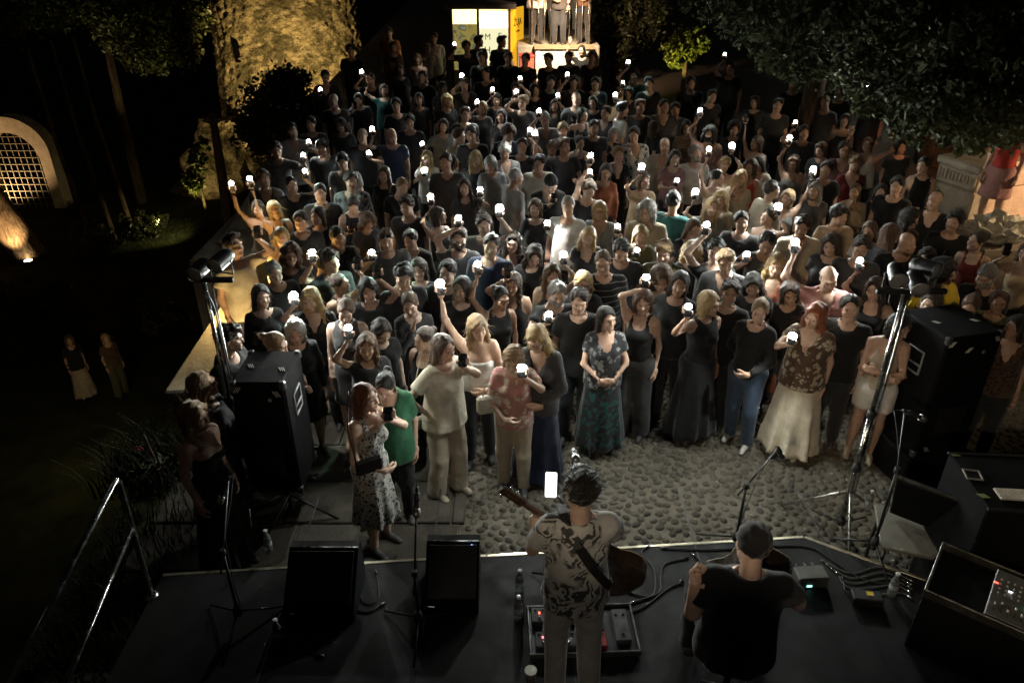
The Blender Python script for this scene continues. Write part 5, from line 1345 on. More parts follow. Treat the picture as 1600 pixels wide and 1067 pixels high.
P(1182, 224, 'tattooed woman raising a dark phone straight up', 'the tattooed woman', sex=f, hair='longback', hc='br', top='tank', tc='dark', al=FI(1166, 160), hy=-30)
P(1202, 297, 'big man in beige T-shirt turning his back to the stage', sex=m, hair='short', hc='dk', top='tee', tc='beige', fat=.04, yaw=140, hy=-15, h=1.82)
P(1240, 254, 'smiling woman with glasses and raised bare arm, lit phone', 'the smiling woman with glasses on the right', sex=f, hair='wavy', hc='br', top='tank', tc='grey', al=L(1236, 214), gl=1, mouth=2, ph=dict(p=1.4))
P(1256, 207, 'man in dim clothes with a small lit phone above his head', 'the man in dim clothes on the right', sex=m, hair='short', hc='dk', top='tee', tc='char', al=L(1245, 190), ph=dict(p=.6))
P(1285, 234, 'woman with a bob in the shade right of the raised bare arm', sex=f, hair='bob', hc='br', top='tee', tc='char')
P(1321, 234, 'dark-haired man in dusky pink shirt under the branches', sex=m, hair='short', hc='bk', top='shirt', tc='mauve', hy=10)
P(1334, 256, 'laughing short-haired woman in dark red top under the branches', sex=f, hair='short', hc='lb', top='vneck', tc='dred', mouth=2, hr=8)
P(1229, 309, 'woman stretching out a lit phone with a bare arm sideways', 'the woman with her arm stretched sideways', sex=f, hair='bob', hc='lb', top='tank', tc='grey', ar=L(1269, 263), ph=dict(p=1.8))
P(1275, 297, 'woman with long straight grey hair and crossbody strap', sex=f, hair='long', hc='gr', top='tee', tc='char', hy=-22)
P(1337, 299, 'woman in tan sweater with her hands pressed together at her chin', sex=f, hair='tied', hc='br', top='long', tc='tan', al='chin', ar='chin', hy=-16, hp=2)
P(1310, 335, 'dark-haired man in tan T-shirt looking right', sex=m, hair='short', hc='dk', top='tee', tc='tan', hy=35, yaw=30)
P(1254, 351, 'man with cropped dark hair in tan T-shirt, arms loose', sex=m, hair='short', hc='dk', top='tee', tc='beige', hp=10, h=1.8)
P(1200, 339, 'woman with head tipped back holding up a strong light', 'the woman with her head tipped back', sex=f, hair='short', hc='dk', top='tank', tc='dark', ar=L(1214, 321), hp=-10, hy=-30, ph=dict(p=2.2))
P(1110, 322, 'blonde woman with fringe raising a lit phone on her right', 'the blonde woman with fringe', sex=f, hair='long', hc='bl', top='tee', tc='grey', al=L(1089, 298), ph=dict(p=1.8))
P(1127, 311, 'woman with fair curls peeking out behind the blonde fringe', sex=f, hair='curly', hc='bl', top='tee', tc='beige')
P(1053, 315, 'man in dark teal T-shirt standing with his back turned', sex=m, hair='short', hc='bk', top='tee', tc='teal', yaw=160)
P(1119, 393, 'dark man holding a lit phone in front of his head', 'the dark man between the curls and jacket', sex=m, hair='short', hc='bk', top='tee', tc='dark', al=L(1107, 350))
P(1040, 393, 'man with short brown hair and grey open shirt', sex=m, hair='short', hc='lb', top='shirt', tc='olive', hp=10, hy=-8)
P(1081, 391, 'woman with big blonde curls in dark top', sex=f, hair='curly', hc='bl', top='tee', tc='dark', hp=10)
P(1135, 407, 'man with flat-cropped hair and dark zipped jacket', sex=m, hair='short', hc='lb', top='jacket', tc='char', hp=10, hy=8, h=1.8)
P(1180, 440, 'woman with black hair hiding her face behind the black sweater', sex=f, hair='long', hc='bk', top='tee', tc='black', hp=24, hr=-10)
P(1198, 376, 'dark-haired man looking down at his lit phone', 'the dark-haired man looking down', sex=m, hair='short', hc='bk', top='tee', tc='char', al=L(1170, 396), hp=20)
P(1211, 411, 'woman with headband and long fair hair in rust draped dress', sex=f, hair='long', hc='bl', top='vneck', tc='rust', bot='skirt', bc='rust', hp=8, h=1.72)
P(1296, 431, 'balding man in pink shirt with his arm raised high', 'the balding man in the pink shirt', sex=m, hair='balding', hc='gr', top='shirt', tc='pink', al=L(1246, 377), hp=18, hy=6, ph=dict(p=1.5), h=1.8)
P(1031, 431, 'man with messy brown curls in grey shirt', sex=m, hair='curly', hc='br', top='shirt', tc='olive', hp=20)
P(1362, 362, 'woman with shoulder-length brown hair in pale top on the right', sex=f, hair='longback', hc='br', top='tee', tc='pale', hy=-20)
P(1344, 386, 'man hidden behind the light near the right light stand', sex=m, hair='short', hc='dk', top='tee', tc='char')
P(1389, 366, 'woman with smooth brown hair seen from behind', sex=f, hair='longback', hc='br', top='tee', tc='dark', yaw=150)
P(1414, 374, 'bald man in black T-shirt bowing his head right of the smooth hair', sex=m, hair='none', top='tee', tc='black', hy=25, hp=24, skin=0)
P(1418, 340, 'dark curly woman in profile with long earrings', sex=f, hair='curly', hc='bk', top='tank', tc='black', hy=50, yaw=20)
P(1462, 312, 'white-haired man in black, face lit orange from the booth', sex=m, hair='balding', hc='wh', top='shirt', tc='black', hy=-10, h=1.8)
P(1446, 258, 'woman in black sleeveless top, shoulder lit orange, under the tree', sex=f, hair='tied', hc='bk', top='sleeveless', tc='black', al='clasp', hy=-30, z=.4)
P(1477, 425, 'dark-haired man in bright yellow T-shirt', sex=m, hair='curly', hc='bk', top='tee', tc='yellow', yaw=60, hy=20, ar='cup')
P(1529, 376, 'woman in dark red dress looking left beside the pale bundle', sex=f, hair='tied', hc='dk', top='dress', tc='dred', bot='midi', bc='dred', hy=-40)
P(1547, 428, 'bearded man in grey flat cap and black T-shirt, arms folded', sex=m, hair='cap', capc='grey', hc='gr', top='tee', tc='black', beard=True, al='fold', ar='fold', hp=18)
P(1518, 471, 'woman with scraped-back brown hair behind the large loudspeaker', sex=f, hair='tied', hc='br', top='tee', tc='dark', hp=20)
P(1588, 508, 'woman in dark animal-print top at the right edge', sex=f, hair='longback', hc='bk', top='vneck', tc='brown', tp='small', tc2='black', hy=-30)
P(1608, 392, 'person reaching in from the right edge with a phone', 'the person at the right edge', sex=f, hair='bob', hc='br', top='tank', tc='tan', al=FI(1579, 384))
P(1357, 226, 'woman in white tank top raising both arms towards the leaves', sex=f, hair='tied', hc='br', top='tank', tc='white', al='wave', ar='wave', hp=-6)
P(1319, 188, 'woman in dark halter top in the shade under the leaves', sex=f, hair='longback', hc='dk', top='tank', tc='char', hy=-10)
# ---- back rows
P(1323, 120, 'man with a pale rim of light on his hair, near the tree', sex=m, hair='short', hc='dk', top='tee', tc='dark')
P(1312, 144, 'man with bent head below the rim-lit hair', sex=m, hair='buzz', hc='dk', top='tee', tc='dark', h=1.7)
P(1291, 160, 'cropped-haired man left of the woman in the halter top', sex=m, hair='buzz', hc='lb', top='tee', tc='char')
P(1408, 229, 'woman peering out from below the lowest leaves', sex=f, hair='bob', hc='dk', top='tee', tc='char')
P(457, 204, 'tall man in pale shirt beside the dark bush', 'the tall man beside the dark bush', sex=m, hair='short', hc='bk', top='shirt', tc='pale', h=1.88, ar=L(480, 220), hy=20)
P(486, 194, 'man with rim-lit hair right of the tall pale shirt', sex=m, hair='short', hc='dk', top='tee', tc='char', hy=-15)
P(432, 233, 'man in dim grey shirt left below the tall pale shirt', 'the man in dim grey shirt', sex=m, hair='short', hc='dk', top='tee', tc='grey', ar=L(472, 241), ph=dict(col=(.85, 1, .95)))
P(456, 288, 'man with round face holding a greenish lit phone', 'the round-faced man', sex=m, hair='buzz', hc='dk', top='tee', tc='dark', ar=L(474, 266), ph=dict(p=.8, col=(.7, 1, .85)))
P(412, 279, 'dark man behind the raised arms on the left', sex=m, hair='short', hc='dk', top='jacket', tc='char')
P(536, 252, 'dark-haired man in light grey polo shirt on the left', sex=m, hair='short', hc='bk', top='tee', tc='grey', hy=10)
P(601, 272, 'woman with long centre-parted dark hair framing her face', sex=f, hair='long', hc='br', top='long', tc='black')
P(625, 288, 'man with cropped greenish-lit hair in black shirt', sex=m, hair='buzz', hc='lb', top='tee', tc='black', hp=20)
P(667, 247, 'woman with pale hair haloed by a strong phone light', 'the woman with haloed pale hair', sex=f, hair='long', hc='bl', top='tee', tc='pale', al=L(665, 265), ph=dict(p=2.6))
P(567, 212, 'man with thin hair raising a phone light on the left', 'the thin-haired man', sex=m, hair='balding', hc='gr', top='tee', tc='dark', ar=L(574, 238), ph=dict(p=1.3))
P(613, 212, 'bald man with a bright rim of light round his head', 'the rim-lit bald man', sex=m, hair='none', top='tee', tc='navy', al=L(583, 200), ph=dict(p=1.4))
P(698, 253, 'man in dim clothes left of the woman turned away', sex=m, hair='short', hc='dk', top='tee', tc='char', h=1.9)
P(692, 197, 'woman in grey T-shirt with one hand raised, lit phone low', 'the woman in the grey T-shirt', sex=f, hair='bob', hc='dk', top='tee', tc='grey', al=L(661, 223))
P(717, 213, 'short-haired man in beige T-shirt looking right', sex=m, hair='short', hc='br', top='tee', tc='beige', hy=40, yaw=30)
P(738, 209, 'dark man in black T-shirt right of the beige T-shirt', sex=m, hair='short', hc='bk', top='tee', tc='black', skin=2)
P(792, 208, 'person with big curly hair haloed gold, in dark jacket', sex=m, hair='afro', hc='br', top='jacket', tc='navy', hp=14)
P(726, 179, 'man with short hair below the kiosk window, face in shadow', sex=m, hair='short', hc='br', top='tee', tc='dark')
P(752, 169, 'woman holding a lit phone right before her face', 'the woman with phone before her face', sex=f, hair='bob', hc='lb', top='tee', tc='char', al=L(747, 158))
P(784, 181, 'woman with long hair parted in the middle, dim, below the kiosk', sex=f, hair='long', hc='dk', top='tee', tc='dark')
P(698, 158, 'woman with fluffy blonde bob left of the kiosk lights', sex=f, hair='curly', hc='bl', top='tee', tc='dark')
P(816, 160, 'rim-lit man with arm up below the yellow panel', 'the rim-lit man below the yellow panel', sex=m, hair='short', hc='lb', top='tee', tc='char', al=L(808, 142))
P(853, 187, 'grey-haired man in pale jacket raising a lit phone', 'the grey-haired man in pale jacket', sex=m, hair='short', hc='gr', top='jacket', tc='grey', al=L(844, 172))
P(815, 228, 'dim man raising the second of two neighbouring lights', 'the dim man left of the grinning man', sex=m, hair='short', hc='dk', top='tee', tc='dark', ar=L(826, 202))
P(900, 154, 'long-faced man with high forehead behind the profile woman', sex=m, hair='balding', hc='br', top='tee', tc='dark', h=1.85)
P(910, 179, 'woman in profile with dark hair holding a dim phone', 'the profile woman with dark hair', sex=f, hair='longback', hc='bk', top='tank', tc='dark', al=FI(899, 183), hy=40)
P(928, 199, 'dim man left of the sideways phone', sex=m, hair='short', hc='dk', top='tee', tc='dark')
P(973, 171, 'man in white shirt with dark cropped hair, back half turned', sex=m, hair='short', hc='bk', top='shirt', tc='pale', yaw=120, skin=2, h=1.84)
P(1000, 167, 'man with cropped hair behind the white shirt', sex=m, hair='short', hc='br', top='tee', tc='char')
P(946, 176, 'man in dim jacket holding a strong bluish light', 'the man in dim jacket', sex=m, hair='short', hc='bk', top='jacket', tc='char', ar=L(960, 147), ph=dict(p=1.4, col=(.85, .97, 1)))
P(1022, 199, 'woman with dark smooth hair left of the striped top', sex=f, hair='longback', hc='br', top='tee', tc='dark', yaw=100)
P(1038, 166, 'dim man in grey shirt left below the lit yellow leaves', sex=m, hair='short', hc='bk', top='shirt', tc='char', skin=2)
P(1056, 170, 'dim man in pale T-shirt right below the lit yellow leaves', sex=m, hair='short', hc='bk', top='tee', tc='grey', skin=2, h=1.72)
P(522, 157, 'bald man lit orange on the side, near the dark bush', sex=m, hair='none', top='tee', tc='dark', hy=-40, skin=1)
P(561, 154, 'woman looking at a small white screen left of centre back', 'the woman left of centre back', sex=f, hair='tied', hc='bk', top='tee', tc='dark', al=FI(556, 161), hp=20, ph=dict(bright=5))
P(600, 141, 'woman in teal top with one arm raised at the back', sex=f, hair='longback', hc='dk', top='long', tc='teal', al='wave')
P(690, 137, 'dim woman behind the fluffy blonde bob', sex=f, hair='long', hc='dk', top='tee', tc='dark')
P(746, 65, 'young man in black looking right, left of the letters', sex=m, hair='quiff', hc='bk', top='tee', tc='black', hy=45, yaw=30)
P(783, 66, 'young man in black T-shirt against the bright kiosk window', sex=m, hair='quiff', hc='bk', top='tee', tc='black', hy=40, yaw=20, ar='cup')
P(730, 73, 'young man in dark T-shirt raising a light beside the kiosk', 'the young man beside the kiosk', sex=m, hair='short', hc='bk', top='tee', tc='dark', al=L(711, 68), hy=20)
for (x, y, lb) in ((753, 91, 'dark head just below the two men in black'), (794, 91, 'dark head left of the yellow panel foot'), (820, 93, 'dark head before the yellow panel foot'), (858, 94, 'dark head before the glowing white box'), (889, 91, 'dark head right before the white box'), (924, 90, 'dark head right of the white box')):
    P(x, y, lb, sex=m, hair='short', hc='bk', top='tee', tc='black')
P(910, 79, 'woman with raised hand silhouetted against the white box', sex=f, hair='tied', hc='bk', top='tee', tc='black', al='wave')
P(726, 132, 'dim man under a strong light below the kiosk', 'the dim man below the kiosk', sex=m, hair='short', hc='dk', top='jacket', tc='dark', al=L(723, 117), ph=dict(p=1.3))
P(776, 155, 'dim woman under a small light right of the kiosk middle', 'the dim woman below the kiosk', sex=f, hair='bob', hc='dk', top='tee', tc='dark', al=L(771, 139))
P(806, 140, 'man with high-held light under the yellow panel', 'the man under the yellow panel', sex=m, hair='short', hc='bk', top='tee', tc='dark', ar=L(811, 121))
P(868, 164, 'woman under the light between grey-haired and long-faced men', 'the woman in the dim back row', sex=f, hair='long', hc='dk', top='tee', tc='char', ar=L(870, 148), ph=dict(col=(.9, 1, 1)))
P(896, 128, 'man with a light raised below the white box', 'the man below the white box', sex=m, hair='short', hc='bk', top='tee', tc='dark', al=L(888, 115))
P(580, 124, 'man raising the light farthest back on the left', 'the man farthest back on the left', sex=m, hair='short', hc='bk', top='tee', tc='black', al=L(566, 111))
P(508, 120, 'man in cap beside the tower with a lit phone', 'the man in cap beside the tower', sex=m, hair='cap', capc='dark', hc='bk', top='jacket', tc='dark', al=L(502, 139))
P(991, 118, 'person with a teal-tinted light at the back right', 'the person at the back right', sex=m, hair='short', hc='bk', top='tee', tc='teal', al=L(983, 96), ph=dict(p=1.2, col=(.6, 1, .9)))
P(983, 145, 'person with a warm-coloured small light in the back', 'the person behind the white shirt', sex=f, hair='bob', hc='bk', top='tee', tc='dark', al=L(975, 128), ph=dict(p=.4, col=(1, .75, .4)))
P(1142, 107, 'person alone in the dark with a small bluish light', 'the person alone in the dark', sex=m, hair='short', hc='bk', top='tee', tc='black', al=L(1134, 84), ph=dict(p=.4, col=(.7, .9, 1)))
P(666, 76, 'woman in light top left of the kiosk', sex=f, hair='longback', hc='lb', top='tank', tc='beige', hy=20)
P(678, 60, 'man in white shirt standing left of the kiosk', sex=m, hair='short', hc='dk', top='shirt', tc='white')
P(653, 92, 'woman in pale dress leaning at the back left', sex=f, hair='longback', hc='lb', top='dress', tc='pale', bot='midi', bc='pale', hy=-20)
P(608, 52, 'man in orange-lit shirt in the dark behind', sex=m, hair='short', hc='dk', top='tee', tc='rust')
P(614, 74, 'person in front of the orange-lit shirt', sex=f, hair='bob', hc='dk', top='tee', tc='brown')
P(548, 79, 'dim person at the far back beside the tower', sex=m, hair='short', hc='bk', top='tee', tc='dark')
# ---- more of the packed crowd between them
for (x, y, lb, sx_, hr_, hc2, tc_) in (
    (637, 322, 'dim person between the lit tank top and the cropped hair', m, 'short', 'dk', 'dark'), (497, 335, 'dim woman left of the woman looking down', f, 'longback', 'dk', 'black'),
    (470, 345, 'dim man right of the orange-lit fair hair', m, 'short', 'dk', 'dark'), (500, 300, 'dim man right of the round-faced man', m, 'buzz', 'dk', 'dark'),
    (655, 420, 'dim woman behind the strapless top\'s raised hand', f, 'bob', 'dk', 'black'), (700, 425, 'dim man behind the raised lit hand', m, 'short', 'bk', 'dark'),
    (720, 448, 'dim woman left of the glasses and sleeveless top', f, 'longback', 'dk', 'black'), (905, 470, 'dim man right of the grey-bearded man', m, 'short', 'dk', 'black'),
    (1060, 440, 'dim woman left of the sideways-looking blonde', f, 'longback', 'dk', 'dark'), (1140, 455, 'dim man between the blonde and the black sweater', m, 'short', 'dk', 'black'),
    (1235, 455, 'dim woman between black sweater and red hair', f, 'bob', 'dk', 'black'), (1330, 480, 'dim man right of the pink shirt', m, 'short', 'bk', 'black'),
    (1080, 355, 'dim woman above the big blonde curls', f, 'longback', 'br', 'dark'), (1160, 345, 'dim man left of the tipped-back head', m, 'short', 'dk', 'char'),
    (1300, 380, 'dim woman above the balding man', f, 'bob', 'dk', 'dark'), (1290, 265, 'dim man between grey hair and laughing short hair', m, 'short', 'bk', 'dark'),
    (1376, 300, 'dim woman right of the tan sweater', f, 'longback', 'bk', 'black'), (1400, 290, 'dim man under the tree by the stone block', m, 'short', 'bk', 'black'),
    (1215, 165, 'dim man in the dark below the right branches', m, 'short', 'bk', 'dark'), (1180, 160, 'dim woman behind the tattooed raised arm', f, 'bob', 'bk', 'dark'),
    (1110, 150, 'dim man behind the moustached man\'s hand', m, 'short', 'bk', 'dark'), (1240, 130, 'dim man at the back under the hanging leaves', m, 'short', 'bk', 'black'),
    (640, 190, 'dim man above the haloed pale hair', m, 'short', 'bk', 'dark'), (655, 155, 'dim woman left of the fluffy blonde bob', f, 'longback', 'bk', 'dark'),
    (620, 165, 'dim man behind the rim-lit bald head', m, 'short', 'bk', 'dark'), (535, 195, 'dim woman left of the upper left light', f, 'bob', 'bk', 'dark'),
    (505, 230, 'dim man between the stacked lights and the polo', m, 'short', 'bk', 'dark'), (860, 128, 'dim man below the glowing white box', m, 'short', 'bk', 'black'),
    (835, 140, 'dim woman right of the yellow panel lights', f, 'bob', 'bk', 'black'), (930, 130, 'dim man right below the white box', m, 'short', 'bk', 'dark'),
    (928, 160, 'dim woman between long-faced man and bluish light', f, 'longback', 'bk', 'dark'), (1015, 130, 'dim man right of the warm small light', m, 'short', 'bk', 'black'),
    (660, 120, 'dim man below the pale dress', m, 'short', 'bk', 'black'), (625, 110, 'dim woman in the back left darkness', f, 'bob', 'bk', 'black'),
    (1080, 130, 'dim man below the lit yellow leaves', m, 'short', 'bk', 'black'), (760, 115, 'dim man before the kiosk middle', m, 'short', 'bk', 'black'),
    (1450, 400, 'dim woman left of the yellow T-shirt', f, 'bob', 'bk', 'black'), (1490, 345, 'dim man right of the orange-lit white hair', m, 'short', 'bk', 'black'),
    (1560, 470, 'woman in olive top beside the animal print', f, 'tied', 'br', 'olive'), (1455, 470, 'dim woman behind the loudspeaker\'s left corner', f, 'longback', 'dk', 'black')):
    P(x, y, lb, sex=sx_, hair=hr_, hc=hc2, top='tee', tc=tc_)
print('OFF', OFF, len(PLACED))
# ---- people outside the main crowd
LAWN = -4.55 * UNIT
P(107, 531, 'woman in long pale skirt standing in the dark garden, left of two', sex=f, hair='bob', hc='br', top='tee', tc='black', bot='skirt', bc='beige', z=LAWN, near=2)
P(165, 528, 'blonde woman in pale dress standing in the dark garden', sex=f, hair='longback', hc='bl', top='tee', tc='brown', bot='wide', bc='olive', z=LAWN, near=2, yaw=20)
for (x, y, lb, sx_, tc_, tp_, al_, ar_) in ((838, -48, 'man in striped shirt behind the barrier, leftmost on the platform', m, 'pale', 'shirt', 'clasp', 'down'), (857, -49, 'person in pale trousers leaning on the barrier', f, 'white', 'tee', 'clasp', 'clasp'), (876, -47, 'man in dark shirt behind the middle of the barrier', m, 'char', 'shirt', 'clasp', 'down'), (895, -49, 'person in cream top at the right of the barrier', f, 'cream', 'tank', 'clasp', 'hip'), (916, -48, 'man in brown shirt at the right end of the barrier', m, 'brown', 'tee', 'clasp', 'clasp')):
    P(x, y, lb, sex=sx_, hair='short' if sx_ == m else 'longback', hc='dk', top=tp_, tc=tc_, bot='trousers', bc='pale' if 'pale' in lb or 'cream' in lb else 'dark', al=al_, ar=ar_, z=PZ * UNIT, near=2, h=1.6 if sx_ == f else 1.7)
P(1590, 190, 'woman in pinkish red skirt standing on the ledge, head hidden by leaves', sex=f, hair='longback', hc='br', top='tank', tc='red', bot='mini', bc='pink', z=.94 * UNIT, h=1.64, near=1, sho='dark')
P(1416, 66, 'person with a light among the leaves, top right', 'the person among the leaves', sex=m, hair='short', hc='dk', top='tee', tc='dark', al=L(1408, 49), ph=dict(p=1.2))
P(1320, 72, 'person holding a small light left of the leaf gap', 'the person left of the leaf gap', sex=f, hair='bob', hc='dk', top='tee', tc='dark', al=L(1311, 55), ph=dict(p=.6))
P(1333, 24, 'person with orange-lit face high in the leaf gap', 'the person in the leaf gap', sex=f, hair='tied', hc='dk', top='tee', tc='rust', ar=L(1337, 4), ph=dict(p=.6))
P(1366, 152, 'man raising a light behind the hanging twigs', 'the man behind the hanging twigs', sex=m, hair='short', hc='dk', top='tee', tc='dark', al=L(1358, 132), ph=dict(p=.7))
# ---- stage
stage = thing('stage_platform', 'low black stage deck with a thin metal edge in the foreground', 'stage', (0, 2, 0))
FE = [(-2.55, 3.98), (2.26, 4.37), (3.17, 3.83), (4.9, 3.83), (4.9, -3), (-2.55, -3)]
me = bpy.data.meshes.new('deck'); k = len(FE)
me.from_pydata([(x, y - 2, STAGE_Z) for x, y in FE] + [(x, y - 2, .0) for x, y in FE], [], [tuple(range(k))[::-1]] + [(i, (i + 1) % k, k + (i + 1) % k, k + i) for i in range(k)])
t = NT('stage_ply'); co = t.co(); t.set(t.ramp(t.noise(co, 7, 6), [(.3, (.005, .0052, .005)), (.7, (.012, .0122, .0115))]), t.ramp(t.noise(co, 5, 5), [(.3, (.55,) * 3), (.7, (.85,) * 3)]), spec=.25)
me.materials.append(t.bump(t.noise(co, 130, 3), .25, .004).m); link('deck', me, stage)
for a, b in zip(FE[:3], FE[1:4]):
    A, B = Vector((*a, STAGE_Z)), Vector((*b, STAGE_Z)); d = B - A; rm = Matrix.Rotation(math.atan2(d.y, d.x), 3, 'Z')
    MB().box((A + B) / 2 - Vector((0, 2, .012)) + rm @ Vector((0, .012, 0)), (d.length, .03, .034), rm, .004).build('edge_trim', m_plain('edge_alu', (.5, .45, .33), .35, .8), stage)
for i in range(7):   # deck joints: thin aluminium seams of the stage modules
    x = -1.6 + i
    MB().box((x, .2, STAGE_Z + .001), (.012, 5.5, .004)).build('module_seam', M_BLACK, stage)

# ---- stair handrail, left foreground
hr = thing('stair_handrail', 'stainless steel stair handrail with two sloping bars, bottom left', 'handrail', (-2.57, 3.80, STAGE_Z))
B0 = at_z(237, 930, STAGE_Z); A = at_y(183, 745, B0.y); o3 = Vector((-2.57, 3.80, STAGE_Z))
top_end = at_y(-20, 1135, 2.35); mid_s = at_y(207, 825, B0.y); mid_e = at_y(80, 1120, 2.5)
pts_ = [B0 - o3] + [B0.lerp(A, t_) - o3 for t_ in (.3, .6, .9)]
cr = A + Vector((0, 0, 0)); dirr = (top_end - A).normalized()
pts_ += [A - o3 + (B0 - A).normalized() * .05, A - o3 + (B0 - A).normalized() * .015 + dirr * .015, A - o3 + dirr * .06, top_end - o3]
MB().tube(pts_, .021, 12).build('top_rail_and_post', M_STEEL, hr)
MB().tube([mid_s - o3, mid_e - o3], .017, 10).build('mid_rail', M_STEEL, hr)
MB().lathe((B0 - o3), [(.05, 0), (.05, .008), (.026, .02)], 16).build('base_flange', M_STEEL, hr)

# ------------------------------------------------------------------ gear on and round the stage
SZ = STAGE_Z
M_GRILLE = m_plain('grille', (.02, .02, .02), .5, .6)
M_CHROME = m_plain('chrome', (.6, .6, .58), .18, 1.0)
def rot_to(d, up=(0, 0, 1)):
    """3x3 whose Z axis is d"""
    z = Vector(d).normalized(); u = Vector(up); x = u.cross(z)
    if x.length < 1e-4: x = Vector((1, 0, 0))
    x.normalize(); y = z.cross(x); return Matrix((x, y, z)).transposed()
def mic_parts(root, p, d, o3):
    """dynamic microphone, head at p, body running back along -d"""
    d = Vector(d).normalized(); p = Vector(p) - o3
    MB().lathe(p - d * .19, [(.010, 0), (.0125, .01), (.0175, .13), (.018, .145)], 12, d).build('microphone_body', M_BLACK, root)
    MB().lathe(p - d * .045, [(.018, 0), (.0255, .012), (.0265, .028), (.024, .045), (.014, .056), (.002, .06)], 14, d).build('microphone_grille', m_plain('mesh_grille', (.3, .3, .29), .35, .9), root)
    MB().lathe(p - d * .047, [(.026, 0), (.0275, .004), (.026, .008)], 14, d).build('grille_ring', M_CHROME, root)
    MB().lathe(p - d * .15, [(.016, 0), (.02, .01), (.02, .045), (.016, .055)], 12, d).build('clip', M_RUB, root)
def mic_stand(label, base, boom_at, mic, d, legs=True):
    base = Vector(base); o3 = base; st = thing('microphone_stand', label, 'mic stand', tuple(base), 0, 'microphones on stands')
    top = Vector((base.x, base.y, boom_at))
    MB().tube([(0, 0, .12), (0, 0, boom_at - base.z)], [.012, .009], 10).build('pole', M_BLACK, st)
    MB().lathe((0, 0, .10), [(.03, 0), (.032, .02), (.02, .08)], 12).build('hub', M_RUB, st)
    if legs:
        for k in range(3):
            a = 2.1 * k + .5; MB().tube([(0, 0, .13), (.30 * math.cos(a), .30 * math.sin(a), .012)], .008, 8).build('leg', M_BLACK, st)
    MB().lathe(Vector((0, 0, boom_at - base.z - .03)), [(.018, 0), (.022, .02), (.018, .05)], 12).build('clutch', M_RUB, st)
    m_ = Vector(mic); dd = Vector(d).normalized(); e = m_ - dd * .17
    ax = (e - top).normalized()
    MB().tube([top - ax * .14 - o3, e - o3], .007, 8).build('boom', M_BLACK, st)
    mic_parts(st, m_, dd, o3)
    c = m_ - dd * .19 - o3
    MB().tube([c, c - dd * .06 + Vector((0, 0, -.03)), c.lerp(top - o3, .3) + Vector((0, .03, -.06)), c.lerp(top - o3, .7) + Vector((0, -.03, -.05)), Vector((.02, 0, (boom_at - base.z) * .55)), Vector((.02, .02, .15))], .0035, 6).build('cable', M_RUB, st)
    return st
def onY(px, py, Y): return at_y(px, py, Y)
q = at_y(1222, 718, 4.75); p0 = at_z(1150, 830, SZ); p0 = Vector((at_y(1160, 790, 4.25).x, 4.25, SZ))
mic_stand('boom microphone stand over the cobbles, right of centre', p0, at_y(1160, 758, 4.25).z, q, (.35, .25, -.75))
mq = at_y(900, 718, 3.6)
cst = mic_stand('microphone stand hidden behind the guitarist, phone clipped to it', (mq.x + .02, 3.85, SZ), mq.z - .2, mq, (.0, -.75, .25))
q = at_y(651, 806, 3.75); mic_stand('microphone pointing at the camera by the middle monitor wedge', (q.x, 3.5, SZ), q.z - .25, q, (.02, -.6, -.55))
q = at_y(343, 785, 3.9); mic_stand('microphone on the dark left of the stage below the loudspeaker', (q.x + .12, 3.55, SZ), q.z - .1, q, (-.3, -.4, -.7))
q = at_y(1446, 655, 4.6); mic_stand('microphone in front of the large right loudspeaker', (q.x - .35, 4.2, SZ), q.z - .15, q, (.8, -.1, -.3))

# phone with white screen on the stand
ph_c = at_y(861, 757, 3.55)
pr = thing('smartphone', 'phone with blank white screen clipped to the centre stand', 'phone', tuple(ph_c)); pr.rotation_euler = (R(-32), 0, R(-4))
MB().add(*rounded_slab(.079, .009, .160, .013)).build('case', M_PHONE, pr)
MB().add(*rounded_slab(.070, .001, .150, .010)).build('screen', m_emit('white_screen', (1, .97, .97), 2.2), pr, (0, -.0053, 0))
MB().box((0, -.0062, .068), (.02, .001, .005), None, .0005).build('camera_notch', M_PHONE, pr)
MB().box((0, .012, -.02), (.095, .012, .04), None, .004).build('clip', M_RUB, pr)
MB().tube([(0, .02, -.03), (.06, .08, -.1), (.14, .15, -.25)], .007, 8).build('arm', M_BLACK, pr)

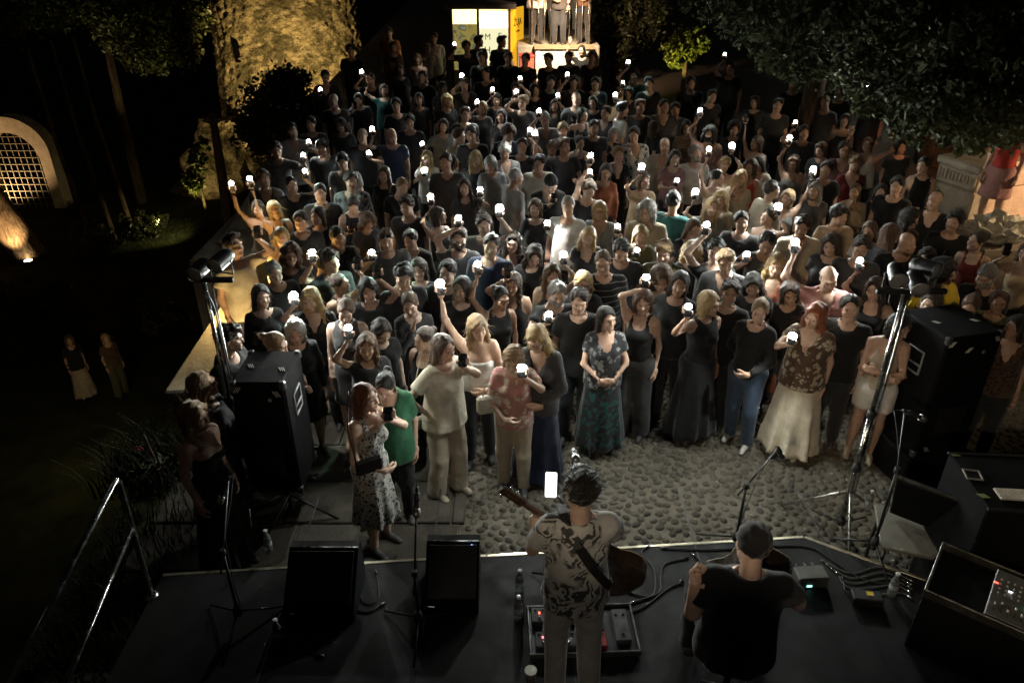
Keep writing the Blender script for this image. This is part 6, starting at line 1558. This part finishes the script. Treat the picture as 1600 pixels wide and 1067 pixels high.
# ---- guitarist, seen from behind
Bg = at_y(962, 893, 3.3) + Vector((-.06, .06, 0)); Hg = at_y(783, 772, 3.42); gax = (Hg - Bg).normalized()
gu = P_g = person(907, 768, 'guitarist in leaf-print shirt and pale trousers seen from behind', sex=m, hair='short', hc='bk', top='shirt', tc='pale', tp='leaf', tc2='char', bot='trousers', bc='pale', face=184, z=SZ, h=1.65, near=0,
    hy=8, hp=12, ar=('world', tuple(Bg.lerp(Hg, .64) + Vector((-.03, -.035, -.075))), 'fist', (.2, 1, .2), (.1, .45, 1), (.55, .3, -1)), al=('world', tuple(Bg + Vector((.07, .11, .09))), 'relaxed', (0, -1, -.3), (-.8, .25, -.5), (-.75, .5, -.7)), sho='dark', group='musicians on the stage', fat=.004)
def guitar(label, B, H, nrm, group, dark=False):
    """body centre B, headstock end H, nrm: the way the top faces"""
    B, H = Vector(B), Vector(H); ax = (H - B).normalized(); n_ = Vector(nrm); n_ = (n_ - ax * n_.dot(ax)).normalized(); sd = ax.cross(n_)
    g = thing('acoustic_guitar', label, 'guitar', tuple(B), 0, group)
    prof = [(-.24, .0), (-.235, .09), (-.20, .155), (-.13, .19), (-.06, .175), (0, .135), (.06, .12), (.12, .135), (.18, .14), (.225, .11), (.245, .05), (.247, 0)]
    ol_ = [(a, b) for a, b in prof] + [(a, -b) for a, b in prof[-2:0:-1]]; k = len(ol_); vs = []
    for o_, s_ in ((-.05, .985), (-.045, 1), (.045, 1), (.05, .985)): vs += [ax * (a * s_) + sd * (b * s_) + n_ * o_ for a, b in ol_]
    fs = [tuple(range(k))[::-1], tuple(3 * k + i for i in range(k))]
    for j in range(3): fs += [(j * k + i, j * k + (i + 1) % k, (j + 1) * k + (i + 1) % k, (j + 1) * k + i) for i in range(k)]
    wood = m_plain('guitar_wood', (.035, .022, .015) if dark else (.05, .03, .018), .25); bb = MB().add(vs, fs).build('body', wood, g)
    L_ = (H - B).length
    M3 = Matrix((sd, n_, ax)).transposed()
    bb2 = MB().tube([ax * a * 1.0 + sd * b * 1.0 + n_ * .051 for a, b in ol_ + ol_[:1]], .003, 5, False).build('binding', m_plain('binding', (.6, .5, .32), .4), g)
    MB().lathe(n_ * .051 + ax * .07, [(.05, 0), (.05, .002)], 20, n_).build('sound_hole', M_BLACK, g)
    MB().box(ax * -.11 + n_ * .055, (.16, .012, .028), M3, .003).build('bridge', M_BLACK, g)
    MB().box(ax * ((.2 + L_ - .16) / 2) + n_ * .045, (.052, .024, L_ - .16 - .2), M3, .008).build('neck', m_plain('neck_wood', (.09, .05, .03), .35), g)
    hs_ = MB().box(ax * (L_ - .08) + n_ * .038, (.075, .016, .17), M3, .006).build('headstock', wood, g)
    for j in range(3):
        for s_ in (-1, 1):
            c = ax * (L_ - .13 + .05 * j) + n_ * .038 + sd * (.05 * s_); MB().lathe(c, [(.006, -.012), (.011, -.006), (.011, .006), (.006, .012)], 8, sd).build('tuning_peg', M_CHROME, hs_)
    for j in range(6):
        c = sd * (-.02 + .008 * j); MB().tube([ax * -.11 + n_ * .064 + c, ax * (L_ - .15) + n_ * .062 + c * .8], .0009, 4).build('string', M_CHROME, g)
    return g
guitar('dark acoustic guitar held by the guitarist, neck pointing left', Bg, Hg, (.1, 1, .25), 'guitars of the musicians')
# shoulder strap across his back: a band wrapped on the shirt
b0 = gu['base']; Rg = gu['Rz']; T_ = gu['info']['T']; sg = gu['info']['s']
def bl_(x, y, z): return tuple(T_(x, y, z))
sb = MB(); sp_pts = [(.10, -.07, 1.49), (.095, .02, 1.505), (.075, .085, 1.46), (.02, .15, 1.36), (-.06, .165, 1.22), (-.14, .15, 1.09), (-.19, .10, .99), (-.215, .0, .93), (-.2, -.12, .9)]
vs = []; fs = []
for i, p_ in enumerate(sp_pts):
    a = Vector(T_(*sp_pts[max(0, i - 1)])); b = Vector(T_(*sp_pts[min(len(sp_pts) - 1, i + 1)])); tg = (b - a).normalized(); c = Vector(T_(*p_)); o_ = Vector((c.x * .5, c.y, 0)).normalized() if i > 1 else Vector((0, 0, 1)); w = tg.cross(o_).normalized() * .025
    vs += [c + w + o_ * .004, c - w + o_ * .004, c - w + o_ * -.002, c + w + o_ * -.002]
for i in range(len(sp_pts) - 1):
    for k in range(4): fs.append((i * 4 + k, i * 4 + (k + 1) % 4, (i + 1) * 4 + (k + 1) % 4, (i + 1) * 4 + k))
sb.add(vs, fs); sb.build('guitar_strap', m_plain('strap_webbing', (.012, .012, .012), .6), gu['root'])

# ---- seated musician on the right, in the dark
st_p = at_z(1178, 858, SZ + 1.30)
mu = person(1178, 858, 'seated musician in black with a dark cap, seen from behind on the right', sex=m, hair='cap', capc='black', hc='bk', top='tee', tc='black', bot='trousers', bc='black', face=172, z=SZ, hz=SZ + 1.30, h=1.76, near=0, sit=True, hy=10, hp=22,
    ar=('at', (1085, 912), 'fist', (-.3, -.5, .5), (1, .3, -.8)), al=('loc', (-.16, -.30, .84), 'relaxed', (0, .6, -.6), (.75, -.25, -.35), (-1, .5, -.6)), group='musicians on the stage', fat=.03)
bs = Vector(mu['base'])
stl = thing('round_stool', 'round black stool under the seated musician', 'stool', (bs.x, bs.y, SZ))
MB().lathe((0, 0, .50), [(.17, 0), (.18, .01), (.18, .04), (.16, .055), (.001, .058)], 20).build('seat', M_RUB, stl); MB().tube([(0, 0, .05), (0, 0, .5)], .022, 10).build('column', M_BLACK, stl)
for k in range(4): a = k * math.pi / 2 + .4; MB().tube([(0, 0, .2), (.2 * math.cos(a), .2 * math.sin(a), .012)], .012, 8).build('leg', M_BLACK, stl)
guitar('dark guitar on the lap of the seated musician', bs + Vector((.12, .32, .82)), at_y(1068, 922, bs.y + .5), (.1, 1, .3), 'guitars of the musicians', True)

# ---- loudspeakers
def speaker(label, corner, w, h, dp, yaw, marks):
    sp_ = thing('loudspeaker', label, 'speaker', tuple(corner), yaw, 'loudspeakers beside the stage')
    MB().box((0, 0, h / 2), (w, dp, h), None, .02).build('cabinet', M_CAB, sp_)
    MB().box((0, dp / 2 + .006, h / 2), (w * .92, .012, h * .94), None, .004).build('front_grille', M_GRILLE, sp_)
    for x in (-1, 1):
        for z in (.03, h - .03):
            for y_ in (-1, 1): MB().box((x * (w / 2 - .02), y_ * (dp / 2 - .02), z), (.056, .056, .075), None, .012).build('corner_guard', m_plain('corner_plastic', (.05, .05, .05), .35), sp_)
    for x in (-1, 1):
        fr = [(x * (w / 2 + .004), -.09, h * .62), (x * (w / 2 + .004), .09, h * .62), (x * (w / 2 + .004), .09, h * .80), (x * (w / 2 + .004), -.09, h * .80)]
        hd_ = MB().tube(fr + fr[:1], .010, 6, False).build('handle_frame', m_plain('handle_rim', (.22, .22, .22), .35), sp_)
        MB().tube([(x * (w / 2 + .008), -.09, h * .69), (x * (w / 2 + .008), .09, h * .69)], .009, 6).build('grip', m_plain('handle_rim', (.22, .22, .22), .35), hd_)
    MB().box((0, -dp / 2 - .003, h * .30), (w * .5, .008, h * .22), None, .003).build('connector_plate', m_plain('plate', (.03, .03, .03), .3, .5), sp_)
    MB().lathe((w * .2, -dp / 2 - .004, h * .86), [(.016, 0), (.018, .003), (.012, .006)], 12, (0, -1, 0)).build('badge', m_plain('badge', (.25, .25, .25), .3), sp_)
    wm = m_plain('white_marking', (.55, .55, .5), .5)
    for (x, z, a) in marks:
        for k in range(3): MB().box((x + .016 * k, -dp / 2 - .003, z), (.006, .004, .06), Matrix.Rotation(a, 3, 'Y')).build('corner_marking', wm, sp_)
    for (x, y_) in ((-w * .32, 0), (w * .3, -.05)):
        for k in range(3): MB().box((x + .016 * k, y_, h + .002), (.006, .06, .004), Matrix.Rotation(.5, 3, 'Z')).build('corner_marking', wm, sp_)
    return sp_
YL = 4.95; a = at_y(357, 600, YL); b = at_y(442, 598, YL); c = at_y(387, 772, YL)
wl_ = b.x - a.x; hl_ = a.z - c.z
speaker('tall black loudspeaker on the left, seen from behind', ((a.x + b.x) / 2, YL + .27, c.z), wl_, hl_, .52, 0.0, ((-wl_ * .42, hl_ - .06, .6), (wl_ * .3, hl_ - .1, -.5)))
ss = thing('speaker_stand', 'black tripod stand carrying the left loudspeaker', 'stand', ((a.x + b.x) / 2, YL + .27, 0))
MB().tube([(0, 0, .15), (0, 0, c.z)], .018, 10).build('pole', M_BLACK, ss)
for k in range(3): an_ = 2.1 * k; MB().tube([(0, 0, .32), (.42 * math.cos(an_), .42 * math.sin(an_), .015)], .012, 8).build('leg', M_BLACK, ss)
YR = 5.75; a = at_y(1458, 525, YR); b = at_y(1562, 528, YR); c = at_y(1405, 708, YR)
wr_ = b.x - a.x; hr_ = a.z - c.z
speaker('large black loudspeaker with pale corner stripes on the right', ((a.x + b.x) / 2 + .03, YR + .30, c.z), wr_, hr_, .6, R(14), ((-wr_ * .44, hr_ - .06, .6), (-wr_ * .1, hr_ - .14, .7), (wr_ * .36, hr_ - .06, -.6), (-wr_ * .3, .07, -.6)))
tag(MB().box(((a.x + b.x) / 2 + .03, YR + .3, c.z / 2 - .002), (wr_ + .1, .66, c.z - .006), Matrix.Rotation(R(14), 3, 'Z'), .02).build('subwoofer_box', M_CAB), 'black bass box under the large right loudspeaker', 'speaker')

# ---- lighting stands
def par_can(root, p, d):
    d = Vector(d).normalized(); p = Vector(p)
    body = MB().lathe(p - d * .2, [(.024, 0), (.048, .01), (.06, .06), (.064, .19), (.067, .2)], 18, d, False).build('lamp_can', M_BLACK, root)
    MB().lathe(p - d * .012, [(.062, 0), (.048, .010), (.024, .015), (.001, .016)], 18, d, False).build('lens', m_plain('lens_glass', (.14, .14, .135), .06, .0, .9), body)
    MB().lathe(p - d * .004, [(.061, 0), (.0665, .002), (.0665, .008), (.061, .010)], 18, d, False).build('rim', m_plain('rim_metal', (.35, .35, .34), .25, .9), body)
    x = d.cross(Vector((0, 0, 1))).normalized()
    c = p - d * .1; MB().tube([c + x * .076, c + x * .076 + Vector((0, 0, -.11)), c - x * .076 + Vector((0, 0, -.11)), c - x * .076], .007, 6).build('yoke', M_BLACK, body)
def light_stand(label, base, topz, lamps, spread):
    st = thing('light_stand', label, 'light stand', tuple(base), 0, 'lighting stands at the stage corners')
    H_ = topz - base[2]
    MB().tube([(0, 0, .12), (0, 0, H_ * .55)], .024, 12).build('lower_pole', M_STEEL, st); MB().tube([(0, 0, H_ * .55), (0, 0, H_)], .018, 12).build('upper_pole', M_STEEL, st)
    MB().tube([(.055, .02, H_ * .2), (.05, .02, H_ * .97)], .006, 6).build('crank_rail', M_ALU, st)
    for z in (.12, H_ * .53, H_ * .3): MB().lathe((0, 0, z), [(.03, 0), (.036, .01), (.036, .05), (.028, .07)], 12).build('collar', M_RUB, st)
    for k in range(3):
        a_ = 2.1 * k + spread; e = Vector((.55 * math.cos(a_), .55 * math.sin(a_), .012)); MB().tube([(0, 0, .5), e], .012, 8).build('leg', M_ALU, st); MB().tube([(0, 0, .14), e * .5 + Vector((0, 0, .12))], .007, 6).build('brace', M_BLACK, st)
    xs = [l[0] for l in lamps]; MB().box((sum(xs) / len(xs), 0, H_ + .015), (max(xs) - min(xs) + .2, .04, .04), None, .006).build('cross_bar', M_BLACK, st)
    for (x, y_, z, d) in lamps: par_can(st, (x, y_, H_ + z), d)
    MB().tube([(xs[0], .0, H_ + .1), (xs[0] * .6, .05, H_ - .1), (.03, .03, H_ - .25), (.03, .03, .4)], .005, 6).build('cable', M_RUB, st)
    return st
YP = 5.25; a = at_y(318, 440, YP)
light_stand('steel light stand with switched-off lamps at the left of the stage', (a.x, YP, 0), a.z, [(-.02, -.1, .10, (-.25, -1, -.15)), (.13, -.06, .15, (-.35, -1, -.2))], .8)
YP = 5.05; a = at_y(1414, 458, YP)
light_stand('steel light stand with dark lamp heads at the right of the stage', (a.x, YP, 0), a.z, [(-.12, -.1, .14, (-.2, -1, -.2)), (.05, -.1, .07, (-.1, -1, -.25)), (.2, .02, .17, (.6, -1, .1))], 2.4)

# ---- monitor wedges
def wedge(label, x0, x1, y, led):
    w = x1 - x0; r_ = thing('monitor_wedge', label, 'monitor', ((x0 + x1) / 2, y, SZ), 0, 'monitor wedges at the stage edge')
    pr_ = [(.0, 0), (.0, .33), (-.10, .36), (-.42, .10), (-.42, 0)]; k = len(pr_)
    vs = [(-w / 2, p_[0], p_[1]) for p_ in pr_] + [(w / 2, p_[0], p_[1]) for p_ in pr_]
    fs = [tuple(range(k)), tuple(k + i for i in range(k))[::-1]] + [(i, k + i, k + (i + 1) % k, (i + 1) % k) for i in range(k)]
    MB().add(vs, fs).build('cabinet', M_CAB, r_)
    rm = Matrix.Rotation(math.atan2(.26, .32), 3, 'X'); MB().box((0, -.267, .24), (w * .9, .36, .012), rm, .003).build('grille', M_GRILLE, r_)
    MB().tube([(-w / 2, -.10, .362), (w / 2, -.10, .362)], .006, 6).build('top_edge', m_plain('edge_rail', (.4, .42, .42), .3, .9), r_)
    MB().box((-w / 2 + .05, -.423, .05), (.05, .006, .05), None, .002).build('socket_plate', M_CHROME, r_)
    if led: MB().lathe((w * .36, -.13, .345), [(.011, 0), (.010, .004), (.002, .006)], 12, (0, -.65, .75)).build('power_ring', m_emit('blue_led', (.25, .4, 1), 6), r_)
    return r_
wedge('monitor wedge on the left of the stage edge', -1.55, -1.07, 4.0, False); wedge('monitor wedge with a blue power light left of the guitarist', -.6, -.23, 4.06, True)

# ---- pedal board
A = at_z(826, 948, SZ + .03); B = at_z(985, 944, SZ + .03); C2 = at_z(832, 1022, SZ + .03)
pbd = thing('pedal_board', 'guitar pedal board with small glowing lights at the feet of the guitarist', 'pedal board', ((A.x + B.x) / 2, (A.y + C2.y) / 2, SZ), R(2))
w = B.x - A.x; dp = A.y - C2.y
MB().box((0, 0, .02), (w, dp, .03), None, .004).build('tray', M_BLACK, pbd)
for (c_, d_) in (((0, dp / 2, .03), (w + .02, .012, .05)), ((0, -dp / 2, .03), (w + .02, .012, .05)), ((w / 2, 0, .03), (.012, dp - .013, .049)), ((-w / 2, 0, .03), (.012, dp - .013, .049))): MB().box(c_, d_, None, .003).build('rim', m_plain('board_rim', (.25, .25, .25), .35, .8), pbd)
cols = [((.03, .03, .03), (1, .1, .05)), ((.3, .28, .03), (1, .8, .1)), ((.04, .04, .05), (.3, 1, .9)), ((.3, .03, .03), (1, .08, .05)), ((.05, .05, .05), None), ((.08, .08, .08), None), ((.03, .03, .04), (1, .1, .1))]
pos = [(-.28, .10, .11), (-.04, .10, .09), (.10, .02, .08), (.10, -.11, .09), (-.1, -.1, .09), (.26, 0, .1), (-.27, -.1, .1)]
for i, ((x, y_, pw), (pc, lc)) in enumerate(zip(pos, cols)):
    l_ = .12 if i != 5 else .26
    pe = MB().box((x, y_, .055), (pw, l_, .045), None, .005).build('pedal', m_plain('pedal_paint', pc, .35), pbd)
    MB().lathe((x, y_ - l_ * .3, .078), [(.010, 0), (.010, .012), (.004, .014)], 10).build('foot_switch', M_CHROME, pe)
    for k in (-1, 1): MB().lathe((x + k * pw * .25, y_ + l_ * .3, .078), [(.008, 0), (.007, .012)], 8).build('knob', M_RUB, pe)
    if lc: MB().box((x, y_ + .01, .0795), (.03 if i in (1, 2) else .010, .016, .004), None, .001).build('indicator', m_emit('led_%d' % i, lc, 7), pe)

# ---- road case with keyboard, and mixing desk
zt = SZ + .83
A = at_z(1478, 714, zt); C2 = at_z(1512, 803, zt)
rc = thing('road_case', 'black road case with pale corner stripes and a white keyboard on it', 'case', (A.x + .72, (A.y + C2.y) / 2, 0), R(-4))
MB().box((0, 0, zt / 2), (1.4, A.y - C2.y, zt), None, .012).build('case_body', M_CAB, rc)
for y_ in (-1, 1): MB().box((0, y_ * (A.y - C2.y) / 2, zt - .004), (1.41, .022, .022), None, .004).build('edge_profile', m_plain('dark_alu', (.08, .08, .08), .4, .8), rc)
lt = thing('latch_plate', 'small pale framed latch plate on the road case', 'plate', tuple(at_z(1520, 742, zt + .001)), R(-12))
for (c_, d_) in (((0, .05, .004), (.11, .014, .008)), ((0, -.05, .004), (.11, .014, .008)), ((.05, 0, .004), (.014, .086, .008)), ((-.05, 0, .004), (.014, .086, .008))): MB().box(c_, d_, None, .002).build('frame_bar', m_plain('latch_metal', (.5, .45, .35), .35, .7), lt)
MB().box((0, 0, .002), (.086, .086, .003)).build('dish', M_BLACK, lt)
for (px, py) in ((1487, 716), (1540, 782)):
    q = at_z(px, py, zt); 
    for k in range(4): MB().box((q.x - rc.location.x + .014 * k, q.y - rc.location.y, zt + .002), (.006, .05, .003), Matrix.Rotation(.6, 3, 'Z')).build('corner_marking', m_plain('lime_marking', (.3, .35, .12), .5), rc)
kbp = at_z(1592, 772, zt + .012); kb = thing('computer_keyboard', 'thin white computer keyboard lying on the road case', 'keyboard', (kbp.x, kbp.y, zt), R(-5))
MB().box((0, 0, .006), (.28, .115, .011), None, .004).build('tray', m_plain('silver', (.55, .52, .46), .35, .3), kb)
for r_ in range(5):
    for k in range(14): MB().box((-.126 + .0194 * k, .043 - .0215 * r_, .0135), (.0165, .0180, .004), None, .001).build('key', m_plain('key_white', (.75, .70, .6), .45), kb)
mp = at_z(1532, 915, SZ + .5); yawm = R(-38)
mx_ = thing('mixing_desk', 'mixing desk with red and green lights in an open flight case, bottom right', 'mixer', (mp.x + .12, mp.y - .1, SZ), yawm)
MB().box((0, 0, .27), (1.0, .62, .54), None, .01).build('flight_case', M_CAB, mx_); mx_.scale = (.86, .86, .86)
for (c_, d_) in (((0, .30, .57), (1.0, .02, .07)), ((0, -.30, .57), (1.0, .02, .07)), ((.49, 0, .57), (.02, .58, .07)), ((-.49, 0, .57), (.02, .58, .07))): MB().box(c_, d_, None, .003).build('case_rim', m_plain('case_alu', (.22, .21, .18), .35, .9), mx_)
ds = MB().box((.16, -.02, .585), (.55, .46, .05), Matrix.Rotation(R(8), 3, 'X'), .006).build('console', m_plain('console_grey', (.10, .095, .085), .45), mx_)
rg = np.random.default_rng(1)
for k in range(12):
    x = -.07 + .042 * k
    MB().box((x, -.14, .597), (.004, .13, .003)).build('fader_slot', M_BLACK, mx_); MB().box((x, -.17 + rg.uniform(0, .07), .602), (.014, .024, .012), None, .003).build('fader', m_plain('fader_cap', (.5, .48, .42), .4), mx_)
    for j in range(4): MB().lathe((x, -.03 + .045 * j, .612 + .006 * j), [(.008, 0), (.008, .010), (.003, .014)], 8).build('knob', m_plain('knob_grey', (.3, .29, .26), .4), mx_)
for (x, y_, c_) in ((-.1, .06, (1, .08, .05)), (.0, .02, (.9, .95, 1)), (.12, -.06, (.1, 1, .4)), (.2, .07, (.8, .85, 1)), (.3, -.03, (.9, .95, 1))): MB().box((x, y_, .626), (.03, .008, .004)).build('indicator', m_emit('desk_led_%s' % (c_,), c_, 6), mx_)
lid = thing('case_lid', 'black flight case lid leaning beside the mixing desk', 'lid', tuple(at_z(1500, 830, SZ + .3)), yawm)
MB().box((0, 0, .1), (.95, .06, .5), Matrix.Rotation(R(25), 3, 'X'), .01).build('panel', M_CAB, lid); MB().box((0, -.105, .325), (.97, .03, .03), None, .005).build('edge_profile', m_plain('case_alu', (.22, .21, .18), .35, .9), lid)
bx = thing('equipment_table', 'grey folding table top behind the stage corner', 'table', tuple(at_z(1440, 835, .72)), R(-18))
MB().box((0, 0, 0), (.62, .5, .03), None, .006).build('table_top', m_plain('table_grey', (.16, .15, .12), .6), bx)
for x in (-1, 1):
    for y_ in (-1, 1): MB().tube([(x * .27, y_ * .21, -.015), (x * .27, y_ * .21, -.72)], .014, 8).build('leg', M_BLACK, bx)
sb_ = at_z(1268, 893, SZ + .10); bxn = thing('stage_box', 'grey connection box with cyan light on the stage floor', 'box', (sb_.x, sb_.y, SZ), R(4))
MB().box((0, 0, .05), (.22, .13, .10), None, .008).build('housing', m_plain('box_grey', (.12, .115, .095), .5), bxn); MB().box((-.03, -.067, .03), (.035, .004, .01)).build('indicator', m_emit('cyan_led', (.3, 1, .9), 6), bxn)
for k in range(3): MB().lathe((-.06 + .06 * k, .067, .06), [(.012, 0), (.012, .03), (.006, .06)], 10, (0, 1, 0)).build('plug', M_BLACK, bxn)
pk = at_z(1355, 930, SZ + .06); pa_ = thing('power_block', 'black power block with a yellow label', 'power block', (pk.x, pk.y, SZ), R(-8))
MB().box((0, 0, .035), (.2, .1, .07), None, .008).build('housing', M_RUB, pa_); MB().box((.02, .01, .0715), (.045, .035, .002)).build('label', m_plain('yellow_label', (.7, .5, .05), .5), pa_)

# ---- bottles
m_pet = NT('clear_plastic'); m_pet.set((.8, .88, .88), .12, trans=.85, ior=1.33); m_pet = m_pet.m
def bottle(label, p, tilt=0):
    b_ = thing('water_bottle', label, 'bottle', tuple(p), 0, 'water bottles on the stage'); b_.rotation_euler = (tilt, 0, 0)
    MB().lathe((0, 0, 0), [(.026, 0), (.031, .006), (.031, .05), (.028, .06), (.031, .07), (.031, .12), (.028, .145), (.014, .185), (.013, .2)], 14).build('bottle_body', m_pet, b_)
    MB().lathe((0, 0, .198), [(.0155, 0), (.0155, .018), (.013, .021)], 12).build('cap', m_plain('white_cap', (.7, .72, .7), .4), b_); MB().lathe((0, 0, .075), [(.0314, 0), (.0314, .04)], 14, (0, 0, 1), False).build('label', m_plain('bottle_label', (.4, .45, .45), .5), b_)
bottle('water bottle standing alone on the dark left of the stage', at_z(437, 1003, SZ)); bottle('water bottle left of the guitarist, upper of two', at_z(812, 925, SZ)); bottle('water bottle beside the pedal board corner', at_z(810, 966, SZ))
bottle('water bottle hanging on the right light stand', at_y(1354, 797, 4.95)); bottle('water bottle among the cables on the right', at_z(1392, 930, SZ)); bottle('water bottle at the left end of the stage edge', at_z(421, 862, SZ))
wc = thing('paper_cup', 'white paper cup on the floor at the feet of the guitarist', 'cup', tuple(at_z(829, 1062, SZ))); MB().lathe((0, 0, 0), [(.028, 0), (.037, .09), (.039, .094)], 16).build('beaker', m_plain('paper', (.6, .57, .48), .6), wc)

# ---- cables
def cable(label, pts, seed, r=.0055, z=None, mat=None):
    P_ = [at_z(x, y, SZ + .008) for x, y in pts]; o_ = P_[0]; out = []
    for i in range(len(P_) - 1):
        p0, p1, p2, p3 = P_[max(0, i - 1)], P_[i], P_[i + 1], P_[min(len(P_) - 1, i + 2)]
        for t_ in np.linspace(0, 1, 6, endpoint=False): out.append(.5 * ((2 * p1) + (p2 - p0) * t_ + (2 * p0 - 5 * p1 + 4 * p2 - p3) * t_ ** 2 + (3 * p1 - p0 - 3 * p2 + p3) * t_ ** 3) - o_)
    out.append(P_[-1] - o_)
    c_ = thing('cable', label, 'cable', tuple(o_), 0, 'cables on the stage'); MB().tube(out, r, 6).build('cord', mat or M_RUB, c_)
    for e, n_ in ((out[0], out[1]), (out[-1], out[-2])):
        d_ = (e - n_).normalized(); MB().lathe(e - d_ * .01, [(.008, 0), (.009, .02), (.006, .045)], 8, d_).build('plug', M_CHROME, c_)
cable('black cable curling from the guitar towards the stage edge', [(985, 925), (1020, 930), (1022, 890), (1003, 865), (1010, 855)], 1)
cable('black cable looping right of the guitar', [(990, 940), (1030, 925), (1032, 900), (1040, 880), (1070, 872)], 2)
cable('black cable running to the seated musician', [(975, 960), (1010, 945), (1050, 915), (1085, 905), (1095, 880), (1085, 868)], 3)
cable('long cable along the stage edge towards the mixing desk', [(1040, 856), (1110, 858), (1250, 852), (1300, 875), (1350, 905), (1420, 915)], 4)
for i, off in enumerate((0, 6, 12, 19, 27)):
    cable(['topmost', 'second', 'middle', 'fourth', 'lowest'][i] + ' cable in the tangle right of the grey box', [(1290 + off, 878 + off), (1330, 895 + off * 1.3), (1375 + off, 885 + off * 1.5), (1420, 905 + off)], 5 + i, .004, None, m_plain('grey_cord', (.10, .095, .08), .5))
cable('thin cable crossing the floor below the left wedge', [(480, 905), (520, 935), (570, 955), (595, 945)], 11); cable('thin cable left of the pedal board', [(445, 995), (470, 1008), (500, 1022)], 12, .004)
cable('looped cable right of the left wedge', [(560, 905), (565, 935), (580, 942), (592, 930), (588, 895)], 13, .004)

# ---- bags carried by the front row
def bag(label, p, w, h, d, mat, rz=0, strap=None, flap=True):
    b_ = thing('handbag', label, 'handbag', tuple(p), rz, 'handbags in the front row')
    MB().box((0, 0, 0), (w, d, h), None, min(d * .35, .025)).build('bag_body', mat, b_)
    if flap: MB().box((0, -d / 2 - .003, h * .2), (w * .96, .008, h * .55), None, .003).build('flap', mat, b_); MB().box((0, -d / 2 - .009, -.01), (w * .3, .006, .012), None, .002).build('clasp', M_CHROME, b_)
    if strap: MB().tube([Vector(s_) for s_ in strap], .006, 6).build('strap', mat, b_)
q = lady_cream['base']; c = at_y(663, 658, q[1] - .02); bag('small beige shoulder bag at the hip of the woman in the cream T-shirt', c, .2, .13, .07, m_plain('beige_leather', (.36, .28, .2), .5), .5, [(-.08, 0, .06), (-.07, .02, .35), (.02, .05, .62), (.10, .05, .35), (.09, 0, .06)])
q = lady_pink['base']; c = at_y(768, 630, q[1] - .05); bag('white handbag hanging from the arm of the pink patterned top', c, .27, .18, .09, m_plain('white_leather', (.66, .62, .52), .45), .3, [(-.08, 0, .08), (-.06, 0, .2), (.06, 0, .2), (.08, 0, .08)])
q = lady_floral['base']; c = at_y(577, 727, q[1] - .22); bag('black clutch bag worn over the pale floral dress', c, .22, .14, .05, m_plain('black_leather', (.015, .015, .016), .35), .5, [(-.1, 0, .06), (-.12, .05, .35), (-.05, .18, .6)], False)
